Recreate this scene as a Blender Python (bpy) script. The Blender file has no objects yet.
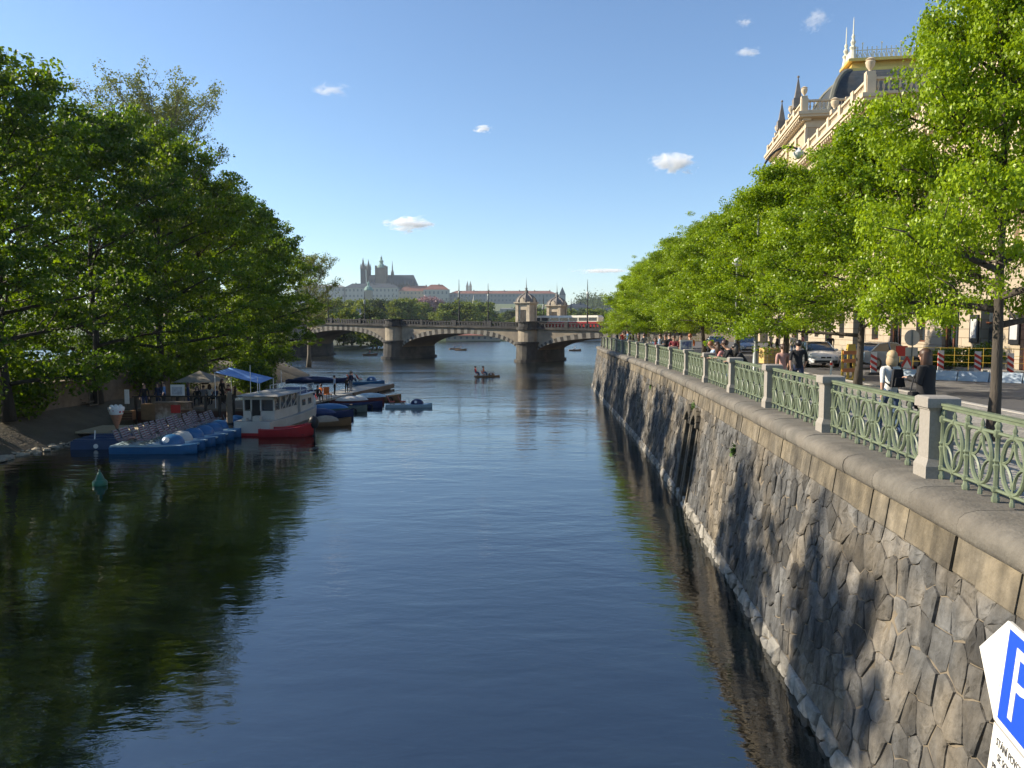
import bpy, bmesh, math, random
import numpy as np
from mathutils import Vector, Matrix
R = math.radians
PI = math.pi
sc = bpy.context.scene
col = sc.collection

# ------------------------------------------------------------------ camera
CAM_Z = 6.3
PITCH = R(4.17)
FPX = 770.0
cam_d = bpy.data.cameras.new('camera')
cam_d.sensor_width = 36.0
cam_d.lens = FPX / 1024 * 36.0
cam_d.clip_start = 0.1
cam_d.clip_end = 12000
cam = bpy.data.objects.new('camera', cam_d)
col.objects.link(cam)
cam.location = (0, 0, CAM_Z)
cam.rotation_euler = (R(90) - PITCH, 0, 0)
sc.camera = cam


def at(px, py, Y):
    """world point seen at a pixel of the photograph, Y metres ahead"""
    a = (px - 512) / FPX
    b = (384 - py) / FPX
    dy = math.cos(PITCH) + b * math.sin(PITCH)
    dz = -math.sin(PITCH) + b * math.cos(PITCH)
    t = Y / dy
    return Vector((a * t, Y, CAM_Z + dz * t))


def on(px, py, z=0.0):
    """world point on a level plane seen at a pixel"""
    a = (px - 512) / FPX
    b = (384 - py) / FPX
    dy = math.cos(PITCH) + b * math.sin(PITCH)
    dz = -math.sin(PITCH) + b * math.cos(PITCH)
    t = (z - CAM_Z) / dz
    return Vector((a * t, dy * t, z))


# ------------------------------------------------------------------ world, sun
SUN_EL = R(27)
SUN_AHEAD = R(9)                     # the sun stands to the left, this much ahead of square
sun_dir = Vector((-math.cos(SUN_AHEAD) * math.cos(SUN_EL), math.sin(SUN_AHEAD) * math.cos(SUN_EL), math.sin(SUN_EL)))
w = bpy.data.worlds.new('World')
sc.world = w
w.use_nodes = True
nt = w.node_tree
bg = nt.nodes['Background']
sky = nt.nodes.new('ShaderNodeTexSky')
sky.sky_type = 'NISHITA'
sky.sun_disc = False
sky.sun_elevation = SUN_EL
sky.sun_rotation = math.atan2(sun_dir.x, sun_dir.y)
sky.air_density = 1.0
sky.dust_density = 0.25
sky.ozone_density = 4.0
sky.altitude = 200
nt.links.new(sky.outputs[0], bg.inputs[0])
bg.inputs[1].default_value = 0.103
sun_l = bpy.data.lights.new('sun', 'SUN')
sun_l.energy = 4.8
sun_l.angle = R(0.53)
sun_l.color = (1.0, 0.88, 0.70)
sun = bpy.data.objects.new('sun', sun_l)
col.objects.link(sun)
sun.rotation_euler = (-sun_dir).to_track_quat('-Z', 'Y').to_euler()
sun.location = sun_dir * 80
sc.view_settings.view_transform = 'Standard'
sc.view_settings.look = 'None'
sc.view_settings.exposure = 0.92
sc.view_settings.gamma = 1.0
sc.view_settings.use_curve_mapping = False
sc.render.engine = 'CYCLES'
cy = sc.cycles
cy.use_denoising = True
try:
    cy.denoiser = 'OPENIMAGEDENOISE'
    cy.denoising_input_passes = 'RGB_ALBEDO_NORMAL'
    cy.denoising_prefilter = 'ACCURATE'
except Exception:
    pass
cy.max_bounces = 7
cy.diffuse_bounces = 3
cy.glossy_bounces = 3
cy.transmission_bounces = 3
cy.volume_bounces = 6
cy.transparent_max_bounces = 6
cy.caustics_reflective = False
cy.caustics_refractive = False
cy.sample_clamp_indirect = 6
cy.use_adaptive_sampling = True
cy.adaptive_threshold = 0.02

# ------------------------------------------------------------------ materials
MATS = {}


def node_mat(name):
    m = bpy.data.materials.new(name)
    m.use_nodes = True
    t = m.node_tree
    return m, t, t.nodes['Principled BSDF'], t.nodes, t.links


def mat(name, c, rough=0.75, var=0.22, scale=3.0, bump=0.0, bscale=None, metal=0.0, tint=0.0, stretch=None, c2=None, c2scale=0.6, c2amt=0.5, spec=0.5, streak=0.0):
    """a surface with uneven colour: fine noise, broad patches of a second colour, per-face tint, relief"""
    if name in MATS:
        return MATS[name]
    m, t, b, N, L = node_mat(name)
    b.inputs['Roughness'].default_value = rough
    b.inputs['Metallic'].default_value = metal
    b.inputs['Specular IOR Level'].default_value = spec
    tc = N.new('ShaderNodeTexCoord')
    src = tc.outputs['Object']
    if stretch:
        mp = N.new('ShaderNodeMapping')
        mp.inputs['Scale'].default_value = stretch
        L.new(src, mp.inputs[0])
        src = mp.outputs[0]
    nz = N.new('ShaderNodeTexNoise')
    nz.inputs['Scale'].default_value = scale
    nz.inputs['Detail'].default_value = 6
    nz.inputs['Roughness'].default_value = 0.65
    L.new(src, nz.inputs['Vector'])
    mr = N.new('ShaderNodeMapRange')
    mr.inputs[1].default_value = 0.25
    mr.inputs[2].default_value = 0.75
    mr.inputs[3].default_value = 1 - var
    mr.inputs[4].default_value = 1 + var
    L.new(nz.outputs[0], mr.inputs[0])
    colr = N.new('ShaderNodeRGB')
    colr.outputs[0].default_value = (*c, 1)
    cur = colr.outputs[0]
    if c2:
        n2 = N.new('ShaderNodeTexNoise')
        n2.inputs['Scale'].default_value = c2scale
        n2.inputs['Detail'].default_value = 5
        L.new(tc.outputs['Object'], n2.inputs['Vector'])
        r2 = N.new('ShaderNodeMapRange')
        r2.inputs[1].default_value = 0.42
        r2.inputs[2].default_value = 0.66
        r2.inputs[3].default_value = 0
        r2.inputs[4].default_value = c2amt
        L.new(n2.outputs[0], r2.inputs[0])
        mx = N.new('ShaderNodeMix')
        mx.data_type = 'RGBA'
        mx.inputs[7].default_value = (*c2, 1)
        L.new(cur, mx.inputs[6])
        L.new(r2.outputs[0], mx.inputs[0])
        cur = mx.outputs[2]
    if tint:
        a = N.new('ShaderNodeAttribute')
        a.attribute_name = 'tint'
        r3 = N.new('ShaderNodeMapRange')
        r3.inputs[3].default_value = 1 - tint
        r3.inputs[4].default_value = 1 + tint
        L.new(a.outputs['Fac'], r3.inputs[0])
        v3 = N.new('ShaderNodeVectorMath')
        v3.operation = 'SCALE'
        L.new(cur, v3.inputs[0])
        L.new(r3.outputs[0], v3.inputs['Scale'])
        cur = v3.outputs[0]
    if streak:
        mp = N.new('ShaderNodeMapping')
        mp.inputs['Scale'].default_value = (2.2, 2.2, 0.12)
        L.new(tc.outputs['Object'], mp.inputs[0])
        n4 = N.new('ShaderNodeTexNoise')
        n4.inputs['Scale'].default_value = 2.0
        n4.inputs['Detail'].default_value = 4
        L.new(mp.outputs[0], n4.inputs['Vector'])
        r4 = N.new('ShaderNodeMapRange')
        r4.inputs[1].default_value = 0.4
        r4.inputs[2].default_value = 0.7
        r4.inputs[3].default_value = 1.0
        r4.inputs[4].default_value = 1 - streak
        L.new(n4.outputs[0], r4.inputs[0])
        v4 = N.new('ShaderNodeVectorMath')
        v4.operation = 'SCALE'
        L.new(cur, v4.inputs[0])
        L.new(r4.outputs[0], v4.inputs['Scale'])
        cur = v4.outputs[0]
    vm = N.new('ShaderNodeVectorMath')
    vm.operation = 'SCALE'
    L.new(cur, vm.inputs[0])
    L.new(mr.outputs[0], vm.inputs['Scale'])
    L.new(vm.outputs[0], b.inputs['Base Color'])
    if bump:
        nb = N.new('ShaderNodeTexNoise')
        nb.inputs['Scale'].default_value = bscale or scale * 4
        nb.inputs['Detail'].default_value = 5
        L.new(src, nb.inputs['Vector'])
        bp = N.new('ShaderNodeBump')
        bp.inputs['Strength'].default_value = 1.0
        bp.inputs['Distance'].default_value = bump
        L.new(nb.outputs[0], bp.inputs['Height'])
        L.new(bp.outputs[0], b.inputs['Normal'])
    MATS[name] = m
    return m


def leaf_mat(name, dark, light, trans=(0.5, 0.75, 0.1), tamt=0.45, rough=0.45):
    m, t, b, N, L = node_mat(name)
    at_ = N.new('ShaderNodeAttribute')
    at_.attribute_name = 'tint'
    oi = N.new('ShaderNodeObjectInfo')
    mx = N.new('ShaderNodeMix')
    mx.data_type = 'RGBA'
    mx.inputs[6].default_value = (*dark, 1)
    mx.inputs[7].default_value = (*light, 1)
    ad = N.new('ShaderNodeMath')
    ad.operation = 'MULTIPLY_ADD'
    ad.inputs[1].default_value = 0.35
    L.new(oi.outputs['Random'], ad.inputs[0])
    L.new(at_.outputs['Fac'], ad.inputs[2])
    sb = N.new('ShaderNodeMath')
    sb.operation = 'SUBTRACT'
    sb.use_clamp = True
    sb.inputs[1].default_value = 0.17
    L.new(ad.outputs[0], sb.inputs[0])
    L.new(sb.outputs[0], mx.inputs[0])
    L.new(mx.outputs[2], b.inputs['Base Color'])
    b.inputs['Roughness'].default_value = rough
    b.inputs['Specular IOR Level'].default_value = 0.35
    tr = N.new('ShaderNodeBsdfTranslucent')
    mt = N.new('ShaderNodeMix')
    mt.data_type = 'RGBA'
    mt.blend_type = 'MULTIPLY'
    mt.inputs[0].default_value = 1.0
    L.new(mx.outputs[2], mt.inputs[6])
    mt.inputs[7].default_value = (trans[0] * 4, trans[1] * 2.4, trans[2] * 4, 1)
    L.new(mt.outputs[2], tr.inputs[0])
    ms = N.new('ShaderNodeMixShader')
    ms.inputs[0].default_value = tamt
    L.new(b.outputs[0], ms.inputs[1])
    L.new(tr.outputs[0], ms.inputs[2])
    L.new(ms.outputs[0], N['Material Output'].inputs['Surface'])
    return m


def glass_mat(name, c=(0.03, 0.04, 0.05), rough=0.08):
    m, t, b, N, L = node_mat(name)
    b.inputs['Base Color'].default_value = (*c, 1)
    b.inputs['Roughness'].default_value = rough
    b.inputs['Specular IOR Level'].default_value = 0.8
    return m


# ------------------------------------------------------------------ mesh helpers
class MB:
    def __init__(s):
        s.v, s.f, s.m = [], [], []
        s.T = None

    def add(s, vs, fs, mi=0):
        o = len(s.v)
        if s.T is not None:
            vs = [tuple(s.T @ Vector(p)) for p in vs]
        s.v += [tuple(p) for p in vs]
        for k, f in enumerate(fs):
            s.f.append(tuple(i + o for i in f))
            s.m.append(mi if isinstance(mi, int) else mi[k])
        return s

    def box(s, x0, x1, y0, y1, z0, z1, mi=0, tx=0.0, ty=0.0):
        """box; tx, ty draw the top in"""
        vs = [(x0, y0, z0), (x1, y0, z0), (x1, y1, z0), (x0, y1, z0),
              (x0 + tx, y0 + ty, z1), (x1 - tx, y0 + ty, z1), (x1 - tx, y1 - ty, z1), (x0 + tx, y1 - ty, z1)]
        return s.add(vs, [(3, 2, 1, 0), (4, 5, 6, 7), (0, 1, 5, 4), (1, 2, 6, 5), (2, 3, 7, 6), (3, 0, 4, 7)], mi)

    def cbox(s, x, y, z0, sx, sy, sz, mi=0, tx=0.0, ty=0.0):
        return s.box(x - sx / 2, x + sx / 2, y - sy / 2, y + sy / 2, z0, z0 + sz, mi, tx, ty)

    def tube(s, pts, rad, n=6, mi=0, cap=True):
        pts = [Vector(p) for p in pts]
        if not isinstance(rad, (list, tuple)):
            rad = [rad] * len(pts)
        vs = []
        prev = None
        for i, p in enumerate(pts):
            d = (pts[min(i + 1, len(pts) - 1)] - pts[max(i - 1, 0)])
            if d.length < 1e-9:
                d = Vector((0, 0, 1))
            d.normalize()
            if prev is None:
                a = d.orthogonal().normalized()
            else:
                a = (prev - d * prev.dot(d))
                a = a.normalized() if a.length > 1e-6 else d.orthogonal().normalized()
            prev = a
            b = d.cross(a)
            for k in range(n):
                t = 2 * PI * k / n
                vs.append(p + (a * math.cos(t) + b * math.sin(t)) * rad[i])
        fs = []
        for i in range(len(pts) - 1):
            for k in range(n):
                k2 = (k + 1) % n
                fs.append((i * n + k, i * n + k2, (i + 1) * n + k2, (i + 1) * n + k))
        if cap:
            fs.append(tuple(reversed(range(n))))
            fs.append(tuple((len(pts) - 1) * n + k for k in range(n)))
        return s.add(vs, fs, mi)

    def lathe(s, prof, c=(0, 0, 0), n=12, mi=0, sx=1.0, sy=1.0, a0=0.0):
        vs = []
        for r, z in prof:
            for k in range(n):
                t = a0 + 2 * PI * k / n
                vs.append((c[0] + r * sx * math.cos(t), c[1] + r * sy * math.sin(t), c[2] + z))
        fs = []
        m = len(prof)
        for i in range(m - 1):
            for k in range(n):
                k2 = (k + 1) % n
                fs.append((i * n + k, i * n + k2, (i + 1) * n + k2, (i + 1) * n + k))
        fs.append(tuple(reversed(range(n))))
        fs.append(tuple((m - 1) * n + k for k in range(n)))
        return s.add(vs, fs, mi)

    def ball(s, c, r, n=8, mi=0, sz=1.0, sx=1.0, sy=1.0):
        m = max(4, n // 2 + 1)
        prof = [(r * math.sin(PI * (0.02 + 0.96 * i / (m - 1))), -r * sz * math.cos(PI * (0.02 + 0.96 * i / (m - 1)))) for i in range(m)]
        return s.lathe(prof, c, n, mi, sx, sy)

    def prism(s, poly, z0, z1, mi=0, inset=0.0):
        """extrude an xy polygon"""
        n = len(poly)
        cx = sum(p[0] for p in poly) / n
        cy_ = sum(p[1] for p in poly) / n
        vs = [(x, y, z0) for x, y in poly] + [(x + (cx - x) * inset, y + (cy_ - y) * inset, z1) for x, y in poly]
        fs = [tuple(reversed(range(n))), tuple(range(n, 2 * n))]
        for i in range(n):
            j = (i + 1) % n
            fs.append((i, j, n + j, n + i))
        return s.add(vs, fs, mi)

    def sheet(s, pts, mi=0):
        return s.add(pts, [tuple(range(len(pts)))], mi)

    def build(s, name, mats, parent=None, smooth=False, loc=None, rz=0.0):
        me = bpy.data.meshes.new(name)
        me.from_pydata(s.v, [], s.f)
        if not isinstance(mats, (list, tuple)):
            mats = [mats]
        for m in mats:
            me.materials.append(m)
        if len(mats) > 1:
            me.polygons.foreach_set('material_index', s.m)
        if smooth:
            me.polygons.foreach_set('use_smooth', [True] * len(me.polygons))
            try:
                me.set_sharp_from_angle(angle=R(42))
            except Exception:
                pass
        me.update()
        o = bpy.data.objects.new(name, me)
        col.objects.link(o)
        if parent:
            o.parent = parent
        if loc is not None:
            o.location = loc
        o.rotation_euler.z = rz
        return o


def tag(o, label=None, cat=None, group=None, kind=None):
    if label:
        o['label'] = label
    if cat:
        o['category'] = cat
    if group:
        o['group'] = group
    if kind:
        o['kind'] = kind
    return o


def thing(name, label, cat, loc=(0, 0, 0), rz=0.0, group=None):
    o = bpy.data.objects.new(name, None)
    o.empty_display_size = 0.3
    col.objects.link(o)
    o.location = loc
    o.rotation_euler.z = rz
    return tag(o, label, cat, group)


def kids(o):
    return [c for c in o.children]


def copy_tree(o, parent=None, label=None, loc=None, rz=None, group=None):
    c = o.copy()
    col.objects.link(c)
    c.parent = parent
    if label:
        c['label'] = label
    if group:
        c['group'] = group
    if loc is not None:
        c.location = loc
    if rz is not None:
        c.rotation_euler.z = rz
    for ch in kids(o):
        copy_tree(ch, c)
    return c


def recolour(o, slot, m):
    """give this copy its own material in one slot without touching the shared mesh"""
    if o.type == 'MESH' and slot < len(o.material_slots):
        o.material_slots[slot].link = 'OBJECT'
        o.material_slots[slot].material = m


def struct(o):
    o['kind'] = 'structure'
    return o


def np_mesh(name, verts, quads, mats, tint=None, mi=None, smooth=False):
    me = bpy.data.meshes.new(name)
    nv, nf = len(verts), len(quads)
    k = quads.shape[1]
    me.vertices.add(nv)
    me.vertices.foreach_set('co', np.ascontiguousarray(verts, dtype=np.float32).ravel())
    me.loops.add(nf * k)
    me.loops.foreach_set('vertex_index', np.ascontiguousarray(quads, dtype=np.int32).ravel())
    me.polygons.add(nf)
    me.polygons.foreach_set('loop_start', np.arange(0, nf * k, k, dtype=np.int32))
    try:
        me.polygons.foreach_set('loop_total', np.full(nf, k, dtype=np.int32))
    except Exception:
        pass
    for m in mats:
        me.materials.append(m)
    if mi is not None:
        me.polygons.foreach_set('material_index', mi.astype(np.int32))
    me.update(calc_edges=True)
    if tint is not None:
        a = me.attributes.new('tint', 'FLOAT', 'FACE')
        a.data.foreach_set('value', tint.astype(np.float32))
    if smooth:
        me.polygons.foreach_set('use_smooth', np.ones(nf, dtype=bool))
    return me


def holed(mb, y0, y1, z0, z1, opens, depth=0.25, mi=0, back=None, x=0.0, s=-1):
    """a wall face in the plane x, with real openings (ya, yb, za, zb) that have reveals and a recessed back"""
    ys = sorted({y0, y1, *[v for o in opens for v in o[:2]]})
    zs = sorted({z0, z1, *[v for o in opens for v in o[2:4]]})
    ys = [v for v in ys if y0 <= v <= y1]
    zs = [v for v in zs if z0 <= v <= z1]
    for i in range(len(ys) - 1):
        for j in range(len(zs) - 1):
            cy_, cz = (ys[i] + ys[i + 1]) / 2, (zs[j] + zs[j + 1]) / 2
            if any(o[0] < cy_ < o[1] and o[2] < cz < o[3] for o in opens):
                continue
            mb.sheet([(x, ys[i], zs[j]), (x, ys[i + 1], zs[j]), (x, ys[i + 1], zs[j + 1]), (x, ys[i], zs[j + 1])], mi)
    xd = x - s * depth
    for a, b, c, d in opens:
        mb.sheet([(x, a, c), (x, b, c), (xd, b, c), (xd, a, c)], mi)
        mb.sheet([(x, a, d), (x, b, d), (xd, b, d), (xd, a, d)], mi)
        mb.sheet([(x, a, c), (x, a, d), (xd, a, d), (xd, a, c)], mi)
        mb.sheet([(x, b, c), (x, b, d), (xd, b, d), (xd, b, c)], mi)
        if back is not None:
            mb.sheet([(xd, a, c), (xd, b, c), (xd, b, d), (xd, a, d)], back)


rnd = random.Random(7)
M_STONE_DARK = mat('dark_stone', (0.13, 0.125, 0.12), 0.85, 0.3, 2.0, 0.01)
M_BARK = mat('bark', (0.058, 0.048, 0.038), 0.9, 0.35, 6, 0.02, 18, stretch=(1, 1, 0.35))
M_BARK_DARK = mat('dark_bark', (0.045, 0.038, 0.03), 0.9, 0.35, 4, 0.02, 14, stretch=(1, 1, 0.35))
M_WHITE = mat('white_paint', (0.72, 0.72, 0.70), 0.45, 0.08, 5)
M_BLACK = mat('black_paint', (0.015, 0.015, 0.017), 0.5, 0.2, 5)
M_GREYMETAL = mat('grey_metal', (0.22, 0.24, 0.23), 0.45, 0.15, 5, metal=0.3)
M_GLASS = glass_mat('window_glass')
# ================================================================== water and ground
def build_water():
    m, t, b, N, L = node_mat('river_water')
    b.inputs['Base Color'].default_value = (0.0035, 0.0065, 0.0060, 1)
    b.inputs['Roughness'].default_value = 0.035
    b.inputs['IOR'].default_value = 2.5
    tc = N.new('ShaderNodeTexCoord')

    def noise(scale, sx, sy, rot, det=3, rough=0.55):
        mp = N.new('ShaderNodeMapping')
        mp.inputs['Rotation'].default_value = (0, 0, rot)
        mp.inputs['Scale'].default_value = (sx, sy, 1)
        L.new(tc.outputs['Object'], mp.inputs[0])
        n = N.new('ShaderNodeTexNoise')
        n.inputs['Scale'].default_value = scale
        n.inputs['Detail'].default_value = det
        n.inputs['Roughness'].default_value = rough
        n.inputs['Distortion'].default_value = 0.4
        L.new(mp.outputs[0], n.inputs['Vector'])
        return n.outputs[0]
    patches = noise(0.05, 0.8, 1.6, 0.2, 2)
    amp = N.new('ShaderNodeMapRange')
    amp.inputs[1].default_value = 0.35
    amp.inputs[2].default_value = 0.65
    amp.inputs[3].default_value = 0.40
    amp.inputs[4].default_value = 1.35
    L.new(patches, amp.inputs[0])
    parts = []
    for (s, sx, sy, rot, det, k) in ((0.45, 0.7, 1.5, 0.15, 2, 0.085), (1.7, 0.6, 1.3, -0.3, 3, 0.034), (5.0, 0.7, 1.2, 0.4, 3, 0.012)):
        mu = N.new('ShaderNodeMath')
        mu.operation = 'MULTIPLY'
        mu.inputs[1].default_value = k
        L.new(noise(s, sx, sy, rot, det), mu.inputs[0])
        parts.append(mu.outputs[0])
    a1 = N.new('ShaderNodeMath')
    L.new(parts[0], a1.inputs[0])
    L.new(parts[1], a1.inputs[1])
    a2 = N.new('ShaderNodeMath')
    L.new(a1.outputs[0], a2.inputs[0])
    L.new(parts[2], a2.inputs[1])
    mm = N.new('ShaderNodeMath')
    mm.operation = 'MULTIPLY'
    L.new(a2.outputs[0], mm.inputs[0])
    L.new(amp.outputs[0], mm.inputs[1])
    bp = N.new('ShaderNodeBump')
    bp.inputs['Strength'].default_value = 1.0
    bp.inputs['Distance'].default_value = WAVE
    # the reach towards the bridge is more ruffled by wind than the sheltered water near the wall
    sp = N.new('ShaderNodeSeparateXYZ')
    L.new(tc.outputs['Object'], sp.inputs[0])
    fy = N.new('ShaderNodeMapRange')
    fy.inputs[1].default_value = 12
    fy.inputs[2].default_value = 150
    fy.inputs[3].default_value = 0.0
    fy.inputs[4].default_value = 1.0
    L.new(sp.outputs[1], fy.inputs[0])
    fp = N.new('ShaderNodeMath')
    fp.operation = 'POWER'
    fp.inputs[1].default_value = 1.8
    L.new(fy.outputs[0], fp.inputs[0])
    fq = N.new('ShaderNodeMath')
    fq.operation = 'MULTIPLY_ADD'
    fq.inputs[1].default_value = 3.3
    fq.inputs[2].default_value = 0.62
    L.new(fp.outputs[0], fq.inputs[0])
    mf = N.new('ShaderNodeMath')
    mf.operation = 'MULTIPLY'
    L.new(mm.outputs[0], mf.inputs[0])
    L.new(fq.outputs[0], mf.inputs[1])
    fr = N.new('ShaderNodeMapRange')
    fr.inputs[1].default_value = 15
    fr.inputs[2].default_value = 160
    fr.inputs[3].default_value = 0.03
    fr.inputs[4].default_value = 0.17
    L.new(sp.outputs[1], fr.inputs[0])
    L.new(fr.outputs[0], b.inputs['Roughness'])
    L.new(mf.outputs[0], bp.inputs['Height'])
    L.new(bp.outputs[0], b.inputs['Normal'])
    mb = MB()
    mb.sheet([(-4500, -300, 0), (4500, -300, 0), (4500, 4500, 0), (-4500, 4500, 0)])
    struct(mb.build('river', m))


WAVE = 0.5
build_water()

# quay line: x of the railing at a distance y
QY = [-12, 0, 5, 10, 15, 20, 25, 30, 37, 46, 60, 80, 84]
QX = [3.4, 4.6, 5.1, 5.57, 6.05, 6.5, 6.93, 7.3, 7.65, 8.05, 8.6, 9.45, 9.75]
_co = np.polyfit(QY, QX, 4)


def qx(y):
    return float(np.interp(y, _qy_s, _qx_s))


_qy_s = np.linspace(-12, 84, 400)
_qx_s = np.polyval(_co, _qy_s)
# arclength table
_ds = np.hypot(np.diff(_qx_s), np.diff(_qy_s))
_s = np.concatenate([[0], np.cumsum(_ds)])
S_OF_Y10 = float(np.interp(10.1, _qy_s, _s))
S_END = float(_s[-1])


def path(s):
    """point and outward (river-side) normal on the railing line"""
    y = float(np.interp(s, _s, _qy_s))
    x = float(np.interp(s, _s, _qx_s))
    e = 0.3
    dx = float(np.interp(s + e, _s, _qx_s) - np.interp(s - e, _s, _qx_s))
    dy = float(np.interp(s + e, _s, _qy_s) - np.interp(s - e, _s, _qy_s))
    l = math.hypot(dx, dy)
    return Vector((x, y, 0)), Vector((-dy / l, dx / l, 0))


QZ = 4.33                              # top of the coping


def wall_pt(s, z, off=0.0):
    """point on the battered wall face; off = out from the face towards the river"""
    p, n = path(s)
    batter = 0.42 + (3.9 - z) / 3.9 * 0.55
    q = p + n * (batter + off)
    return (q.x, q.y, z)


# ground sheets ----------------------------------------------------------
M_PAVE = None


def paving_material(name, c1, c2, mortar, bw, bh, bump=0.01):
    m, t, b, N, L = node_mat(name)
    tc = N.new('ShaderNodeTexCoord')
    mp = N.new('ShaderNodeMapping')
    mp.inputs['Rotation'].default_value = (0, 0, R(-82))
    L.new(tc.outputs['Object'], mp.inputs[0])
    br = N.new('ShaderNodeTexBrick')
    br.inputs['Scale'].default_value = 1.0
    br.inputs['Brick Width'].default_value = bw
    br.inputs['Row Height'].default_value = bh
    br.inputs['Mortar Size'].default_value = 0.008
    br.inputs['Color1'].default_value = (*c1, 1)
    br.inputs['Color2'].default_value = (*c2, 1)
    br.inputs['Mortar'].default_value = (*mortar, 1)
    L.new(mp.outputs[0], br.inputs['Vector'])
    nz = N.new('ShaderNodeTexNoise')
    nz.inputs['Scale'].default_value = 0.7
    nz.inputs['Detail'].default_value = 6
    L.new(tc.outputs['Object'], nz.inputs['Vector'])
    mr = N.new('ShaderNodeMapRange')
    mr.inputs[1].default_value = 0.3
    mr.inputs[2].default_value = 0.7
    mr.inputs[3].default_value = 0.75
    mr.inputs[4].default_value = 1.15
    L.new(nz.outputs[0], mr.inputs[0])
    vm = N.new('ShaderNodeVectorMath')
    vm.operation = 'SCALE'
    L.new(br.outputs[0], vm.inputs[0])
    L.new(mr.outputs[0], vm.inputs['Scale'])
    L.new(vm.outputs[0], b.inputs['Base Color'])
    bp = N.new('ShaderNodeBump')
    bp.inputs['Distance'].default_value = bump
    L.new(br.outputs['Fac'], bp.inputs['Height'])
    bp.invert = True
    L.new(bp.outputs[0], b.inputs['Normal'])
    b.inputs['Roughness'].default_value = 0.85
    return m


M_COBBLE = paving_material('mosaic_paving', (0.42, 0.39, 0.34), (0.27, 0.26, 0.24), (0.16, 0.15, 0.13), 0.14, 0.12)
M_SETTS = paving_material('tramway_setts', (0.20, 0.19, 0.18), (0.13, 0.13, 0.125), (0.07, 0.07, 0.065), 0.2, 0.14)
M_ASPHALT = mat('asphalt', (0.075, 0.075, 0.078), 0.85, 0.25, 1.2, 0.004, 60, c2=(0.11, 0.105, 0.10), c2scale=0.3)
M_KERB = mat('granite_kerb', (0.36, 0.345, 0.32), 0.8, 0.15, 4, 0.004)


def strip(name, x0, x1, y0, y1, z0, z1, m, step=2.0, side=0):
    """ground strip that follows the quay line; x given as metres inland of the railing"""
    mb = MB()
    n = max(1, int((y1 - y0) / step))
    ys = [y0 + (y1 - y0) * i / n for i in range(n + 1)]
    vs = []
    for y in ys:
        vs += [(qx(y) + x0, y, z1), (qx(y) + x1, y, z1), (qx(y) + x0, y, z0), (qx(y) + x1, y, z0)]
    fs = []
    for i in range(n):
        a, b = i * 4, i * 4 + 4
        fs += [(a, a + 1, b + 1, b), (a + 2, a, b, b + 2), (a + 1, a + 3, b + 3, b + 1)]
    mb.add(vs, fs)
    return struct(mb.build(name, m))


GZ = 4.15
strip('quay_pavement', -0.02, 6.3, -12, 84, 3.0, GZ, M_COBBLE)
strip('kerb', 6.3, 6.5, -12, 84, 3.0, GZ + 0.02, M_KERB)
strip('road', 6.5, 9.6, -12, 84, 3.0, GZ - 0.10, M_ASPHALT)
strip('tramway', 9.6, 13.4, -12, 84, 3.0, GZ - 0.096, M_SETTS)
strip('road', 13.4, 16.2, -12, 84, 3.0, GZ - 0.10, M_ASPHALT)
strip('kerb', 16.2, 16.4, -12, 84, 3.0, GZ + 0.02, M_KERB)
strip('theatre_pavement', 16.4, 60.0, -12, 84, 3.0, GZ, M_COBBLE)
mb = MB()
mb.prism([(9.75, 84), (12, 92), (18, 104), (32, 127), (420, 127), (420, 84)], 2.0, GZ - 0.05)
struct(mb.build('quay_ground', M_ASPHALT))
mb = MB()
mb.prism([(68, -12), (420, -12), (420, 84), (69.5, 84)], 2.0, GZ - 0.055)
struct(mb.build('city_ground', M_ASPHALT))
# continuation of the ground beyond the bridge, east bank
mb = MB()
mb.prism([(46, 150), (60, 170), (90, 330), (120, 520), (2600, 520), (2600, 127), (60, 127)], -1.0, GZ - 0.06)
struct(mb.build('east_bank_ground', M_ASPHALT))

# ================================================================== quay wall
M_WSTONE = mat('quay_masonry', (0.098, 0.098, 0.096), 0.92, 0.48, 3.2, 0.030, 14, tint=0.6, c2=(0.25, 0.195, 0.12), c2scale=0.6, c2amt=0.5, streak=0.5)
M_MORTAR = mat('wall_mortar', (0.17, 0.14, 0.10), 0.95, 0.3, 5, 0.01)
M_BAND = mat('sandstone_band', (0.165, 0.138, 0.095), 0.9, 0.5, 3.0, 0.022, 16, tint=0.3, c2=(0.13, 0.115, 0.09), c2scale=0.8, c2amt=0.8, streak=0.5)
M_COPING = mat('coping_stone', (0.14, 0.126, 0.104), 0.9, 0.34, 3.0, 0.014, 22, tint=0.14, c2=(0.12, 0.115, 0.10), c2scale=0.9, c2amt=0.6)
M_SHORE_STONE = mat('waterline_stone', (0.24, 0.225, 0.195), 0.85, 0.45, 4, 0.012, 20, tint=0.3)


def clip(poly, a, b, c):
    """keep the part of a polygon where a*x + b*y <= c"""
    out = []
    n = len(poly)
    for i in range(n):
        p, q = poly[i], poly[(i + 1) % n]
        dp, dq = a * p[0] + b * p[1] - c, a * q[0] + b * q[1] - c
        if dp <= 0:
            out.append(p)
        if (dp < 0 < dq) or (dq < 0 < dp):
            t = dp / (dp - dq)
            out.append((p[0] + (q[0] - p[0]) * t, p[1] + (q[1] - p[1]) * t))
    return out


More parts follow.
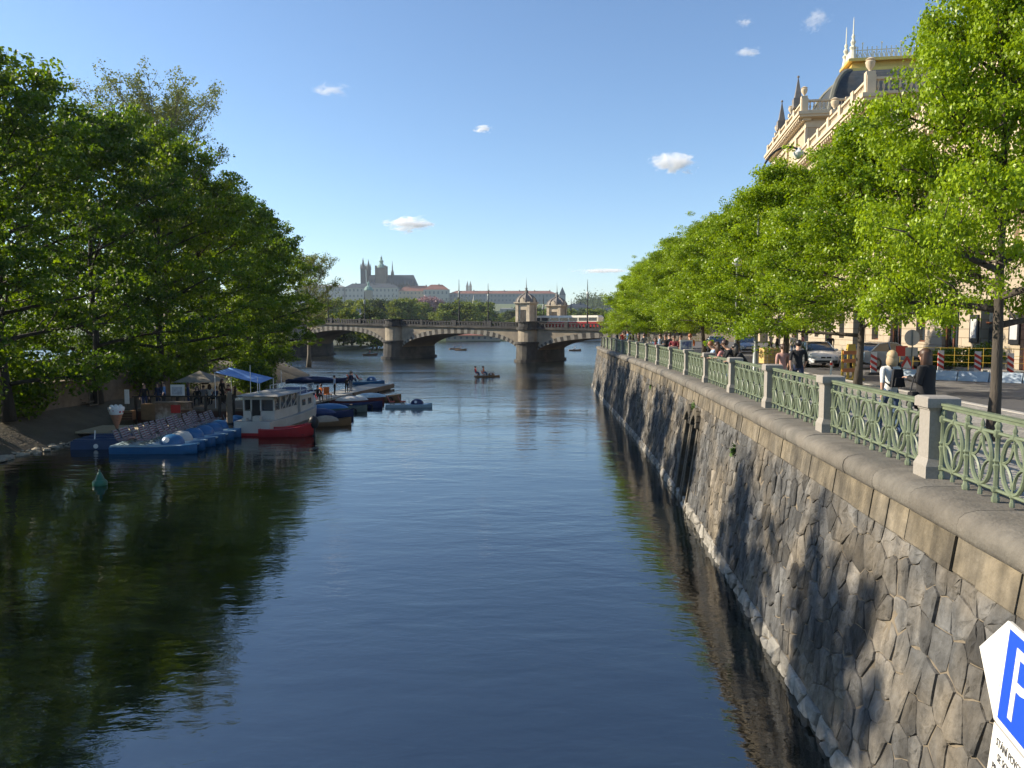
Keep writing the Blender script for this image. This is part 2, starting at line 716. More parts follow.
def stone_cells(s0, s1, z0, z1, cw, ch, rn, holes=()):
    cols_, rows = int((s1 - s0) / cw) + 2, int((z1 - z0) / ch) + 2
    pts = {}
    for i in range(-1, cols_ + 1):
        for j in range(-1, rows + 1):
            sx = s0 + (i + 0.5 * (j % 2) + rn.uniform(-0.36, 0.36)) * cw
            sz = z0 + (j + 0.5 + rn.uniform(-0.34, 0.34)) * ch
            pts[(i, j)] = (sx, sz)
    cells = []
    for (i, j), p in pts.items():
        if not (s0 - 0.3 < p[0] < s1 + 0.3 and z0 - 0.2 < p[1] < z1 + 0.2):
            continue
        poly = [(p[0] - 2 * cw, p[1] - 2 * ch), (p[0] + 2 * cw, p[1] - 2 * ch), (p[0] + 2 * cw, p[1] + 2 * ch), (p[0] - 2 * cw, p[1] + 2 * ch)]
        for di in (-2, -1, 0, 1, 2):
            for dj in (-2, -1, 0, 1, 2):
                q = pts.get((i + di, j + dj))
                if q is None or (di == 0 and dj == 0):
                    continue
                a, b = q[0] - p[0], q[1] - p[1]
                poly = clip(poly, a, b, a * (p[0] + q[0]) / 2 + b * (p[1] + q[1]) / 2)
                if len(poly) < 3:
                    break
            if len(poly) < 3:
                break
        for (a, b, c) in ((-1, 0, -s0), (1, 0, s1), (0, -1, -z0), (0, 1, z1)):
            poly = clip(poly, a, b, c) if len(poly) >= 3 else poly
        for (h0, h1, hz) in holes:
            if len(poly) < 3:
                break
            if p[1] > hz:
                poly = clip(poly, 0, -1, -hz)
            elif p[0] < (h0 + h1) / 2:
                poly = clip(poly, 1, 0, h0)
            else:
                poly = clip(poly, -1, 0, -h1)
            if p[1] > hz and h0 < p[0] < h1:
                pass
        if len(poly) >= 3:
            cells.append(poly)
    return cells


def stones_mesh(name, cells, relief, gap, mats, rn, tone):
    V, F, T = [], [], []
    for poly in cells:
        n = len(poly)
        cx = sum(p[0] for p in poly) / n
        cz = sum(p[1] for p in poly) / n
        size = max(math.hypot(p[0] - cx, p[1] - cz) for p in poly)
        if size < 0.07:
            continue
        g = min(0.4, gap / size)
        h = relief * rn.uniform(0.5, 1.3)
        tx, tz = rn.uniform(-0.07, 0.07), rn.uniform(-0.07, 0.07)
        ring = []
        # densify the outline so that edges are broken, not ruled
        for i in range(n):
            p, q = poly[i], poly[(i + 1) % n]
            ring.append(p)
            if math.hypot(p[0] - q[0], p[1] - q[1]) > 0.16:
                k = rn.uniform(0.35, 0.65)
                j = 0.018
                ring.append((p[0] + (q[0] - p[0]) * k + rn.uniform(-j, j), p[1] + (q[1] - p[1]) * k + rn.uniform(-j, j)))
        m = len(ring)
        base = len(V)
        tt = tone(rn, cz)

        def P(x, z, o):
            V.append(wall_pt(x, z, o))
        for x, z in ring:
            P(cx + (x - cx) * (1 - g * 0.4), cz + (z - cz) * (1 - g * 0.4), -0.05)
        for x, z in ring:
            P(cx + (x - cx) * (1 - g), cz + (z - cz) * (1 - g), h * 0.62 + (x - cx) * tx + (z - cz) * tz)
        for x, z in ring:
            k = 1 - g - 0.16
            P(cx + (x - cx) * k, cz + (z - cz) * k, h + (x - cx) * tx + (z - cz) * tz + rn.uniform(-0.012, 0.012))
        k = 0.38
        for x, z in ring:
            P(cx + (x - cx) * k, cz + (z - cz) * k, h * 1.12 + (x - cx) * tx + (z - cz) * tz + rn.uniform(-0.016, 0.016))
        P(cx, cz, h * 1.12 + rn.uniform(-0.02, 0.02))
        for a in range(m):
            b = (a + 1) % m
            for lv in range(3):
                F.append((base + lv * m + a, base + lv * m + b, base + (lv + 1) * m + b, base + (lv + 1) * m + a))
                T.append(tt)
            F.append((base + 3 * m + a, base + 3 * m + b, base + 4 * m))
            T.append(tt)
    me = bpy.data.meshes.new(name)
    me.from_pydata(V, [], F)
    for mm in mats:
        me.materials.append(mm)
    a = me.attributes.new('tint', 'FLOAT', 'FACE')
    a.data.foreach_set('value', T)
    me.update()
    o = bpy.data.objects.new(name, me)
    col.objects.link(o)
    return o


def build_wall():
    rn = random.Random(11)
    root = thing('quay_wall', 'tall battered quay wall of grey polygonal stones with rounded coping beside the river', 'wall')
    sn = float(np.interp(27.4, _qy_s, _s))
    holes = [(sn - 1.15, sn - 0.30, 3.25), (sn + 0.30, sn + 1.15, 3.25)]
    s_near = float(np.interp(3, _qy_s, _s))
    s_mid = float(np.interp(48, _qy_s, _s))

    def tone(r, z):
        v = r.gauss(0.45, 0.2)
        if r.random() < 0.15:
            v += 0.35
        return min(1, max(0, v))

    def cells(a, b, cw, ch):
        out = []
        cs = stone_cells(a, b, 0.32, 3.56, cw, ch, rn)
        for poly in cs:
            cx = sum(p[0] for p in poly) / len(poly)
            cz = sum(p[1] for p in poly) / len(poly)
            pieces = [poly]
            for h0, h1, hz in holes:
                nxt = []
                for q in pieces:
                    if len(q) < 3:
                        continue
                    mx_, mn_ = max(p[0] for p in q), min(p[0] for p in q)
                    lo = min(p[1] for p in q)
                    if mx_ < h0 or mn_ > h1 or lo > hz:
                        nxt.append(q)
                        continue
                    nxt += [clip(q, 1, 0, h0), clip(q, -1, 0, -h1)]
                    top = clip(clip(clip(q, 0, -1, -hz), -1, 0, -h0), 1, 0, h1)
                    nxt.append(top)
                pieces = nxt
            out += [q for q in pieces if len(q) >= 3]
        return out
    face = stones_mesh('masonry_face', cells(s_near, s_mid, 0.37, 0.42) + cells(s_mid, S_END, 0.55, 0.55), 0.036, 0.016, [M_WSTONE], rn, tone)
    face.parent = root
    # waterline course of pale stones
    fc = stones_mesh('waterline_course', stone_cells(s_near, S_END, -0.25, 0.32, 0.62, 0.34, rn), 0.07, 0.03, [M_SHORE_STONE], rn, lambda r, z: r.random())
    fc.parent = root
    # mortar backing with the two mooring niches
    mb = MB()
    ys = sorted({*[s_near + (S_END - s_near) * i / 60 for i in range(61)], *[h[0] for h in holes], *[h[1] for h in holes]})
    for a, b in zip(ys, ys[1:]):
        mid = (a + b) / 2
        hole = next((h for h in holes if h[0] < mid < h[1]), None)
        if hole:
            arc = [3.0]
            mb.sheet([wall_pt(a, hole[2]), wall_pt(b, hole[2]), wall_pt(b, 4.0), wall_pt(a, 4.0)])
            d = -1.2
            mb.sheet([wall_pt(a, -0.6, d), wall_pt(b, -0.6, d), wall_pt(b, hole[2], d), wall_pt(a, hole[2], d)])
            mb.sheet([wall_pt(a, hole[2]), wall_pt(b, hole[2]), wall_pt(b, hole[2], d), wall_pt(a, hole[2], d)])
        else:
            mb.sheet([wall_pt(a, -0.6), wall_pt(b, -0.6), wall_pt(b, 4.0), wall_pt(a, 4.0)])
    for h0, h1, hz in holes:
        for s_ in (h0, h1):
            mb.sheet([wall_pt(s_, -0.6), wall_pt(s_, hz), wall_pt(s_, hz, -1.2), wall_pt(s_, -0.6, -1.2)])
    mb.build('mortar_backing', M_MORTAR, root)
    # round-headed dressed surrounds and iron rungs of the niches
    for h0, h1, hz in holes:
        c = (h0 + h1) / 2
        r_ = (h1 - h0) / 2
        mb = MB()
        n = 9
        for k in range(n):
            t0, t1 = PI * k / n + 0.02, PI * (k + 1) / n - 0.02
            ro = r_ + 0.26
            q = [(c - r_ * math.cos(t0), hz - r_ * 0.9 + r_ * 0.9 * math.sin(t0)), (c - r_ * math.cos(t1), hz - r_ * 0.9 + r_ * 0.9 * math.sin(t1)),
                 (c - ro * math.cos(t1), hz - r_ * 0.9 + ro * 0.95 * math.sin(t1)), (c - ro * math.cos(t0), hz - r_ * 0.9 + ro * 0.95 * math.sin(t0))]
            vs = [wall_pt(x, z, 0.17) for x, z in q] + [wall_pt(x, z, -0.3) for x, z in q]
            mb.add(vs, [(0, 1, 2, 3), (7, 6, 5, 4), (0, 4, 5, 1), (1, 5, 6, 2), (2, 6, 7, 3), (3, 7, 4, 0)])
        for sgn, e in ((-1, h0), (1, h1)):
            z = -0.2
            while z < hz - r_ * 0.9 - 0.1:
                hh = 0.42
                o_ = 0.2 + 0.06 * rn.random()
                q = [(e, z), (e + sgn * o_, z), (e + sgn * o_, min(z + hh, hz - r_ * 0.9)), (e, min(z + hh, hz - r_ * 0.9))]
                vs = [wall_pt(x, zz, 0.075) for x, zz in q] + [wall_pt(x, zz, -0.3) for x, zz in q]
                mb.add(vs, [(0, 1, 2, 3), (7, 6, 5, 4), (0, 4, 5, 1), (1, 5, 6, 2), (2, 6, 7, 3), (3, 7, 4, 0)])
                z += hh + 0.015
        mb.build('niche_surround', M_BAND, root)
        mb = MB()
        for k in range(9):
            z = 0.1 + k * 0.3
            mb.tube([wall_pt(c - 0.22, z, -1.18), wall_pt(c - 0.22, z, -0.4), wall_pt(c + 0.22, z, -0.4), wall_pt(c + 0.22, z, -1.18)], 0.014, 5)
        mb.build('ladder_rung', M_BLACK, root)
    # band of long dressed blocks under the coping
    V, F, T = [], [], []
    s = s_near
    while s < S_END:
        l = rn.uniform(0.4, 0.95)
        e = min(s + l, S_END)
        base = len(V)
        o = rn.uniform(0.035, 0.075)
        z0, z1 = 3.57, 3.985
        n = 3
        for k in range(n + 1):
            x = s + 0.006 + (e - s - 0.012) * k / n
            V += [wall_pt(x, z0, -0.1), wall_pt(x, z0, o - 0.012), wall_pt(x, z0 + 0.015, o), wall_pt(x, z1 - 0.015, o), wall_pt(x, z1, o - 0.012), wall_pt(x, z1, -0.1)]
        tt = rn.random()
        for k in range(n):
            a, b = base + k * 6, base + k * 6 + 6
            for i in range(5):
                F.append((a + i, b + i, b + i + 1, a + i + 1))
                T.append(tt)
        F.append(tuple(base + i for i in range(6)))
        F.append(tuple(base + n * 6 + i for i in range(6)))
        T += [tt, tt]
        s = e
    me = bpy.data.meshes.new('dressed_band')
    me.from_pydata(V, [], F)
    me.materials.append(M_BAND)
    me.attributes.new('tint', 'FLOAT', 'FACE').data.foreach_set('value', T)
    o = bpy.data.objects.new('dressed_band', me)
    col.objects.link(o)
    o.parent = root
    # rounded coping stones
    V, F, T = [], [], []
    s = s_near
    prof = [(-0.35, QZ - 0.33), (0.50, QZ - 0.33), (0.55, QZ - 0.31), (0.585, QZ - 0.25), (0.59, QZ - 0.17), (0.57, QZ - 0.09), (0.51, QZ - 0.035), (0.40, QZ - 0.004), (0.30, QZ + 0.004), (-0.35, QZ + 0.008)]
    m = len(prof)
    while s < S_END:
        l = rn.uniform(0.9, 1.3)
        e = min(s + l, S_END)
        base = len(V)
        jo, jz = rn.uniform(-0.008, 0.008), rn.uniform(-0.004, 0.004)
        n = 4
        for k in range(n + 1):
            x = s + (e - s) * k / n
            p, nn = path(x)
            edge = 0.005 if k in (0, n) else 0
            if k == 0:
                p, nn = path(x + 0.004)
            if k == n:
                p, nn = path(x - 0.004)
            for (u, z) in prof:
                q = p + nn * (u - (edge if u > 0.3 else 0) + jo)
                V.append((q.x, q.y, z + jz - (edge * 0.6 if z > QZ - 0.2 else 0)))
        tt = rn.random()
        for k in range(n):
            a, b = base + k * m, base + k * m + m
            for i in range(m):
                j = (i + 1) % m
                F.append((a + i, b + i, b + j, a + j))
                T.append(tt)
        F.append(tuple(base + i for i in range(m)))
        F.append(tuple(base + n * m + i for i in range(m)))
        T += [tt, tt]
        s = e
    me = bpy.data.meshes.new('coping')
    me.from_pydata(V, [], F)
    me.materials.append(M_COPING)
    me.attributes.new('tint', 'FLOAT', 'FACE').data.foreach_set('value', T)
    me.polygons.foreach_set('use_smooth', [True] * len(me.polygons))
    me.set_sharp_from_angle(angle=R(50))
    o = bpy.data.objects.new('coping', me)
    col.objects.link(o)
    o.parent = root
    # end face where the wall turns away
    mb = MB()
    a = wall_pt(S_END, -0.6)
    b = wall_pt(S_END, 3.95)
    mb.sheet([a, b, (12, 92, 3.95), (12, 92, -0.6)])
    mb.sheet([(12, 92, -0.6), (12, 92, GZ), (18, 104, GZ), (18, 104, -0.6)])
    mb.sheet([(18, 104, -0.6), (18, 104, GZ), (32, 127, GZ), (32, 127, -0.6)])
    mb.build('far_return', M_BAND, root)
    # small drain and tufts
    for (sy, z, nm) in ((27.5, 3.45, 'weed'), (20.3, 3.0, 'weed'), (40.0, 3.2, 'weed')):
        s_ = float(np.interp(sy, _qy_s, _s))
        mb = MB()
        for k in range(60):
            a0 = rn.gauss(0, 0.05)
            z0 = z + rn.gauss(0, 0.07)
            b0 = Vector(wall_pt(s_ + a0, z0, 0.05))
            d = Vector((rn.uniform(-1, 0), rn.uniform(-1, 1), rn.uniform(-0.2, 1))) * 0.12
            e = Vector((rn.uniform(-1, 1), rn.uniform(-1, 1), rn.uniform(-1, 1))) * 0.05
            mb.sheet([b0, b0 + d * 0.5 + e, b0 + d, b0 + d * 0.5 - e])
        tag(mb.build('wall_plant', mat('weed_green', (0.10, 0.17, 0.04), 0.8)), {27.5: 'green weed tuft growing under the coping above the twin niches', 20.3: 'small weed tuft in a joint of the quay wall, nearest the camera', 40.0: 'weed tuft on the shaded far stretch of the quay wall'}[sy], 'weed')


build_wall()

# ================================================================== railing
M_RAIL = mat('railing_green_paint', (0.145, 0.178, 0.112), 0.5, 0.18, 9, 0.002, 40, c2=(0.10, 0.125, 0.08), c2scale=3, c2amt=0.7)
M_POST = mat('granite_post', (0.27, 0.25, 0.22), 0.85, 0.14, 30, 0.003, 60, c2=(0.30, 0.28, 0.25), c2scale=1.2, c2amt=0.4)
POST_STEP = 4.45


def panel_mesh(L_):
    """one cast-iron panel from x=0 to L_, y = across, z from 0"""
    mb = MB()
    n = 6
    u = L_ / n
    H = 0.98
    rail = MB()
    rail.box(0, L_, -0.045, 0.045, H - 0.02, H + 0.01)
    rail.box(0, L_, -0.028, 0.028, H - 0.062, H - 0.012)
    mid = H - 0.20
    low = 0.14
    mb.tube([(0, 0, mid), (L_, 0, mid)], 0.021, 6)
    mb.tube([(0, 0, low), (L_, 0, low)], 0.021, 6)
    prof = [(0.030, 0.0), (0.034, 0.05), (0.024, 0.07), (0.022, low - 0.03), (0.034, low - 0.02), (0.034, low + 0.03), (0.022, low + 0.045), (0.020, 0.34),
            (0.032, 0.42), (0.020, 0.44), (0.032, 0.47), (0.020, 0.50), (0.019, mid - 0.05), (0.034, mid - 0.03), (0.034, mid + 0.03), (0.022, mid + 0.045), (0.030, mid + 0.09), (0.016, mid + 0.13), (0.02, H - 0.0605)]
    for k in range(n + 1):
        x = min(max(k * u, 0.03), L_ - 0.03)
        mb.lathe([(r_ * 1.35, z_) for r_, z_ in prof], (x, 0, 0), 6)
    sh = [(0.026, 0.02), (0.026, 0.07), (0.018, 0.08), (0.018, low - 0.025), (0.03, low - 0.018), (0.03, low + 0.022), (0.012, low + 0.035)]
    fin = [(0.012, mid - 0.04), (0.03, mid - 0.022), (0.03, mid + 0.026), (0.018, mid + 0.04), (0.026, mid + 0.07), (0.006, mid + 0.13)]
    zc = (mid + low) / 2
    a, b = u * 0.335, (mid - low) / 2 - 0.01
    for k in range(n):
        x = (k + 0.5) * u
        mb.lathe(sh, (x, 0, 0), 6)
        mb.lathe(fin, (x, 0, 0), 6)
        pts = [(x + a * math.cos(t), 0, zc + b * math.sin(t)) for t in [2 * PI * i / 18 for i in range(19)]]
        mb.tube(pts, 0.026, 6, cap=False)
        # concave star of four arcs inside the oval, with knobs
        for sx in (-1, 1):
            for sz in (-1, 1):
                pts = []
                for i in range(6):
                    t = PI / 2 * i / 5
                    pts.append((x + sx * (a - a * 0.92 * math.sin(t)), 0, zc + sz * (b * 0.80 - b * 0.80 * math.cos(t)) * 1.0))
                mb.tube(pts, 0.019, 5, cap=False)
        for sz in (-1, 1):
            mb.tube([(x, 0, zc + sz * b * 0.55), (x, 0, zc + sz * b)], 0.013, 5)
            mb.ball((x, 0, zc + sz * b * 0.72), 0.026, 6)
        for sx in (-1, 1):
            mb.ball((x + sx * a, 0, zc), 0.032, 6)
    return mb, rail


def build_railing():
    root = thing('quay_railing', 'pale green cast iron railing with oval tracery between granite posts along the quay', 'railing')
    pw = 0.32
    L_ = POST_STEP - pw
    mb, rail = panel_mesh(L_)
    pm = MB()
    h = 1.0
    pm.cbox(0, 0, 0.0, 0.39, 0.39, 0.16)
    pm.cbox(0, 0, 0.16, 0.39, 0.39, 0.10, tx=0.04, ty=0.04)
    pm.cbox(0, 0, 0.26, 0.31, 0.31, 0.64)
    pm.cbox(0, 0, 0.90, 0.35, 0.35, 0.03)
    pm.cbox(0, 0, 0.93, 0.41, 0.41, 0.12)
    pm.cbox(0, 0, 1.05, 0.41, 0.41, 0.02, tx=0.03, ty=0.03)
    post0 = panel0 = None
    k = -1
    while True:
        s = S_OF_Y10 + k * POST_STEP
        if s > S_END - 0.5:
            break
        p, n = path(s)
        rz = math.atan2(n.y, n.x) - PI
        if post0 is None:
            post0 = pm.build('post', M_POST, root)
            o = post0
        else:
            o = post0.copy()
            col.objects.link(o)
        o.location = (p.x, p.y, QZ + 0.006)
        o.rotation_euler.z = rz
        q, _ = path(min(s + POST_STEP, S_END))
        d = q - p
        if s + POST_STEP < S_END + 0.3 and d.length > 2.5:
            dd = d.normalized()
            a = p + dd * pw / 2
            if panel0 is None:
                panel0 = mb.build('railing_panel', M_RAIL, root, smooth=True)
                hr = rail.build('handrail', M_RAIL, panel0)
                o = panel0
            else:
                o = panel0.copy()
                col.objects.link(o)
                c = hr.copy()
                col.objects.link(c)
                c.parent = o
            o.location = (a.x, a.y, QZ + 0.008)
            o.rotation_euler.z = math.atan2(dd.y, dd.x)
            o.scale.x = (d.length - pw) / L_
        k += 1


build_railing()
# ================================================================== trees
def leaves_arrays(cent, nrm, size, rs, fold=0.25):
    n = len(cent)
    r1 = rs.normal(size=(n, 3))
    t = np.cross(nrm, r1)
    t /= np.linalg.norm(t, axis=1, keepdims=True) + 1e-9
    b = np.cross(nrm, t)
    l = (size * rs.uniform(0.7, 1.25, n))[:, None]
    v = np.empty((n, 4, 3))
    v[:, 0] = cent - t * l * 0.5
    v[:, 1] = cent + b * l * 0.40 + nrm * l * fold * 0.4
    v[:, 2] = cent + t * l * 0.55
    v[:, 3] = cent - b * l * 0.40 + nrm * l * fold * 0.4
    return v.reshape(-1, 3), np.arange(n * 4).reshape(-1, 4)


def make_tree_meshes(seed, H, th, Rc, prof, n_limb, n_sec, n_cl, n_leaf, leaf, cl_r, trunk_r, lmat, bmat, lean=0.0, up=0.55, flat=0.6, fork=0.0, cover_top=True, droop=0.0, side=None, tube_n=6):
    rn = random.Random(seed)
    rs = np.random.RandomState(seed)
    tb = MB()
    top = H * 0.93
    npt = 9
    wob = [Vector((0, 0, 0))]
    for i in range(1, npt):
        wob.append(wob[-1] + Vector((rn.uniform(-1, 1), rn.uniform(-1, 1), 0)) * H * 0.010 + Vector((lean * H / npt, 0, 0)))
    tp = [Vector((wob[i].x, wob[i].y, -0.3 + (top + 0.3) * i / (npt - 1))) for i in range(npt)]
    tr = [trunk_r * (1.35 if i == 0 else 1) * (1 - 0.92 * (max(0, i) / (npt - 1)) ** 0.9) + 0.012 for i in range(npt)]
    tb.tube(tp, tr, max(6, tube_n + 2))

    def trunk_at(z):
        f = (z + 0.3) / (top + 0.3) * (npt - 1)
        i = min(npt - 2, max(0, int(f)))
        return tp[i].lerp(tp[i + 1], f - i), tr[i] + (tr[i + 1] - tr[i]) * (f - i)
    clusters = []
    for i in range(n_limb):
        f = (i + rn.uniform(0, 0.9)) / n_limb
        az = i * 2.39996 + rn.uniform(-0.5, 0.5)
        zs = th + (top - th) * (f ** 0.9) * 0.92
        hf = min(1.0, max(0.0, f))
        L = Rc * prof(hf) * rn.uniform(0.82, 1.12)
        if side is not None:
            L *= 1 + side * math.cos(az)
        el = R(8) + up * (0.35 + 0.9 * f) * rn.uniform(0.7, 1.3)
        p0, r0 = trunk_at(zs)
        d = Vector((math.cos(az), math.sin(az), math.tan(min(el, 1.2))))
        end = p0 + Vector((d.x * L, d.y * L, min(d.z * L, H - zs - 0.3)))
        end.z -= droop * L * (1 - f)
        midp = p0.lerp(end, 0.5) + Vector((rn.uniform(-1, 1), rn.uniform(-1, 1), rn.uniform(-0.2, 0.9))) * L * 0.09
        pts = []
        m = 6
        for k in range(m + 1):
            t = k / m
            pts.append(p0 * (1 - t) ** 2 + midp * 2 * t * (1 - t) + end * t * t)
        rl = min(r0 * 0.55, 0.012 + L * 0.016 * (trunk_r / 0.16) ** 0.5)
        tb.tube(pts, [rl * (1 - 0.85 * k / m) + 0.006 for k in range(m + 1)], tube_n)
        for j in range(n_sec):
            t = 0.16 + 0.84 * (j + rn.random()) / n_sec
            k = min(m - 1, int(t * m))
            q = pts[k].lerp(pts[k + 1], t * m - k)
            dirr = (pts[k + 1] - pts[k]).normalized()
            sd = dirr.cross(Vector((0, 0, 1)))
            sgn = 1 if j % 2 else -1
            v = (dirr * rn.uniform(0.3, 0.9) + sd * sgn * rn.uniform(0.4, 1.0) + Vector((0, 0, rn.uniform(-0.25, 0.7)))).normalized()
            l2 = L * rn.uniform(0.22, 0.42) * (1.15 - 0.5 * t) + 0.15
            e2 = q + v * l2
            mq = q.lerp(e2, 0.5) + Vector((rn.uniform(-1, 1), rn.uniform(-1, 1), rn.uniform(-1, 1))) * l2 * 0.1
            tb.tube([q, mq, e2], [rl * 0.4 * (1.1 - t * 0.7) + 0.006, rl * 0.25 + 0.005, 0.006], max(3, tube_n - 2))
            for c in range(n_cl):
                u = rn.uniform(0.35, 1.1)
                pos = q.lerp(e2, u) + Vector((rn.gauss(0, 1), rn.gauss(0, 1), rn.gauss(0, 0.7))) * cl_r * 0.75
                clusters.append(pos)
        for c in range(max(1, n_cl)):
            clusters.append(end + Vector((rn.gauss(0, 1), rn.gauss(0, 1), rn.gauss(0, 0.7))) * cl_r * 0.6)
    if cover_top:
        for c in range(n_cl * 5):
            clusters.append(tp[-1] + Vector((rn.gauss(0, 1), rn.gauss(0, 1), rn.gauss(-0.3, 0.8))) * cl_r * 1.3)
    C = np.array([list(c) for c in clusters])
    nC = len(C)
    N = nC * n_leaf
    idx = np.repeat(np.arange(nC), n_leaf)
    csz = rs.uniform(0.6, 1.25, nC) * cl_r
    off = rs.normal(size=(N, 3)) * 0.55
    ln = np.linalg.norm(off, axis=1, keepdims=True)
    off = off / np.maximum(ln, 1.0) * 1.0
    off[:, 2] *= flat
    cent = C[idx] + off * csz[idx][:, None]
    nrm = rs.normal(size=(N, 3)) * 0.75 + np.array([0, 0, 0.75]) + off * 0.6
    nrm /= np.linalg.norm(nrm, axis=1, keepdims=True) + 1e-9
    V, F = leaves_arrays(cent, nrm, leaf, rs)
    ct = rs.uniform(0.1, 0.9, nC)
    tint = np.clip(ct[idx] * 0.6 + rs.uniform(0, 0.5, N), 0, 1)
    crown = np_mesh('crown', V, F, [lmat], tint)
    me = bpy.data.meshes.new('trunk')
    me.from_pydata(tb.v, [], tb.f)
    me.materials.append(bmat)
    me.polygons.foreach_set('use_smooth', [True] * len(me.polygons))
    return me, crown


def place_tree(name, meshes, label, loc, rz=0.0, scale=(1, 1, 1), group=None, cat='tree', parts=('trunk', 'crown')):
    t = thing(name, label, cat, loc, rz, group)
    t.scale = scale
    for nm, me in zip(parts, meshes):
        o = bpy.data.objects.new(nm, me)
        col.objects.link(o)
        o.parent = t
    return t


LM_LINDEN = leaf_mat('linden_leaf', (0.095, 0.172, 0.006), (0.32, 0.44, 0.016), (0.40, 0.62, 0.06), 0.36, 0.4)
LM_DARK = leaf_mat('maple_leaf', (0.032, 0.078, 0.010), (0.165, 0.255, 0.022), (0.42, 0.64, 0.06), 0.48, 0.5)
LM_DARK2 = leaf_mat('chestnut_leaf', (0.026, 0.068, 0.012), (0.125, 0.205, 0.022), (0.40, 0.64, 0.06), 0.48, 0.5)
LM_PALE = leaf_mat('poplar_leaf', (0.13, 0.16, 0.05), (0.30, 0.33, 0.12), (0.25, 0.42, 0.08), 0.35, 0.6)

ovate = lambda h: (max(0, math.sin(PI * min(1, 0.30 + 0.70 * h) ** 0.8))) ** 0.55 * (1 - 0.64 * h) + 0.04
broad = lambda h: (math.sin(PI * min(1, 0.30 + 0.66 * h))) ** 0.6
L_TREES = [
    make_tree_meshes(101, 9.6, 1.9, 3.6, ovate, 36, 8, 4, 112, 0.076, 0.38, 0.15, LM_LINDEN, M_BARK, up=0.5, flat=0.55, droop=0.28),
    make_tree_meshes(102, 9.4, 1.75, 3.8, ovate, 36, 8, 4, 74, 0.098, 0.40, 0.14, LM_LINDEN, M_BARK, up=0.5, flat=0.55, droop=0.28),
    make_tree_meshes(103, 9.7, 1.8, 3.9, ovate, 36, 8, 4, 74, 0.098, 0.40, 0.14, LM_LINDEN, M_BARK, up=0.5, flat=0.55, droop=0.28),
]
lindens = [  # px of trunk, distance, mesh, width scale, height scale, label
    (995, 14.6, 0, 0.70, 1.10, 'nearest quayside linden, its straight trunk beside the last granite post in view'),
    (858, 27.5, 1, 1.0, 1.05, 'linden behind the blonde woman with the backpack, second in the quay row'),
    (786, 36.0, 2, 1.08, 1.04, 'linden behind the couple walking by the white car, third in the quay row'),
    (739, 45.0, 1, 1.05, 1.04, 'linden just beyond the grey lamp post, fourth in the quay row'),
    (703, 52.5, 0, 1.05, 1.02, 'linden behind the easel with the picture, fifth in the quay row'),
    (681, 60.5, 2, 1.05, 1.0, 'sixth linden of the quay row counted from the camera'),
    (661, 68.0, 1, 1.0, 0.95, 'seventh linden of the quay row counted from the camera'),
    (646, 75.5, 0, 1.0, 0.95, 'eighth linden of the quay row counted from the camera'),
    (634, 83.5, 2, 0.95, 0.85, 'ninth and last linden of the quay row, nearest the bridge'),
]
for i, (px, Y, k, sw, sh, lab) in enumerate(lindens):
    X = (px - 512) / FPX * Y
    place_tree('linden_tree', L_TREES[k], lab, (X, Y, GZ), rz=i * 1.9 + 0.4, scale=(sw, sw, sh), group='lindens along the quay')

# island trees on the far side of the channel ------------------------------
I_TREES = [
    make_tree_meshes(201, 20.0, 1.3, 6.6, broad, 34, 9, 4, 30, 0.235, 0.62, 0.30, LM_DARK, M_BARK_DARK, up=0.45, flat=0.5, droop=0.22),
    make_tree_meshes(202, 19.5, 1.2, 6.2, broad, 34, 9, 4, 30, 0.235, 0.62, 0.28, LM_DARK2, M_BARK_DARK, up=0.5, flat=0.5, droop=0.24),
    make_tree_meshes(203, 18.5, 1.2, 6.8, broad, 32, 9, 4, 30, 0.235, 0.64, 0.30, LM_DARK, M_BARK_DARK, up=0.42, flat=0.5, droop=0.26),
]
island = [  # x, y, height, width, mesh, label
    (-26.9, 41.0, 19.2, 0.86, 0, 'dark leafy island tree overhanging the sandy bank, first from the camera'),
    (-27.2, 50.5, 19.2, 0.86, 1, 'dark island tree behind the ice cream cone sign, second along the bank'),
    (-27.2, 59.5, 20.4, 0.88, 2, 'dark island tree behind the crates and picture board, third along the bank'),
    (-27.4, 68.5, 19.0, 0.86, 0, 'dark island tree behind the blue awning, fourth along the bank'),
    (-27.9, 78.0, 18.4, 0.85, 1, 'dark island tree beyond the houseboat, fifth along the bank'),
    (-28.5, 87.0, 17.0, 0.85, 2, 'dark island tree beyond the blue awning leaning to the river, sixth along the bank'),
    (-29.9, 96.5, 15.4, 0.78, 0, 'last dense island tree before the bridge'),
    (-37.0, 58.0, 20.5, 1.05, 1, 'tall tree in the second row of the island, behind the cone sign'),
    (-38.0, 85.0, 18.0, 1.0, 2, 'tree in the second row of the island, behind the houseboat'),
]
for i, (X, Y, H, wd, k, lab) in enumerate(island):
    base = (20.0, 19.5, 18.5)[k]
    place_tree('island_tree', I_TREES[k], lab, (X, Y, 1.6), rz=i * 2.3 + 0.7, scale=(wd, wd, H / base), group='dark trees on the island')
for i, (X, Y, H, wd, k) in enumerate([(-27.0, 33.5, 18.6, 0.66, 1), (-27.0, 23.0, 17.6, 0.60, 2), (-26.5, 16.8, 17.8, 0.50, 0), (-27, 9.0, 17.0, 0.62, 1), (-27, 0.0, 16.0, 0.8, 2)]):
    base = (20.0, 19.5, 18.5)[k]
    place_tree('island_tree', I_TREES[k], 'island tree upstream of the sandy bank, mirrored in the dark water', (X, Y, 1.6), rz=i * 1.7, scale=(wd, wd, H / base), group='trees upstream on the island')
bare = make_tree_meshes(301, 24.0, 9.0, 6.4, broad, 44, 12, 4, 13, 0.16, 0.38, 0.42, LM_PALE, mat('pale_bark', (0.17, 0.15, 0.12), 0.9, 0.25, 4), up=0.95, flat=0.9, cover_top=True)
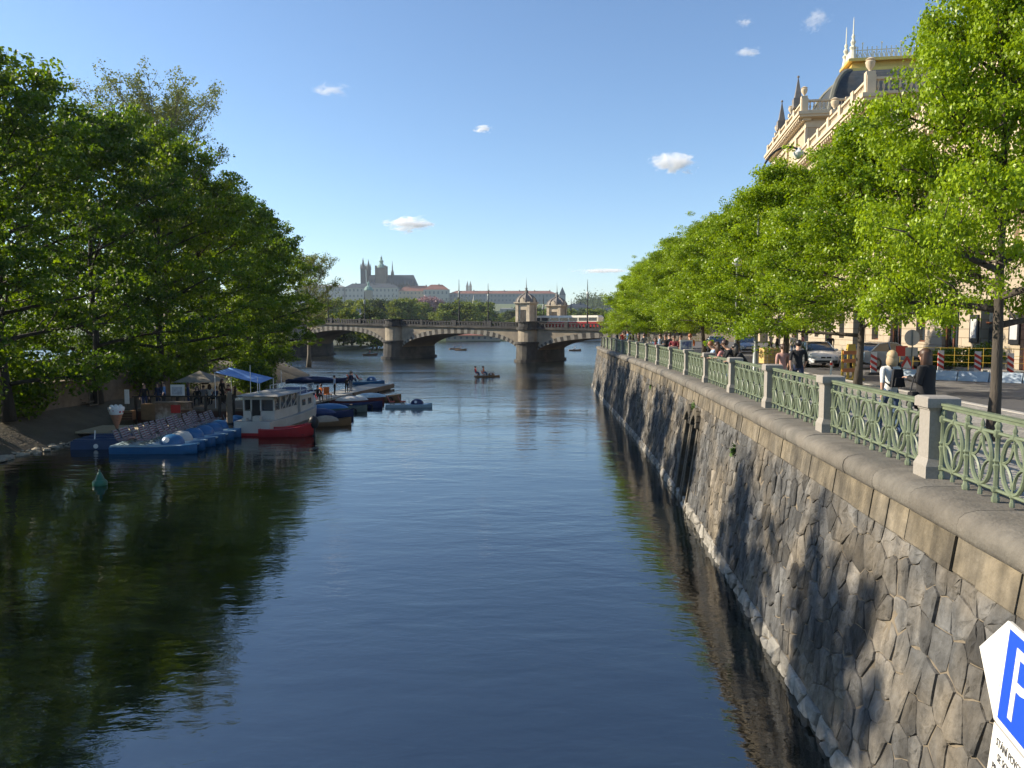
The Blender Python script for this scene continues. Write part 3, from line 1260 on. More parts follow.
place_tree('poplar', bare, 'tall thinly leaved pale tree rising behind the dark island trees', (-29.8, 67.0, 1.6), 0.3, (1, 1, 1.04))
bare2 = make_tree_meshes(302, 14.5, 4.0, 4.4, broad, 30, 9, 4, 12, 0.17, 0.36, 0.3, LM_PALE, mat('pale_bark', (0.17, 0.15, 0.12)), up=0.7, flat=0.9)
place_tree('poplar', bare2, 'small thinly leaved pale tree at the tip of the island beside the bridge', (-27.2, 103.0, 1.3), 1.1, (0.9, 0.9, 1.0))

# bank of the island -------------------------------------------------------
M_SAND = mat('sandy_bank', (0.12, 0.095, 0.065), 0.95, 0.3, 0.8, 0.05, 6, c2=(0.10, 0.085, 0.055), c2scale=0.35, c2amt=0.9)
M_RIP = mat('shore_stone', (0.33, 0.29, 0.22), 0.9, 0.3, 3, 0.01)


def build_island():
    rs = np.random.RandomState(5)
    ys = np.linspace(-25, 118, 96)
    us = np.array([-2.0, -0.6, 0.0, 0.7, 1.8, 3.2, 5.0, 8, 14, 24, 34, 44])
    zs = np.array([-0.9, -0.25, 0.06, 0.35, 0.8, 1.35, 1.8, 2.1, 2.3, 2.3, 2.2, -0.9])
    V = []
    for y in ys:
        tip = max(0, (y - 96) / 22)
        sh = -24.6 - 0.25 * math.sin(y * 0.23) - 0.5 * math.sin(y * 0.071 + 1) - tip ** 2 * 10
        if y > 30:
            sh -= 0.02 * (y - 30)
        for u, z in zip(us, zs):
            k = 1.0 if y < 112 else max(-0.3, 1 - (y - 112) / 5)
            V.append((sh - u * (1 - 0.35 * tip), y + rs.uniform(-0.15, 0.15), z * k + (rs.uniform(-0.06, 0.06) if z > 0 else 0)))
    n, m = len(ys), len(us)
    F = [(i * m + j, (i + 1) * m + j, (i + 1) * m + j + 1, i * m + j + 1) for i in range(n - 1) for j in range(m - 1)]
    me = bpy.data.meshes.new('island_ground')
    me.from_pydata(V, [], F)
    me.materials.append(M_SAND)
    me.polygons.foreach_set('use_smooth', [True] * len(me.polygons))
    o = bpy.data.objects.new('island_ground', me)
    col.objects.link(o)
    struct(o)
    # loose stones along the waterline: nobody could count them
    rn = random.Random(3)
    mb = MB()
    for k in range(420):
        y = rn.uniform(26, 60)
        x = -24.4 - 0.02 * max(0, y - 30) - 0.25 * math.sin(y * 0.23) - 0.5 * math.sin(y * 0.071 + 1) + rn.gauss(0.05, 0.35)
        r_ = rn.uniform(0.06, 0.22)
        mb.T = Matrix.Translation((x, y, rn.uniform(-0.02, 0.1))) @ Matrix.Rotation(rn.uniform(0, 6), 4, 'Z') @ Matrix.Rotation(rn.uniform(-0.4, 0.4), 4, 'X')
        mb.ball((0, 0, 0), r_, 6, sz=0.5, sx=rn.uniform(0.8, 1.5))
    mb.T = None
    tag(mb.build('shore_rubble', M_RIP), kind='stuff')


build_island()
# ================================================================== arched bridge
M_BR_STONE = mat('bridge_sandstone', (0.28, 0.235, 0.17), 0.9, 0.3, 0.8, 0.01, c2=(0.13, 0.11, 0.09), c2scale=0.25, c2amt=0.8)
M_BR_DARK = mat('blackened_stone', (0.032, 0.031, 0.03), 0.9, 0.4, 1.0, 0.01, c2=(0.14, 0.12, 0.09), c2scale=0.3, c2amt=0.6)
M_BR_LIGHT = mat('pale_voussoir', (0.21, 0.195, 0.165), 0.9, 0.25, 1.0)
M_BR_SOFFIT = mat('arch_soffit', (0.30, 0.225, 0.15), 0.9, 0.3, 0.6, c2=(0.12, 0.09, 0.07), c2scale=0.3, c2amt=0.6)
M_PARAPET = mat('parapet_iron', (0.025, 0.025, 0.026), 0.8, 0.3, 2.0)
M_TRAM_RED = mat('tram_red', (0.33, 0.02, 0.02), 0.35, 0.1, 3)
M_CREAM = mat('tram_cream', (0.62, 0.58, 0.48), 0.4, 0.1, 3)
M_LEAD = mat('lead_roof', (0.19, 0.17, 0.15), 0.7, 0.3, 2)
BW = 10.5
B0 = Vector((2.9, 142.0, 0))
BA = math.atan2(0.5, -0.866)           # direction of increasing s


def deck_z(s):
    return 6.05 + 0.0195 * min(s, 62) + 0.0


def build_bridge():
    root = thing('arch_bridge', 'dark stone bridge of low arches with banded voussoirs crossing the river', 'bridge', (B0.x, B0.y, 0), BA)
    # local frame: +x along the bridge (away to the left bank), +y = towards the camera side? checked below
    # local y axis = rotate(+x by 90) ; the camera side is local +y because the bridge runs to the left
    yf, yb = 0.0, -BW
    piers = [(-33.0, 3.0), (0.0, 4.4), (31.2, 4.6), (60.5, 4.6), (89.0, 4.6), (117.0, 4.6)]
    for i in range(len(piers)):
        s0, w0 = piers[i]
        if i == 0:
            continue
        mb = MB()
        # pier shaft with pointed-round cutwaters front and back
        hw = w0 / 2
        def outline(k, ext):
            pts = []
            for a in range(9):
                t = PI * a / 8
                pts.append((s0 + hw * k * math.cos(t), yf + ext * math.sin(t) * k))
            for a in range(9):
                t = PI + PI * a / 8
                pts.append((s0 + hw * k * math.cos(t), yb + ext * math.sin(t) * k))
            return pts
        mb.prism(outline(1.14, 2.4), -1.5, 0.5, 0)
        mb.prism(outline(1.0, 2.2), 0.5, 3.4, 0, inset=0.02)
        mb.prism(outline(1.06, 2.3), 3.4, 3.75, 0)
        mb.prism(outline(0.86, 1.7), 3.75, deck_z(s0) - 0.1, 1)
        mb.prism(outline(0.98, 2.0), deck_z(s0) - 0.1, deck_z(s0) + 0.35, 0)
        mb.prism(outline(0.86, 1.75), deck_z(s0) + 0.35, deck_z(s0) + 1.25, 0)
        mb.prism(outline(0.94, 1.9), deck_z(s0) + 1.25, deck_z(s0) + 1.42, 0)
        mb.build('pier', [M_BR_DARK, M_BR_STONE], root)
    for i in range(len(piers) - 1):
        (sa, wa), (sb, wb) = piers[i], piers[i + 1]
        a, b = sa + wa / 2 * 0.84, sb - wb / 2 * 0.84
        c = (a + b) / 2
        half = (b - a) / 2
        spring = 1.5
        crown = min(deck_z(a), deck_z(b)) - 0.85
        rise = crown - spring
        n = 56
        def arch(t, extra=0.0):
            x = c + (half + extra * 0.35) * -math.cos(t)
            z = spring + (rise + extra) * math.sin(t) ** 0.9
            return x, z
        # voussoir ring, alternately pale and dark, proud of the spandrel
        for side, yy in ((1, yf), (-1, yb)):
            mb = MB()
            for k in range(n):
                t0, t1 = PI * k / n, PI * (k + 1) / n
                th = 1.1 if k % 2 else 0.95
                q = [arch(t0), arch(t1), arch(t1, th), arch(t0, th)]
                vs = [(x, yy + side * 0.10, z) for x, z in q] + [(x, yy - side * 0.05, z) for x, z in q]
                mb.add(vs, [(0, 1, 2, 3), (0, 4, 5, 1), (2, 6, 7, 3), (1, 5, 6, 2), (3, 7, 4, 0)], k % 2)
            mb.build('arch_ring', [M_BR_DARK, M_BR_LIGHT], root)
        mb = MB()
        for k in range(n):
            t0, t1 = PI * k / n, PI * (k + 1) / n
            (x0, z0), (x1, z1) = arch(t0), arch(t1)
            mb.sheet([(x0, yf, z0), (x1, yf, z1), (x1, yb, z1), (x0, yb, z0)], 0)
            for yy in (yf, yb):
                mb.sheet([(x0, yy, z0), (x1, yy, z1), (x1, yy, deck_z(x1)), (x0, yy, deck_z(x0))], 1)
        for xx in (a, b):
            mb.sheet([(xx, yf, -1), (xx, yb, -1), (xx, yb, spring), (xx, yf, spring)], 0)
        mb.build('vault', [M_BR_SOFFIT, M_BR_STONE], root)
    # deck, cornice and pierced parapet
    s0, s1 = -40, 120
    mb = MB()
    css = {1: MB(), -1: MB()}
    prs = {1: MB(), -1: MB()}
    stp = 2.0
    n = int((s1 - s0) / stp)
    for k in range(n):
        a, b = s0 + k * stp, s0 + (k + 1) * stp
        za, zb = deck_z(a), deck_z(b)
        mb.add([(a, yf, za), (b, yf, zb), (b, yb, zb), (a, yb, za), (a, yf, za + 0.25), (b, yf, zb + 0.25), (b, yb, zb + 0.25), (a, yb, za + 0.25)],
               [(4, 5, 6, 7), (0, 1, 5, 4), (3, 2, 6, 7)])
        for yy, sd in ((yf, 1), (yb, -1)):
            cs, pr = css[sd], prs[sd]
            y0, y1 = sorted((yy - sd * 0.1, yy + sd * 0.38))
            cs.add([(a, y0, za), (b, y0, zb), (b, y1, zb), (a, y1, za), (a, y0, za + 0.28), (b, y0, zb + 0.28), (b, y1, zb + 0.28), (a, y1, za + 0.28)],
                   [(3, 2, 1, 0), (4, 5, 6, 7), (0, 1, 5, 4), (1, 2, 6, 5), (2, 3, 7, 6), (3, 0, 4, 7)])
            y0, y1 = sorted((yy + sd * 0.02, yy + sd * 0.30))
            z = (za + zb) / 2
            pr.box(a, b, y0, y1, z + 0.281, z + 0.45)
            pr.box(a, b, y0, y1, z + 1.08, z + 1.25)
            for j in range(3):
                xx = a + (j + 0.5) * stp / 3
                pr.box(xx - 0.13, xx + 0.13, y0 + 0.05, y1 - 0.05, z + 0.451, z + 1.079)
            if k % 4 == 0:
                pr.box(a - 0.3, a + 0.3, y0 - 0.06, y1 + 0.06, z + 0.282, z + 1.42)
    mb.build('deck', M_ASPHALT, root)
    for sd in (1, -1):
        css[sd].build('cornice', M_BR_DARK, root)
        prs[sd].build('parapet', M_PARAPET, root)
    # abutment on the east bank
    mb = MB()
    mb.box(-60, -33 + 1.4, yb - 0.5, yf + 0.5, -1, deck_z(-33))
    mb.build('abutment', M_BR_STONE, root)
    return root


def bridge_pt(s, y, z):
    c, n_ = math.cos(BA), math.sin(BA)
    return Vector((B0.x + c * s - n_ * y, B0.y + n_ * s + c * y, z))


build_bridge()


def pavilion(s, y, label):
    z = deck_z(s)
    p = bridge_pt(s, y, z + 0.2)
    t = thing('toll_pavilion', label, 'pavilion', p, BA, 'pavilions on the bridge')
    t.scale.z = 0.86 if y > -4 else 0.80
    hw = 1.3
    mb = MB()
    mb.box(-hw - 0.2, hw + 0.2, -hw - 0.2, hw + 0.2, -0.6, 1.3)
    mb.build('plinth', M_BR_STONE, t)
    mb = MB()
    mb.box(-hw, hw, -hw, hw, 1.3, 5.1)
    for sx in (-1, 1):
        for sy in (-1, 1):
            mb.cbox(sx * (hw - 0.1), sy * (hw - 0.1), 1.302, 0.55, 0.55, 3.79)
    mb.build('wall', M_PAV, t)
    mb = MB()
    mb.cbox(0, 0, 5.1, 2 * hw + 0.5, 2 * hw + 0.5, 0.22)
    mb.cbox(0, 0, 5.32, 2 * hw + 0.9, 2 * hw + 0.9, 0.25)
    mb.build('cornice', M_PAV, t)
    mb = MB()
    prof = [(r_ * 0.77, z_) for r_, z_ in [(2.45, 5.57), (2.4, 5.9), (2.1, 6.4), (1.5, 6.9), (0.8, 7.25), (0.35, 7.5), (0.3, 8.1)]]
    mb.lathe(prof, (0, 0, 0), 8, a0=PI / 8)
    for k in range(8):
        a = PI / 8 + k * PI / 4
        mb.tube([(r * 1.02 * math.cos(a), r * 1.02 * math.sin(a), z_) for r, z_ in prof], 0.12, 5)
    mb.build('dome', M_LEAD, t)
    for k in range(4):
        mb = MB()
        a = k * PI / 2
        mb.T = Matrix.Rotation(a, 4, 'Z')
        mb.box(-0.4, 0.4, 1.4, 1.75, 5.57, 6.25)
        mb.box(-0.22, 0.22, 1.35, 1.7, 6.251, 6.5)
        mb.build('dormer', M_PAV, t)
    mb = MB()
    mb.lathe([(0.3, 8.1), (0.18, 8.3), (0.3, 8.5), (0.1, 8.7), (0.03, 10.2), (0.01, 11.0)], n=8)
    mb.build('finial', M_GREYMETAL, t)
    mb = MB()
    mb.box(-0.55, 0.55, hw + 0.005, hw + 0.06, 1.4, 3.9)
    mb.build('doorway', M_BR_DARK, t)


M_PAV = mat('pavilion_stone', (0.50, 0.43, 0.32), 0.85, 0.2, 1.5, c2=(0.25, 0.20, 0.14), c2scale=0.5, c2amt=0.5)
pavilion(1.2, -1.6, 'cream stone domed pavilion on the near side of the bridge')
pavilion(-1.5, -BW + 1.6, 'cream stone domed pavilion on the far side of the bridge behind the tram')


def bridge_mast(s, y, h, label, arm=False):
    t = thing('tram_mast', label, 'mast', bridge_pt(s, y, deck_z(s) + 0.25), BA, 'tall masts on the bridge')
    mb = MB()
    mb.lathe([(0.28, 0), (0.28, 0.6), (0.16, 0.9), (0.13, h * 0.3), (0.16, h * 0.32), (0.10, h * 0.34), (0.07, h * 0.85), (0.03, h)], n=8)
    mb.build('pole', M_PARAPET, t)
    mb = MB()
    mb.lathe([(0.05, h * 0.60), (0.2, h * 0.62), (0.2, h * 0.72), (0.06, h * 0.76)], n=8)
    mb.build('lantern', M_GREYMETAL, t)
    return t


masts = [(12, 0.1, 'behind the left arch'), (330, 0.1, '')]
for (px, top, side, lab) in ((329.5, 287, 0, 'slim dark mast nearest the island on the bridge'), (365, 292, 1, 'slim dark mast on the bridge below the green domed church'),
                             (459.5, 280, 0, 'tall dark mast on the bridge below the twin church towers'), (488, 284, 1, 'dark mast on the bridge between the tall mast and the pavilion'),
                             (543.5, 297, 1, 'short dark mast between the two bridge pavilions'), (570.5, 299, 1, 'thin far mast just past the second pavilion'),
                             (586.5, 280, 0, 'tallest mast on the bridge, rising from the trams'), (616.5, 286, 1, 'mast at the quay end of the bridge beside the lindens')):
    y = -0.5 if side == 0 else -BW + 0.5
    # find s whose pixel column matches
    best = min(np.arange(-38, 118, 0.25), key=lambda s: abs(512 + FPX * bridge_pt(s, y, 0).x / bridge_pt(s, y, 0).y - px))
    P = bridge_pt(best, y, 0)
    h = CAM_Z + (328 - top) / FPX * P.y - deck_z(best) - 0.25
    bridge_mast(best, y, h, lab)


def tram(sc_, label, length=14.0):
    t = thing('tram', label, 'tram', bridge_pt(sc_, -5.0, deck_z(sc_) + 0.25), BA, 'red and cream trams on the bridge')
    hl = length / 2
    mb = MB()
    mb.box(-hl, hl, -1.25, 1.25, 0.35, 1.55)
    mb.build('lower_body', M_TRAM_RED, t)
    mb = MB()
    mb.box(-hl + 0.05, hl - 0.05, -1.22, 1.22, 1.551, 1.75)
    n = 7
    for k in range(n + 1):
        x = -hl + 0.25 + (length - 0.5) * k / n
        mb.box(x - 0.13, x + 0.13, -1.2, 1.2, 1.751, 2.55)
    mb.box(-hl + 0.05, hl - 0.05, -1.22, 1.22, 2.551, 3.05, tx=0.3, ty=0.25)
    mb.build('upper_body', M_CREAM, t)
    mb = MB()
    mb.box(-hl + 0.2, hl - 0.2, -1.15, 1.15, 1.751, 2.549)
    mb.build('windows', M_GLASS, t).name = 'glazing'
    for x in (-hl + 2.5, -hl + 4.2, hl - 4.2, hl - 2.5):
        mb = MB()
        mb.T = Matrix.Translation((x, 0, 0.38)) @ Matrix.Rotation(PI / 2, 4, 'X')
        mb.lathe([(0.36, -1.2), (0.36, 1.2)], n=12)
        mb.build('wheel', M_BLACK, t)
    t.scale.z = 0.78
    return t


tram(-5.5, 'red and cream tram just past the bridge pavilions')
tram(-21.0, 'red and cream tram crossing the bridge nearest the quay')

# ================================================================== far shore, castle hill
M_FIELD = mat('grassy_hill', (0.09, 0.13, 0.05), 0.95, 0.3, 0.01, c2=(0.15, 0.15, 0.08), c2scale=0.004, c2amt=0.8)
M_FWALL = mat('far_render_wall', (0.34, 0.33, 0.30), 0.9, 0.12, 0.1)
M_FWALL2 = mat('far_ochre_wall', (0.33, 0.28, 0.21), 0.9, 0.12, 0.1)
M_FWALL3 = mat('far_grey_wall', (0.24, 0.24, 0.235), 0.9, 0.15, 0.1)
M_FROOF = mat('far_tile_roof', (0.20, 0.075, 0.05), 0.9, 0.25, 0.1)
M_FSLATE = mat('far_slate_roof', (0.03, 0.042, 0.06), 0.8, 0.2, 0.1)
M_FCOPPER = mat('verdigris_roof', (0.16, 0.27, 0.23), 0.8, 0.2, 0.2)
M_GOTHIC = mat('gothic_stone', (0.038, 0.042, 0.052), 0.9, 0.3, 0.1)
M_FWIN = glass_mat('far_window', (0.10, 0.11, 0.12), 0.5)
M_BLOSSOM = leaf_mat('blossom', (0.30, 0.17, 0.17), (0.45, 0.30, 0.30), (0.2, 0.3, 0.2), 0.3)


def hill_z(x, y):
    """far terrain: river plain, then the castle hill and the plateau to its right"""
    def sm(t):
        t = min(1, max(0, t))
        return t * t * (3 - 2 * t)
    base = 3.0 + 6 * sm((y - 360) / 500)
    castle = 40 * sm((y - 1060) / 330) * sm((x + 760) / 300) * sm((330 - x) / 260)
    right = 43 * sm((y - 1000) / 420) * sm((x - 40) / 260)
    left = 40 * sm((y - 900) / 700) * sm((-320 - x) / 500)
    return base + max(castle, right, left)


def build_far_ground():
    xs = np.concatenate([np.linspace(-4200, -900, 12), np.linspace(-840, 900, 60), np.linspace(1000, 4200, 12)])
    ys = np.concatenate([[368, 370], np.linspace(374, 2000, 60), np.linspace(2100, 4300, 10)])
    V = []
    for y in ys:
        for x in xs:
            z = hill_z(x, y) if y > 369 else -1.0
            V.append((x, y + (0 if x < 60 else 0), z))
    m = len(xs)
    F = [(i * m + j, i * m + j + 1, (i + 1) * m + j + 1, (i + 1) * m + j) for i in range(len(ys) - 1) for j in range(m - 1)]
    me = bpy.data.meshes.new('castle_hill')
    me.from_pydata(V, [], F)
    me.materials.append(M_FIELD)
    me.polygons.foreach_set('use_smooth', [True] * len(me.polygons))
    o = bpy.data.objects.new('castle_hill', me)
    col.objects.link(o)
    struct(o)
    # the west bank: wooded island and embankment seen under the bridge
    mb = MB()
    mb.prism([(-420, 222), (-50, 222), (-46, 232), (-46, 300), (-64, 366), (-420, 366)], -1, 0.7)
    struct(mb.build('west_bank', mat('dark_soil', (0.06, 0.065, 0.03), 0.95, 0.3, 0.3)))
    for k in range(3):
        pass


build_far_ground()

# far trees: three low meshes, each tree its own object
LM_FAR = leaf_mat('far_leaf', (0.07, 0.12, 0.015), (0.21, 0.26, 0.035), (0.3, 0.42, 0.06), 0.3, 0.7)
LM_FARD = leaf_mat('far_dark_leaf', (0.03, 0.055, 0.015), (0.07, 0.10, 0.02), (0.3, 0.42, 0.06), 0.3, 0.7)
FAR_T = [make_tree_meshes(401 + k, 15.0, 2.2, 5.6, broad, 12, 4, 3, 12, 1.0, 1.5, 0.35, lm, M_BARK_DARK, up=0.5, flat=0.7, tube_n=4) for k, lm in enumerate((LM_FAR, LM_FARD, LM_FAR, LM_FARD))]
BLOS_T = make_tree_meshes(409, 12.0, 2.2, 5.6, broad, 12, 4, 3, 12, 1.0, 1.5, 0.35, M_BLOSSOM, M_BARK_DARK, up=0.5, flat=0.7, tube_n=4)
rn = random.Random(21)
for i in range(46):
    px = 300 + 240 * (i / 46) + rn.uniform(-3, 3)
    Y = rn.uniform(372, 520)
    X = (px - 512) / FPX * Y
    top = 296 + (8 * math.sin(px * 0.09) + rn.uniform(-3, 7)) + max(0, (px - 440) * 0.16)
    if 352 < px < 382:
        top -= 14
    g = hill_z(X, Y)
    H = CAM_Z + (328 - top) / FPX * Y - g
    H = max(6, min(H, 22)) * 0.80
    k = rn.choice((0, 0, 1, 2))
    s = H / 15
    place_tree('riverside_tree', FAR_T[k], 'leafy green tree in the belt below the castle hill, beyond the bridge', (X, Y, g - 0.2), rn.uniform(0, 6), (s * 1.05, s * 1.05, s), 'trees between the river and the castle hill')
for i in range(20):
    px = 500 + i * 6.3 + rn.uniform(-2, 2)
    Y = rn.uniform(385, 640)
    X = (px - 512) / FPX * Y
    g = hill_z(X, Y)
    H = CAM_Z + (328 - rn.uniform(305, 314)) / FPX * Y - g
    s = max(6, H) * 0.85 / 15
    place_tree('embankment_tree', FAR_T[rn.choice((0, 1, 2))], 'green tree on the far embankment behind the bridge trams and pavilions', (X, Y, g - 0.2), rn.uniform(0, 6), (s * 1.2, s * 1.2, s), 'trees on the far embankment behind the trams')
for i in range(3):
    px = 424 + i * 6
    Y = 560 + 12 * i
    g = hill_z((px - 512) / FPX * Y, Y)
    place_tree('blossoming_tree', BLOS_T, 'pale pink blossoming tree among the green trees below the castle', ((px - 512) / FPX * Y, Y, g + 4), i, (1.2, 1.2, 1.45), 'blossoming trees below the castle')
for i in range(13):
    X = -95 + i * 4.6 + rn.uniform(-1, 1)
    Y = 228 + rn.uniform(0, 14) + (i % 2) * 8
    k = rn.choice((1, 3, 0))
    place_tree('west_bank_tree', FAR_T[k], 'dark bushy tree on the west bank seen under the bridge arch', (X, Y, -0.9), rn.uniform(0, 6), (0.9, 0.9, rn.uniform(0.6, 0.85)), 'trees under the island end of the bridge')
# woods on the slopes: nobody could count these
def wood(name, pts, size, m, lw=0.9):
    rs = np.random.RandomState(len(pts))
    C = np.array(pts)
    n = 330
    idx = np.repeat(np.arange(len(C)), n)
    off = rs.normal(size=(len(idx), 3)) * 0.5
    sz = rs.uniform(0.7, 1.3, len(C)) * size
    cent = C[idx] + off * sz[idx][:, None] * np.array([1, 1, 0.9])
    cent[:, 2] += size * 0.7
    nrm = rs.normal(size=(len(idx), 3)) + np.array([0, 0, 0.5])
    nrm /= np.linalg.norm(nrm, axis=1, keepdims=True)
    V, F = leaves_arrays(cent, nrm, size * 0.17, rs)
    tint = np.clip(rs.uniform(0, 1, len(C))[idx] * 0.7 + rs.uniform(0, 0.3, len(idx)), 0, 1)
    o = bpy.data.objects.new(name, np_mesh(name, V, F, [m], tint))
    col.objects.link(o)
    tag(o, kind='stuff')


pts = []
for i in range(230):
    X = rn.uniform(-420, -30)
    Y = rn.uniform(960, 1290)
    if (Y - 960) / 330 > rn.uniform(0.3, 1.1):
        continue
    pts.append((X, Y, hill_z(X, Y)))
wood('hillside_wood', pts, 11, LM_FARD)
pts = []
for i in range(300):
    Y = rn.uniform(1180, 1560)
    X = rn.uniform(0.088, 0.42) * Y
    pts.append((X, Y, hill_z(X, Y)))
wood('plateau_wood', pts, 15, LM_FARD)

# ------------------------------------------------------------------ castle
CY = 1500.0
PXM = CY / FPX


def cx_(px):
    return (px - 512) * PXM


def cz_(py):
    return CAM_Z + (328 - py) * PXM


def palace(name, label, px0, px1, ytop, ybase, roof_h, wall_m, roof_m, Y=CY, depth=26, rows=3, cat='palace', bays=None, hip=True, group=None):
    x0, x1 = (px0 - 512) / FPX * Y, (px1 - 512) / FPX * Y
    zt = CAM_Z + (328 - ytop) / FPX * Y
    zb = CAM_Z + (328 - ybase) / FPX * Y
    t = thing(name, label, cat, (x0, Y, zb), 0, group)
    W, H = x1 - x0, zt - zb
    bays = bays or max(3, int(W / 7))
    opens = []
    for r_ in range(rows):
        for k in range(bays):
            c = W * (k + 0.5) / bays
            z = H * (r_ + 0.35) / rows
            opens.append((c - W / bays * 0.2, c + W / bays * 0.2, z, z + H / rows * 0.42))
    mb = MB()
    mb.T = Matrix.Rotation(-PI / 2, 4, 'Z') @ Matrix.Scale(-1, 4, (1, 0, 0)) if False else None
    # front wall in the plane y = 0 (swap axes of holed)
    tmp = MB()
    holed(tmp, 0, W, 0, H, opens, depth=0.6, mi=0, back=1, x=0.0)
    mb.add([(p[1], p[0], p[2]) for p in tmp.v], tmp.f, tmp.m)
    mb.sheet([(0, 0, 0), (0, depth, 0), (0, depth, H), (0, 0, H)], 0)
    mb.sheet([(W, 0, 0), (W, depth, 0), (W, depth, H), (W, 0, H)], 0)
    mb.sheet([(0, depth, 0), (W, depth, 0), (W, depth, H), (0, depth, H)], 0)
    mb.build('wall', [wall_m, M_FWIN], t)
    mb = MB()
    e = 0.8
    i_ = min(depth / 2, W / 3) if hip else 0
    vs = [(-e, -e, H), (W + e, -e, H), (W + e, depth + e, H), (-e, depth + e, H), (i_, depth / 2, H + roof_h), (W - i_, depth / 2, H + roof_h)]
    mb.add(vs, [(0, 1, 5, 4), (1, 2, 5), (2, 3, 4, 5), (3, 0, 4), (3, 2, 1, 0)])
    for k in range(max(1, int(W / 28))):
        x = W * (k + 0.6) / max(1, int(W / 28))
        mb.box(x - 0.9, x + 0.9, depth * 0.36, depth * 0.44, H + roof_h * 0.4, H + roof_h + 1.5)
    mb.build('roof', roof_m, t)
    return t


palace('castle_palace', 'pale palace wing with grey roof at the island side of the castle', 296, 346, 287.5, 306, 5, M_FWALL, M_FWALL3, rows=3)
palace('castle_palace', 'long pale palace wing with dark slate roof below the west spires', 345.2, 399, 288.3, 305, 9, M_FWALL, M_FSLATE, rows=3)
palace('castle_palace', 'palace wing with red tiled roof below the nave of the cathedral', 399.2, 433, 291.5, 305, 11, M_FWALL2, M_FROOF, rows=3)
palace('castle_palace', 'higher palace wing with red roof and tall windows at the end of the nave', 424, 449, 290.0, 304, 10, M_FWALL, M_FROOF, rows=2, Y=1480)
palace('castle_palace', 'very long grey convent wing with low brown roof stretching behind the pavilions', 449.5, 556, 294.0, 308, 6, M_FWALL3, M_FROOF, rows=3)
palace('castle_palace', 'white hall with dormered red roof below the castle terraces', 384, 404, 309, 320, 4, M_FWALL, M_FSLATE, Y=900, rows=2, depth=14)
palace('terrace_wall', 'long grey retaining wall stepping down the castle slope', 500, 560, 309, 316, 1, M_FWALL3, M_FWALL3, Y=1200, rows=1, cat='wall', depth=8)
palace('town_house', 'white town house with red roof among the trees below the castle', 405, 428, 312, 322, 4, M_FWALL, M_FROOF, Y=700, rows=2, depth=12, cat='house')
palace('town_house', 'grey town house with slate roof behind the far mast', 566, 590, 308, 320, 5, M_FWALL3, M_FSLATE, Y=900, rows=2, depth=14, cat='house')
palace('town_house', 'long pale town house above the trams', 590, 640, 311, 322, 4, M_FWALL, M_FSLATE, Y=820, rows=2, depth=14, cat='house')
palace('embankment_house', 'low grey boathouse on the far embankment under the middle arch', 446, 500, 335.5, 341.0, 1.2, M_FWALL2, M_FROOF, Y=352, rows=1, depth=9, cat='building', bays=9)
palace('embankment_house', 'grey pavilion on the far embankment under the quay-side arch', 560, 604, 334, 341.2, 1.4, M_FWALL3, M_FWALL3, Y=354, rows=1, depth=9, cat='building', bays=8)
palace('embankment_house', 'white roofed shed on the bank behind the bridge parapet near the island', 344, 366, 317, 326, 2, M_FWALL, M_FWALL3, Y=300, rows=1, depth=9, cat='building', bays=5)

t = thing('cathedral', 'dark gothic cathedral with twin west spires and a domed belfry above the castle', 'cathedral', (cx_(387), 1530, cz_(292)))
k_ = 1530 / FPX
def L(px, py):
    return (px - 387) * k_, (292 - py) * k_
mb = MB()
x0, z0 = L(366, 285)
x1, _ = L(411, 285)
mb.box(x0, x1, -2, 30, 0, L(0, 284)[1])
mb.build('nave', M_GOTHIC, t)
mb = MB()
zt, zb = L(0, 274.5)[1], L(0, 284)[1]
xa, xb = L(367, 0)[0], L(411, 0)[0]
mb.add([(xa, -3, zb), (L(415, 0)[0], -3, zb - 2), (L(415, 0)[0], 31, zb - 2), (xa, 31, zb), (xa, 14, zt), (L(411, 0)[0], 14, zt)], [(0, 1, 5, 4), (1, 2, 5), (2, 3, 4, 5), (3, 0, 4), (3, 2, 1, 0)])
mb.build('roof', M_FSLATE, t)
mb = MB()
for k in range(14):
    x = xa + 4 + (L(413, 0)[0] - xa - 6) * k / 13
    mb.cbox(x, -5, 0, 1.6, 4, L(0, 283)[1], ty=0.6)
    mb.lathe([(0.9, 0), (0.05, 7)], (x, -5, L(0, 283)[1]), 4)
mb.build('buttress', M_GOTHIC, t)
def spire(px0, px1, ybody, ytop, y, nm='west_tower'):
    a, b = L(px0, 0)[0], L(px1, 0)[0]
    c = (a + b) / 2
    w_ = b - a
    zb = L(0, ybody)[1]
    zt = L(0, ytop)[1]
    m = MB()
    m.cbox(c, y, 0, w_, w_, zb)
    m.lathe([(w_ * 0.5, 0), (w_ * 0.28, (zt - zb) * 0.4), (0.1, zt - zb)], (c, y, zb), 8)
    for sx in (-1, 1):
        for sy in (-1, 1):
            m.lathe([(w_ * 0.13, 0), (w_ * 0.1, 4), (0.05, 12)], (c + sx * w_ * 0.45, y + sy * w_ * 0.45, zb), 4)
    m.build(nm, M_GOTHIC, t)
spire(359.2, 363.8, 269, 257.5, 4)
spire(363.6, 367.8, 269, 258.6, 17)
spire(388.7, 391.3, 276, 260.5, 12, 'crossing_spire')
a, b = L(375.3, 0)[0], L(384.7, 0)[0]
c = (a + b) / 2
w_ = b - a
mb = MB()
mb.cbox(c, 0, 0, w_, w_, L(0, 268)[1])
for sx in (-1, 1):
    for sy in (-1, 1):
        mb.cbox(c + sx * w_ * 0.5, sy * w_ * 0.5, 0, 3, 3, L(0, 266)[1])
mb.build('belfry', mat('belfry_stone', (0.15, 0.115, 0.09), 0.9, 0.25, 0.1), t)
mb = MB()
h0 = L(0, 268)[1]
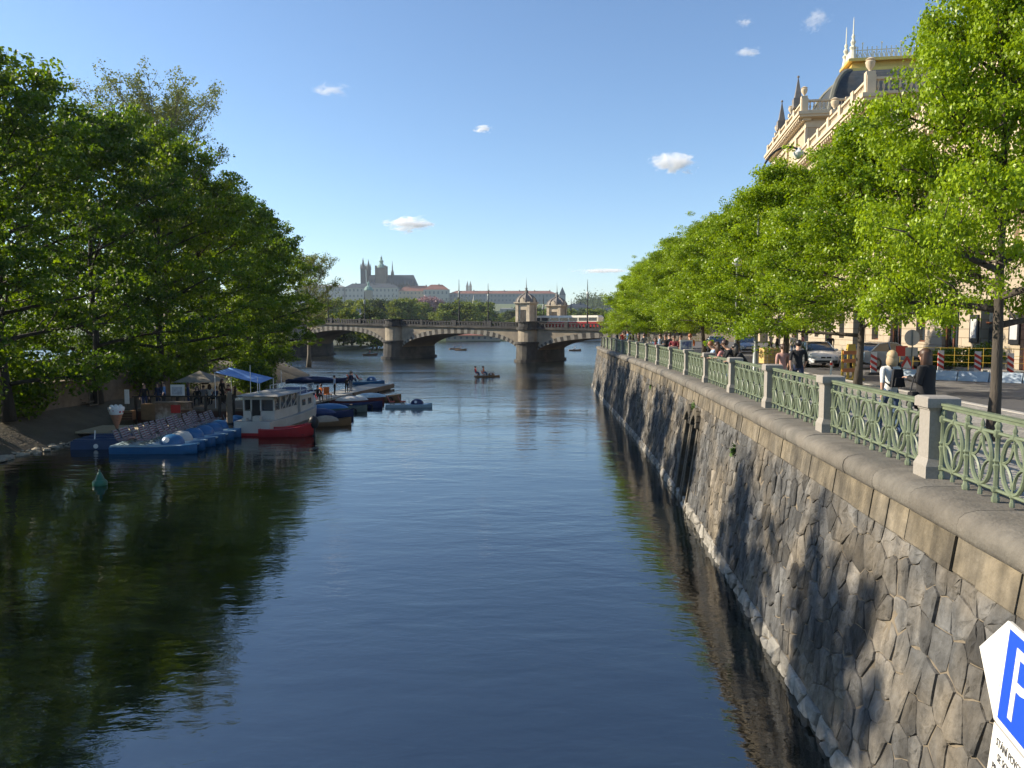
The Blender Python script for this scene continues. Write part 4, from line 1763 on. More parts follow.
H_ = L(0, 254.3)[1] - h0
mb.lathe([(w_ * 0.48, 0), (w_ * 0.46, H_ * 0.06), (w_ * 0.34, H_ * 0.2), (w_ * 0.2, H_ * 0.3), (w_ * 0.2, H_ * 0.42), (w_ * 0.26, H_ * 0.47), (w_ * 0.12, H_ * 0.58), (w_ * 0.1, H_ * 0.68), (w_ * 0.13, H_ * 0.72), (0.3, H_ * 0.84), (0.1, H_)], (c, 0, h0), 10)
mb.build('belfry_dome', M_FCOPPER, t)

t = thing('basilica', 'pair of slim white basilica towers on the ridge right of the cathedral', 'church', (cx_(467.5), 1560, cz_(296)))
for dx in (-3.1, 3.1):
    mb = MB()
    mb.cbox(dx, 0, 0, 5.4, 5, 22)
    mb.build('tower', mat('cream_tower', (0.62, 0.52, 0.38), 0.9, 0.1, 0.1), t)
    mb = MB()
    mb.lathe([(3.4, 22), (0.1, 32)], (dx, 0, 0), 4, a0=PI / 4)
    mb.build('spire', mat('cream_tower', (0.62, 0.52, 0.38)), t)
t = thing('watch_tower', 'square tower with pyramid roof ending the castle ridge behind the second pavilion', 'tower', (cx_(562), 1500, cz_(310)))
mb = MB()
mb.cbox(0, 0, 0, 12, 12, 28)
mb.build('wall', M_FWALL3, t)
mb = MB()
mb.lathe([(9.3, 28), (0.1, 44)], n=4, a0=PI / 4)
mb.build('roof', M_FSLATE, t)
t = thing('church', 'green domed church with lantern standing below the palace', 'church', ((369.5 - 512) / FPX * 1100, 1100, hill_z(-203, 1100)))
zz = CAM_Z + (328 - 291) / FPX * 1100 - hill_z(-203, 1100)
mb = MB()
mb.cbox(0, 0, 0, 10, 10, zz)
mb.build('tower', M_FWALL2, t)
mb = MB()
mb.lathe([(6.3, zz), (6.2, zz + 2), (4.6, zz + 5), (1.6, zz + 7), (1.5, zz + 9), (2, zz + 9.5), (0.1, zz + 14)], n=10)
mb.build('dome', M_FCOPPER, t)
mb = MB()
mb.box(4, 30, -6, 6, 0, zz * 0.6)
mb.build('nave', M_FWALL, t)
t = thing('church', 'small white church tower among the trees right of the tall mast', 'church', ((474 - 512) / FPX * 700, 700, hill_z(-35, 700)))
mb = MB()
mb.cbox(0, 0, 0, 4.5, 4.5, 17)
mb.lathe([(3, 17), (1.2, 20), (1.4, 21), (0.05, 29)], n=8)
mb.build('tower', M_FWALL, t)

# ------------------------------------------------------------------ clouds (small, far, real volumes)
def cloud(px, py, D, wpx, hpx, dens, seed, label, tilt=0.0):
    P = at(px, py, D)
    W_, H_ = wpx / FPX * D, hpx / FPX * D
    mb = MB()
    mb.ball((0, 0, 0), 1.0, 20)
    m = bpy.data.materials.new('cloud_vapour')
    m.use_nodes = True
    t = m.node_tree
    N, Lk = t.nodes, t.links
    N.remove(N['Principled BSDF'])
    pv = N.new('ShaderNodeVolumePrincipled')
    pv.inputs['Color'].default_value = (1, 1, 1, 1)
    pv.inputs['Anisotropy'].default_value = 0.1
    tc = N.new('ShaderNodeTexCoord')
    mp = N.new('ShaderNodeMapping')
    mp.inputs['Location'].default_value = (seed * 3.1, seed, 0)
    mp.inputs['Scale'].default_value = (1.2, 0.8, 0.9)
    Lk.new(tc.outputs['Object'], mp.inputs[0])
    nz = N.new('ShaderNodeTexNoise')
    nz.inputs['Scale'].default_value = 2.6
    nz.inputs['Detail'].default_value = 6
    nz.inputs['Roughness'].default_value = 0.62
    nz.inputs['Distortion'].default_value = 0.5
    Lk.new(mp.outputs[0], nz.inputs['Vector'])
    ln = N.new('ShaderNodeVectorMath')
    ln.operation = 'LENGTH'
    Lk.new(tc.outputs['Object'], ln.inputs[0])
    fa = N.new('ShaderNodeMapRange')
    fa.inputs[1].default_value = 0.0
    fa.inputs[2].default_value = 1.0
    fa.inputs[3].default_value = 0.16
    fa.inputs[4].default_value = -0.36
    Lk.new(ln.outputs['Value'], fa.inputs[0])
    ad = N.new('ShaderNodeMath')
    Lk.new(nz.outputs[0], ad.inputs[0])
    Lk.new(fa.outputs[0], ad.inputs[1])
    ra = N.new('ShaderNodeMapRange')
    ra.inputs[1].default_value = 0.44
    ra.inputs[2].default_value = 0.66
    ra.inputs[3].default_value = 0
    ra.inputs[4].default_value = dens / H_
    Lk.new(ad.outputs[0], ra.inputs[0])
    Lk.new(ra.outputs[0], pv.inputs['Density'])
    Lk.new(pv.outputs[0], N['Material Output'].inputs['Volume'])
    m.cycles.volume_step_rate = 1.0
    o = mb.build('cloud', m)
    o.location = P
    o.scale = (W_ / 2 * 1.55, W_ / 2 * 0.8, H_ / 2 * 1.6)
    o.rotation_euler.y = tilt
    tag(o, label, 'cloud', 'small clouds')
    return o


CLOUDS = True
if CLOUDS:
    cloud(675, 163, 5200, 54, 26, 9, 1, 'small bright puffy cloud left of the theatre roof')
    cloud(411, 224, 5200, 60, 16, 7, 2, 'small flat white cloud above the castle cathedral')
    cloud(483, 129, 5200, 24, 9, 4, 3, 'tiny faint cloud alone high above the bridge')
    cloud(816, 20, 5200, 36, 22, 1.6, 4, 'wispy slanting cloud between the theatre spires and the upper edge', tilt=-0.5)
    cloud(748, 52, 5200, 34, 12, 1.6, 5, 'faint streak of cloud below the wispy slanting one')
    cloud(744, 22, 5200, 20, 12, 1.6, 6, 'faint small cloud beside the wispy slanting one')
    cloud(330, 90, 5200, 50, 14, 1.2, 7, 'very faint thin cloud above the thinly leaved tree tip')
    cloud(604, 271, 5200, 70, 6, 2, 8, 'thin line of cloud low above the bridge trams')

# ------------------------------------------------------------------ haze: real air in one closed box
HAZE = 0.00009
if HAZE > 0:
    m = bpy.data.materials.new('haze_air')
    m.use_nodes = True
    N, Lk = m.node_tree.nodes, m.node_tree.links
    N.remove(N['Principled BSDF'])
    pv = N.new('ShaderNodeVolumePrincipled')
    pv.inputs['Color'].default_value = (0.80, 0.90, 1.0, 1)
    pv.inputs['Density'].default_value = HAZE
    pv.inputs['Anisotropy'].default_value = 0.3
    Lk.new(pv.outputs[0], N['Material Output'].inputs['Volume'])
    mb = MB()
    mb.box(-4700, 4700, -400, 4700, -2.8, 175)
    tag(mb.build('haze', m), kind='stuff')
# ================================================================== people
SKIN = mat('skin', (0.50, 0.30, 0.21), 0.6, 0.06, 8)
SHOE = mat('shoes', (0.05, 0.045, 0.04), 0.6, 0.1, 8)
CL = {}


def cloth(name, c):
    if name not in CL:
        CL[name] = mat('cloth_' + name, c, 0.9, 0.14, 14, 0.002, 60)
    return CL[name]


for nm, c in (('black', (0.012, 0.012, 0.014)), ('navy', (0.02, 0.03, 0.07)), ('denim', (0.06, 0.10, 0.18)), ('white', (0.60, 0.60, 0.58)), ('grey', (0.20, 0.20, 0.21)),
              ('pink', (0.50, 0.22, 0.20)), ('plaid', (0.42, 0.24, 0.20)), ('blue', (0.12, 0.25, 0.50)), ('paleblue', (0.35, 0.45, 0.60)), ('maroon', (0.16, 0.02, 0.03)),
              ('brown', (0.12, 0.06, 0.03)), ('orange', (0.50, 0.14, 0.03)), ('red', (0.45, 0.03, 0.03)), ('cream', (0.55, 0.48, 0.36)), ('olive', (0.10, 0.11, 0.05)), ('stone', (0.40, 0.33, 0.24))):
    cloth(nm, c)
HAIR = {'blonde': mat('blonde_hair', (0.42, 0.31, 0.18), 0.6, 0.2, 30), 'brown': mat('brown_hair', (0.06, 0.03, 0.018), 0.5, 0.2, 30),
        'black': mat('black_hair', (0.012, 0.010, 0.009), 0.45, 0.2, 30), 'ginger': mat('ginger_hair', (0.25, 0.09, 0.03), 0.5, 0.2, 30), 'grey': mat('grey_hair', (0.3, 0.3, 0.29), 0.6, 0.2, 30)}


def pose_joints(pose, fem):
    """joint positions for a 1.75 m figure facing +y; z up"""
    sw = 0.175 if fem else 0.20
    hw = 0.105 if fem else 0.10
    J = {'pel': (0, 0, 0.95), 'wst': (0, 0.0, 1.10), 'chs': (0, 0.0, 1.30), 'nck': (0, 0.0, 1.475), 'hd0': (0, 0.012, 1.56), 'hd1': (0, 0.018, 1.64), 'hd2': (0, 0.01, 1.70)}
    for s, n in ((-1, 'l'), (1, 'r')):
        J['sh' + n] = (s * sw, 0, 1.42)
        J['el' + n] = (s * (sw + 0.06), -0.03, 1.14)
        J['wr' + n] = (s * (sw + 0.07), 0.07, 0.90)
        J['hp' + n] = (s * hw, 0, 0.90)
        J['kn' + n] = (s * (hw + 0.005), 0.02, 0.50)
        J['an' + n] = (s * (hw + 0.01), -0.02, 0.09)
        J['to' + n] = (s * (hw + 0.03), 0.14, 0.035)
    def mv(k, x=0, y=0, z=0):
        a = J[k]
        J[k] = (a[0] + x, a[1] + y, a[2] + z)
    if pose == 'walk':
        J['knl'] = (-hw, 0.20, 0.52); J['anl'] = (-hw, 0.24, 0.10); J['tol'] = (-hw, 0.40, 0.06)
        J['knr'] = (hw, 0.02, 0.49); J['anr'] = (hw, -0.26, 0.16); J['tor'] = (hw, -0.14, 0.04)
        J['ell'] = (-sw - 0.05, -0.14, 1.17); J['wrl'] = (-sw - 0.04, -0.12, 0.93)
        J['elr'] = (sw + 0.05, 0.06, 1.15); J['wrr'] = (sw + 0.02, 0.22, 0.97)
    elif pose == 'lean':
        for k, dy, dz in (('wst', 0.06, -0.02), ('chs', 0.18, -0.06), ('nck', 0.30, -0.11), ('hd0', 0.36, -0.11), ('hd1', 0.39, -0.11), ('hd2', 0.39, -0.11), ('shl', 0.28, -0.12), ('shr', 0.28, -0.12)):
            mv(k, 0, dy, dz)
        J['ell'] = (-sw - 0.06, 0.40, 1.06); J['wrl'] = (-0.06, 0.60, 1.08)
        J['elr'] = (sw + 0.06, 0.40, 1.06); J['wrr'] = (0.06, 0.60, 1.08)
    elif pose == 'hold':
        J['ell'] = (-sw - 0.05, 0.02, 1.15); J['wrl'] = (-0.08, 0.27, 1.20)
        J['elr'] = (sw + 0.05, 0.02, 1.15); J['wrr'] = (0.08, 0.27, 1.20)
        for k in ('hd0', 'hd1', 'hd2'):
            mv(k, 0, 0.03, -0.015)
    elif pose == 'sit':
        for k in J:
            if k[:2] not in ('kn', 'an', 'to'):
                mv(k, 0, 0, -0.45)
        for s, n in ((-1, 'l'), (1, 'r')):
            J['kn' + n] = (s * (hw + 0.03), 0.42, 0.50); J['an' + n] = (s * (hw + 0.03), 0.46, 0.09); J['to' + n] = (s * (hw + 0.04), 0.60, 0.04)
            J['el' + n] = (s * (sw + 0.06), 0.05, 0.72); J['wr' + n] = (s * 0.12, 0.30, 0.66)
        J['pel'] = (0, 0, 0.50)
        for s, n in ((-1, 'l'), (1, 'r')):
            J['hp' + n] = (s * hw, 0.03, 0.49)
    elif pose == 'wave':
        J['elr'] = (sw + 0.14, 0.10, 1.46); J['wrr'] = (sw + 0.10, 0.16, 1.70)
    return J


BONES = [('pel', 'wst', 't'), ('wst', 'chs', 't'), ('chs', 'nck', 't'), ('nck', 'hd0', 's'), ('hd0', 'hd1', 's'), ('hd1', 'hd2', 's')]
for n_ in 'lr':
    BONES += [('chs', 'sh' + n_, 't'), ('sh' + n_, 'el' + n_, 'u'), ('el' + n_, 'wr' + n_, 'f'), ('pel', 'hp' + n_, 'b'), ('hp' + n_, 'kn' + n_, 'b'), ('kn' + n_, 'an' + n_, 'b'), ('an' + n_, 'to' + n_, 'o')]


def body_mesh(pose, fem, sleeves):
    J = pose_joints(pose, fem)
    names = list(J)
    rad = {'pel': (0.155, 0.12), 'wst': (0.125, 0.10) if fem else (0.14, 0.11), 'chs': (0.155, 0.115) if fem else (0.175, 0.125), 'nck': (0.062, 0.062), 'hd0': (0.072, 0.088), 'hd1': (0.082, 0.102), 'hd2': (0.068, 0.082)}
    for n in 'lr':
        rad.update({'sh' + n: (0.066, 0.066), 'el' + n: (0.046, 0.046), 'wr' + n: (0.028, 0.032), 'hp' + n: (0.098, 0.10), 'kn' + n: (0.062, 0.066), 'an' + n: (0.042, 0.044), 'to' + n: (0.040, 0.034)})
    verts = [J[k] for k in names]
    edges = [(names.index(a), names.index(b)) for a, b, _ in BONES]
    rads = [rad[k] for k in names]
    # hands: a palm, four fingers and a thumb, slightly curled
    fingers = []
    for n, s in (('l', -1), ('r', 1)):
        w_, e_ = Vector(J['wr' + n]), Vector(J['el' + n])
        d = (w_ - e_).normalized()
        sd = d.cross(Vector((0, 0, 1)))
        if sd.length < 0.2:
            sd = Vector((1, 0, 0))
        sd.normalize()
        up = sd.cross(d)
        iw = names.index('wr' + n)
        palm = w_ + d * 0.055
        verts.append(tuple(palm)); rads.append((0.036, 0.022)); ip = len(verts) - 1
        edges.append((iw, ip)); fingers.append(ip)
        for k in range(4):
            o = (k - 1.5) * 0.019
            ln = (0.055, 0.065, 0.062, 0.048)[k]
            a = palm + d * 0.04 + sd * o
            b = a + d * ln * 0.6 - up * 0.008
            c = b + d * ln * 0.45 - up * 0.022
            i0 = len(verts)
            for q, r_ in ((a, 0.0105), (b, 0.0095), (c, 0.008)):
                verts.append(tuple(q)); rads.append((r_, r_))
            edges += [(ip, i0), (i0, i0 + 1), (i0 + 1, i0 + 2)]
            fingers += [i0, i0 + 1, i0 + 2]
        a = w_ + d * 0.035 - sd * s * 0.034
        b = a + d * 0.035 - sd * s * 0.016
        i0 = len(verts)
        for q, r_ in ((a, 0.012), (b, 0.010)):
            verts.append(tuple(q)); rads.append((r_, r_))
        edges += [(ip, i0), (i0, i0 + 1)]
        fingers += [i0, i0 + 1]
    me = bpy.data.meshes.new('figure')
    me.from_pydata(verts, edges, [])
    bm = bmesh.new()
    bm.from_mesh(me)
    ly = bm.verts.layers.skin.verify()
    bm.verts.ensure_lookup_table()
    for i, v in enumerate(bm.verts):
        v[ly].radius = rads[i]
        v[ly].use_root = (i == 0)
    bm.to_mesh(me)
    bm.free()
    o = bpy.data.objects.new('figure', me)
    col.objects.link(o)
    md = o.modifiers.new('skin', 'SKIN')
    md.branch_smoothing = 0.6
    ss = o.modifiers.new('sub', 'SUBSURF')
    ss.levels = ss.render_levels = 1
    dg = bpy.context.evaluated_depsgraph_get()
    dg.update()
    out = bpy.data.meshes.new_from_object(o.evaluated_get(dg))
    bpy.data.objects.remove(o)
    out.materials.clear()
    for m in (SKIN, CL['grey'], CL['denim'], SHOE):
        out.materials.append(m)
    jj = {k: Vector(v) for k, v in J.items()}
    fset = [Vector(verts[i]) for i in fingers]
    for p in out.polygons:
        c = p.center
        best, bt = 1e9, 's'
        for a, b, tg in BONES:
            A, B = jj[a], jj[b]
            ab = B - A
            t = max(0, min(1, (c - A).dot(ab) / max(ab.length_squared, 1e-9)))
            d = (c - (A + ab * t)).length - rad[b][0] * 0.6
            if d < best:
                best, bt, tt = d, tg, t
        if any((c - q).length < 0.05 for q in fset):
            bt = 'h'
        if bt == 's' or bt == 'h':
            mi = 0
        elif bt == 't':
            mi = 1
            if c.z > jj['nck'].z - 0.005:
                mi = 0
        elif bt == 'u':
            mi = 1
        elif bt == 'f':
            mi = 1 if sleeves else 0
        elif bt == 'b':
            mi = 2
        else:
            mi = 3
        p.material_index = mi
    # face: nose, eye sockets, ears as small raised forms welded into the head volume
    bm = bmesh.new()
    bm.from_mesh(out)
    h = jj['hd1']
    def bump(c, r, sx=1, sy=1, sz=1, mi=0):
        res = bmesh.ops.create_icosphere(bm, subdivisions=1, radius=r, matrix=Matrix.Translation(c) @ Matrix.Diagonal((sx, sy, sz, 1)))
        for v in res['verts']:
            for f in v.link_faces:
                f.material_index = mi
    bump(h + Vector((0, 0.092, -0.018)), 0.016, 0.8, 1.1, 1.5)
    for s in (-1, 1):
        bump(h + Vector((s * 0.078, -0.005, -0.015)), 0.024, 0.4, 0.8, 1.3)
        bump(h + Vector((s * 0.03, 0.080, 0.006)), 0.011, 1.2, 0.7, 0.7, 3)
    bump(h + Vector((0, 0.080, -0.056)), 0.016, 1.5, 0.6, 0.4)
    bm.to_mesh(out)
    bm.free()
    for p in out.polygons:
        p.use_smooth = True
    out.name = 'body'
    return out, jj


def hair_mesh(jj, style):
    h = jj['hd1']
    mb = MB()
    mb.ball(tuple(h + Vector((0, -0.026, 0.026))), 0.106, 12, sz=1.05, sx=0.95, sy=1.08)
    if style == 'long':
        mb.lathe([(0.10, 0.04), (0.125, -0.06), (0.13, -0.17), (0.10, -0.27), (0.05, -0.34)], tuple(h + Vector((0, -0.045, 0.02))), 10, sx=1.0, sy=0.75)
    if style == 'bob':
        mb.lathe([(0.085, 0.05), (0.104, -0.03), (0.118, -0.10), (0.112, -0.17), (0.07, -0.21)], tuple(h + Vector((0, -0.035, 0.02))), 12, sx=1.0, sy=0.85)
    if style == 'tail':
        mb.ball(tuple(h + Vector((0, -0.13, 0.03))), 0.04, 8)
        mb.lathe([(0.03, 0.02), (0.035, -0.1), (0.012, -0.22)], tuple(h + Vector((0, -0.15, 0.02))), 6)
    return mb


FIG = {}


def person(label, x, y, z, facing, pose='stand', fem=False, top='grey', bot='denim', hair='brown', style=None, height=1.75, sleeves=None, group=None, coat=None, skirt=None):
    """facing: radians, 0 looks along +y (away from the camera)"""
    sleeves = (top in ('black', 'navy', 'maroon', 'brown', 'grey')) if sleeves is None else sleeves
    key = (pose, fem, sleeves)
    if key not in FIG:
        FIG[key] = body_mesh(pose, fem, sleeves)
    me, jj = FIG[key]
    t = thing('person', label, 'person', (x, y, z), facing, group)
    k = height / 1.75
    t.scale = (k, k, k)
    b = bpy.data.objects.new('body', me)
    col.objects.link(b)
    b.parent = t
    recolour(b, 1, CL[top])
    recolour(b, 2, CL[bot])
    style = style or ('long' if fem else 'short')
    hk = (pose, fem, style)
    if hk not in FIG:
        mb = hair_mesh(jj, style)
        o = mb.build('hair', [HAIR['brown']], t, smooth=True)
        FIG[hk] = o.data
    else:
        o = bpy.data.objects.new('hair', FIG[hk])
        col.objects.link(o)
        o.parent = t
    recolour(o, 0, HAIR[hair])
    if coat:
        mb = MB()
        p, c, n = jj['pel'], jj['chs'], jj['nck']
        mb.lathe([(0.24, -0.30), (0.235, -0.10), (0.20, 0.10), (0.205, 0.30), (0.21, 0.42), (0.14, 0.49), (0.075, 0.53)], (0, 0, 0.95), 14, sx=1.0, sy=0.72)
        for s, nn in ((-1, 'l'), (1, 'r')):
            mb.tube([jj['sh' + nn], jj['el' + nn], jj['wr' + nn]], [0.085, 0.07, 0.055], 8)
        mb.build('coat', CL[coat], t, smooth=True)
    if skirt:
        mb = MB()
        mb.lathe([(0.26, -0.48), (0.22, -0.2), (0.17, 0.02), (0.14, 0.12)], (0, 0, 0.95), 14, sy=0.8)
        mb.build('skirt', CL[skirt], t, smooth=True)
    return t


GZ_ = GZ


def rail_y(px, off):
    """distance at which a spot `off` metres inland of the railing shows in a pixel column"""
    r_ = (px - 512) / FPX
    best = min(np.arange(8, 84, 0.1), key=lambda y: abs((qx(y) + off) - r_ * y))
    return float(best)


def quay_person(label, px, off, facing, **k):
    y = rail_y(px, off)
    return person(label, (px - 512) / FPX * y, y, GZ, facing, **k)


# near walkers
person('blonde woman in a white t-shirt and jeans walking away with a black backpack', (892 - 512) / FPX * 14.9, 14.9, GZ, R(-4), 'walk', True, 'white', 'denim', 'blonde', 'bob', 1.70, sleeves=False)
t = thing('backpack', 'black backpack worn by the blonde woman', 'backpack', ((894 - 512) / FPX * 14.9, 14.9, GZ), R(-4))
mb = MB()
mb.box(-0.125, 0.125, -0.26, -0.13, 1.02, 1.36, tx=0.045, ty=0.03)
mb.box(-0.085, 0.085, -0.30, -0.255, 1.04, 1.20, tx=0.02, ty=0.01)
mb.build('pack', CL['black'], t, smooth=False)
mb = MB()
for s in (-1, 1):
    mb.tube([(s * 0.10, -0.15, 1.02), (s * 0.16, 0.03, 1.12), (s * 0.13, 0.125, 1.30), (s * 0.10, 0.0, 1.475), (s * 0.09, -0.16, 1.37)], 0.017, 5)
mb.build('strap', CL['black'], t)
person('dark haired woman in a long black coat looking down beside the blonde woman', (927 - 512) / FPX * 14.2, 14.2, GZ, R(38), 'hold', True, 'black', 'black', 'brown', 'long', 1.77, sleeves=True, coat='black')
t = thing('shoulder_bag', 'black shoulder bag hanging at the hip of the woman in the black coat', 'bag', ((915 - 512) / FPX * 14.1, 14.1, GZ), R(38))
mb = MB()
mb.box(-0.16, 0.16, -0.06, 0.06, 0.72, 0.98, tx=0.02, ty=0.02)
mb.build('pouch', CL['black'], t)
mb = MB()
mb.tube([(-0.13, 0, 0.97), (0.0, 0, 1.25), (0.16, -0.02, 1.42), (0.20, -0.06, 1.3)], 0.012, 5)
mb.build('strap', CL['black'], t)
person('woman in a pink checked shirt walking away beside a man in black', (783 - 512) / FPX * 24.2, 24.2, GZ, R(-10), 'walk', True, 'plaid', 'cream', 'brown', 'tail', 1.64, sleeves=False)
person('man in a black t-shirt and navy trousers walking away near the white car', (798.5 - 512) / FPX * 24.0, 24.0, GZ, R(-12), 'walk', False, 'black', 'navy', 'black', None, 1.76, sleeves=False)
# leaning on the railing, facing the river
for lab, px, kw in (('person in pale blue leaning on the railing, farthest of four by the lamp post', 721, dict(top='paleblue', bot='grey', hair='ginger')),
                    ('woman in a pink top leaning on the railing next to the pale blue shirt', 728, dict(top='pink', bot='denim', fem=True, hair='brown')),
                    ('big person in black leaning on the railing in the middle of the four', 737, dict(top='black', bot='black', hair='brown', height=1.85)),
                    ('woman in black with long dark hair leaning on the railing right beside the lamp post', 747.5, dict(top='black', bot='black', fem=True, hair='black'))):
    quay_person(lab, px, 0.62, R(82), pose='lean', **kw)
crowd = [(617, 2.2, 'person in a dark jacket at the far bend of the railing', dict(top='navy', bot='black')),
         (620, 0.7, 'child in a pink jacket at the far bend of the railing', dict(top='pink', fem=True, height=1.45)),
         (622.5, 1.8, 'person in a red jacket in the far crowd by the railing', dict(top='red', bot='denim')),
         (624.5, 1.0, 'person in a brown coat in the far crowd by the railing', dict(top='brown', bot='black')),
         (627.5, 2.4, 'tall person in a blue shirt in the far crowd by the railing', dict(top='blue', bot='navy', height=1.88)),
         (630, 0.7, 'person in a cream top in the far crowd by the railing', dict(top='cream', fem=True, height=1.5)),
         (638.5, 0.8, 'person in an orange brown top between the far crowd and the man in grey', dict(top='brown', bot='denim', fem=True)),
         (644, 1.0, 'man in a grey jacket standing at the railing', dict(top='grey', bot='grey')),
         (648, 2.0, 'woman in a cream coat behind the man in grey', dict(top='cream', bot='cream', fem=True, hair='blonde')),
         (655.5, 0.7, 'small person in maroon leaning over the railing past the cream coat', dict(top='maroon', fem=True, height=1.55)),
         (660, 1.4, 'person in a pale blue shirt between maroon and black jackets', dict(top='paleblue')),
         (665.5, 0.7, 'broad person in a black jacket seated group side nearest the pale blue shirt', dict(top='black', bot='black', height=1.8)),
         (669.5, 1.3, 'man in navy in the dark group at the railing', dict(top='navy', bot='navy', height=1.8)),
         (674, 0.8, 'person in a maroon jacket at the end of the dark group', dict(top='maroon', bot='denim')),
         (680.5, 1.2, 'person in a brown jacket in front of a trunk, next to the picture easel', dict(top='brown', bot='brown')),
         (690, 1.5, 'red haired person in an orange top behind the picture easel', dict(top='orange', bot='brown', hair='ginger', height=1.85))]
rn = random.Random(4)
for px, off, lab, kw in crowd:
    quay_person(lab, px, off, R(rn.choice((82, 60, 150, 200, 20))), pose=rn.choice(('stand', 'stand', 'hold', 'walk')), group='people along the quay', **kw)
for px, y, lab, kw in ((777, 50, 'person in black crossing by the theatre left of the couple', dict(top='black', bot='black')),
                       (793, 56, 'person in a white top on the far pavement above the pink checked shirt', dict(top='white', bot='denim', fem=True)),
                       (802, 58, 'person in a pink top on the far pavement above the man in black', dict(top='pink', bot='grey', fem=True)),
                       (830, 52, 'person in dark clothes standing behind the white car', dict(top='black', bot='navy')),
                       (770.5, 62, 'person in a grey top on the far pavement near the pallet', dict(top='grey', bot='black')),
                       (787, 60, 'person in cream on the far pavement behind the third linden', dict(top='cream', bot='cream', fem=True))):
    person(lab, (px - 512) / FPX * y, y, GZ, R(rn.uniform(0, 360)), pose='walk', group='people in front of the theatre', **kw)

# ================================================================== street furniture
# picture easel
y = rail_y(686, 1.0)
t = thing('picture_easel', 'blue and white framed picture on an easel by the railing', 'easel', ((686 - 512) / FPX * y, y, GZ), R(12))
mb = MB()
mb.box(-0.34, 0.34, -0.03, 0.0, 0.75, 1.55)
mb.build('frame', M_WHITE, t)
mb = MB()
mb.box(-0.28, 0.28, -0.04, -0.031, 0.82, 1.48)
mb.build('canvas', mat('canvas_blue', (0.10, 0.13, 0.30), 0.7, 0.5, 6, c2=(0.6, 0.6, 0.62), c2scale=5, c2amt=1.0), t)
mb = MB()
for a in ((-0.3, 0), (0.3, 0), (0, 0.45)):
    mb.tube([(a[0], a[1], 0), (0 if a[1] else a[0] * 0.4, 0.03, 1.6)], 0.02, 5)
mb.build('leg', M_BARK, t)

# lamp post with a swan neck
Yl = 36.3
Xl = (755.5 - 512) / FPX * Yl
t = thing('street_lamp', 'tall grey green lamp post with a curved neck rising out of the trees', 'street lamp', (Xl, Yl, GZ))
mb = MB()
mb.lathe([(0.20, 0), (0.20, 0.12), (0.15, 0.2), (0.13, 0.9), (0.10, 1.0), (0.095, 2.2), (0.08, 2.3), (0.06, 8.5)], n=12)
mb.build('pole', M_GREYMETAL, t, smooth=True)
mb = MB()
zt = 8.5
pts = [(0.0, 0, zt - 0.1)]
for k in range(10):
    a = PI - PI * 0.62 * k / 9
    pts.append((1.3 + 1.3 * math.cos(a), 0, zt + 0.2 + 1.8 * math.sin(a)))
mb.tube(pts, [0.055] + [0.05] * 10, 8)
mb.build('swan_neck', M_BLACK, t, smooth=True)
mb = MB()
e = pts[-1]
mb.lathe([(0.05, 0.1), (0.12, 0.0), (0.26, -0.12), (0.24, -0.22), (0.14, -0.36), (0.03, -0.42)], (e[0], e[1], e[2] - 0.02), 12)
mb.build('lantern', M_WHITE, t, smooth=True)
P = at(737, 262, 41)
t = thing('globe_lamp', 'white globe lamp on a slim post half hidden in linden leaves', 'street lamp', (P.x, P.y, GZ))
hh = P.z - GZ
mb = MB()
mb.lathe([(0.12, 0), (0.08, 0.4), (0.05, 1.0), (0.04, hh - 0.25), (0.12, hh - 0.22)], n=8)
mb.build('pole', M_GREYMETAL, t, smooth=True)
mb = MB()
mb.ball((0, 0, hh), 0.26, 14)
mb.build('globe', mat('opal_glass', (0.75, 0.75, 0.73), 0.25, 0.03, 3), t, smooth=True)


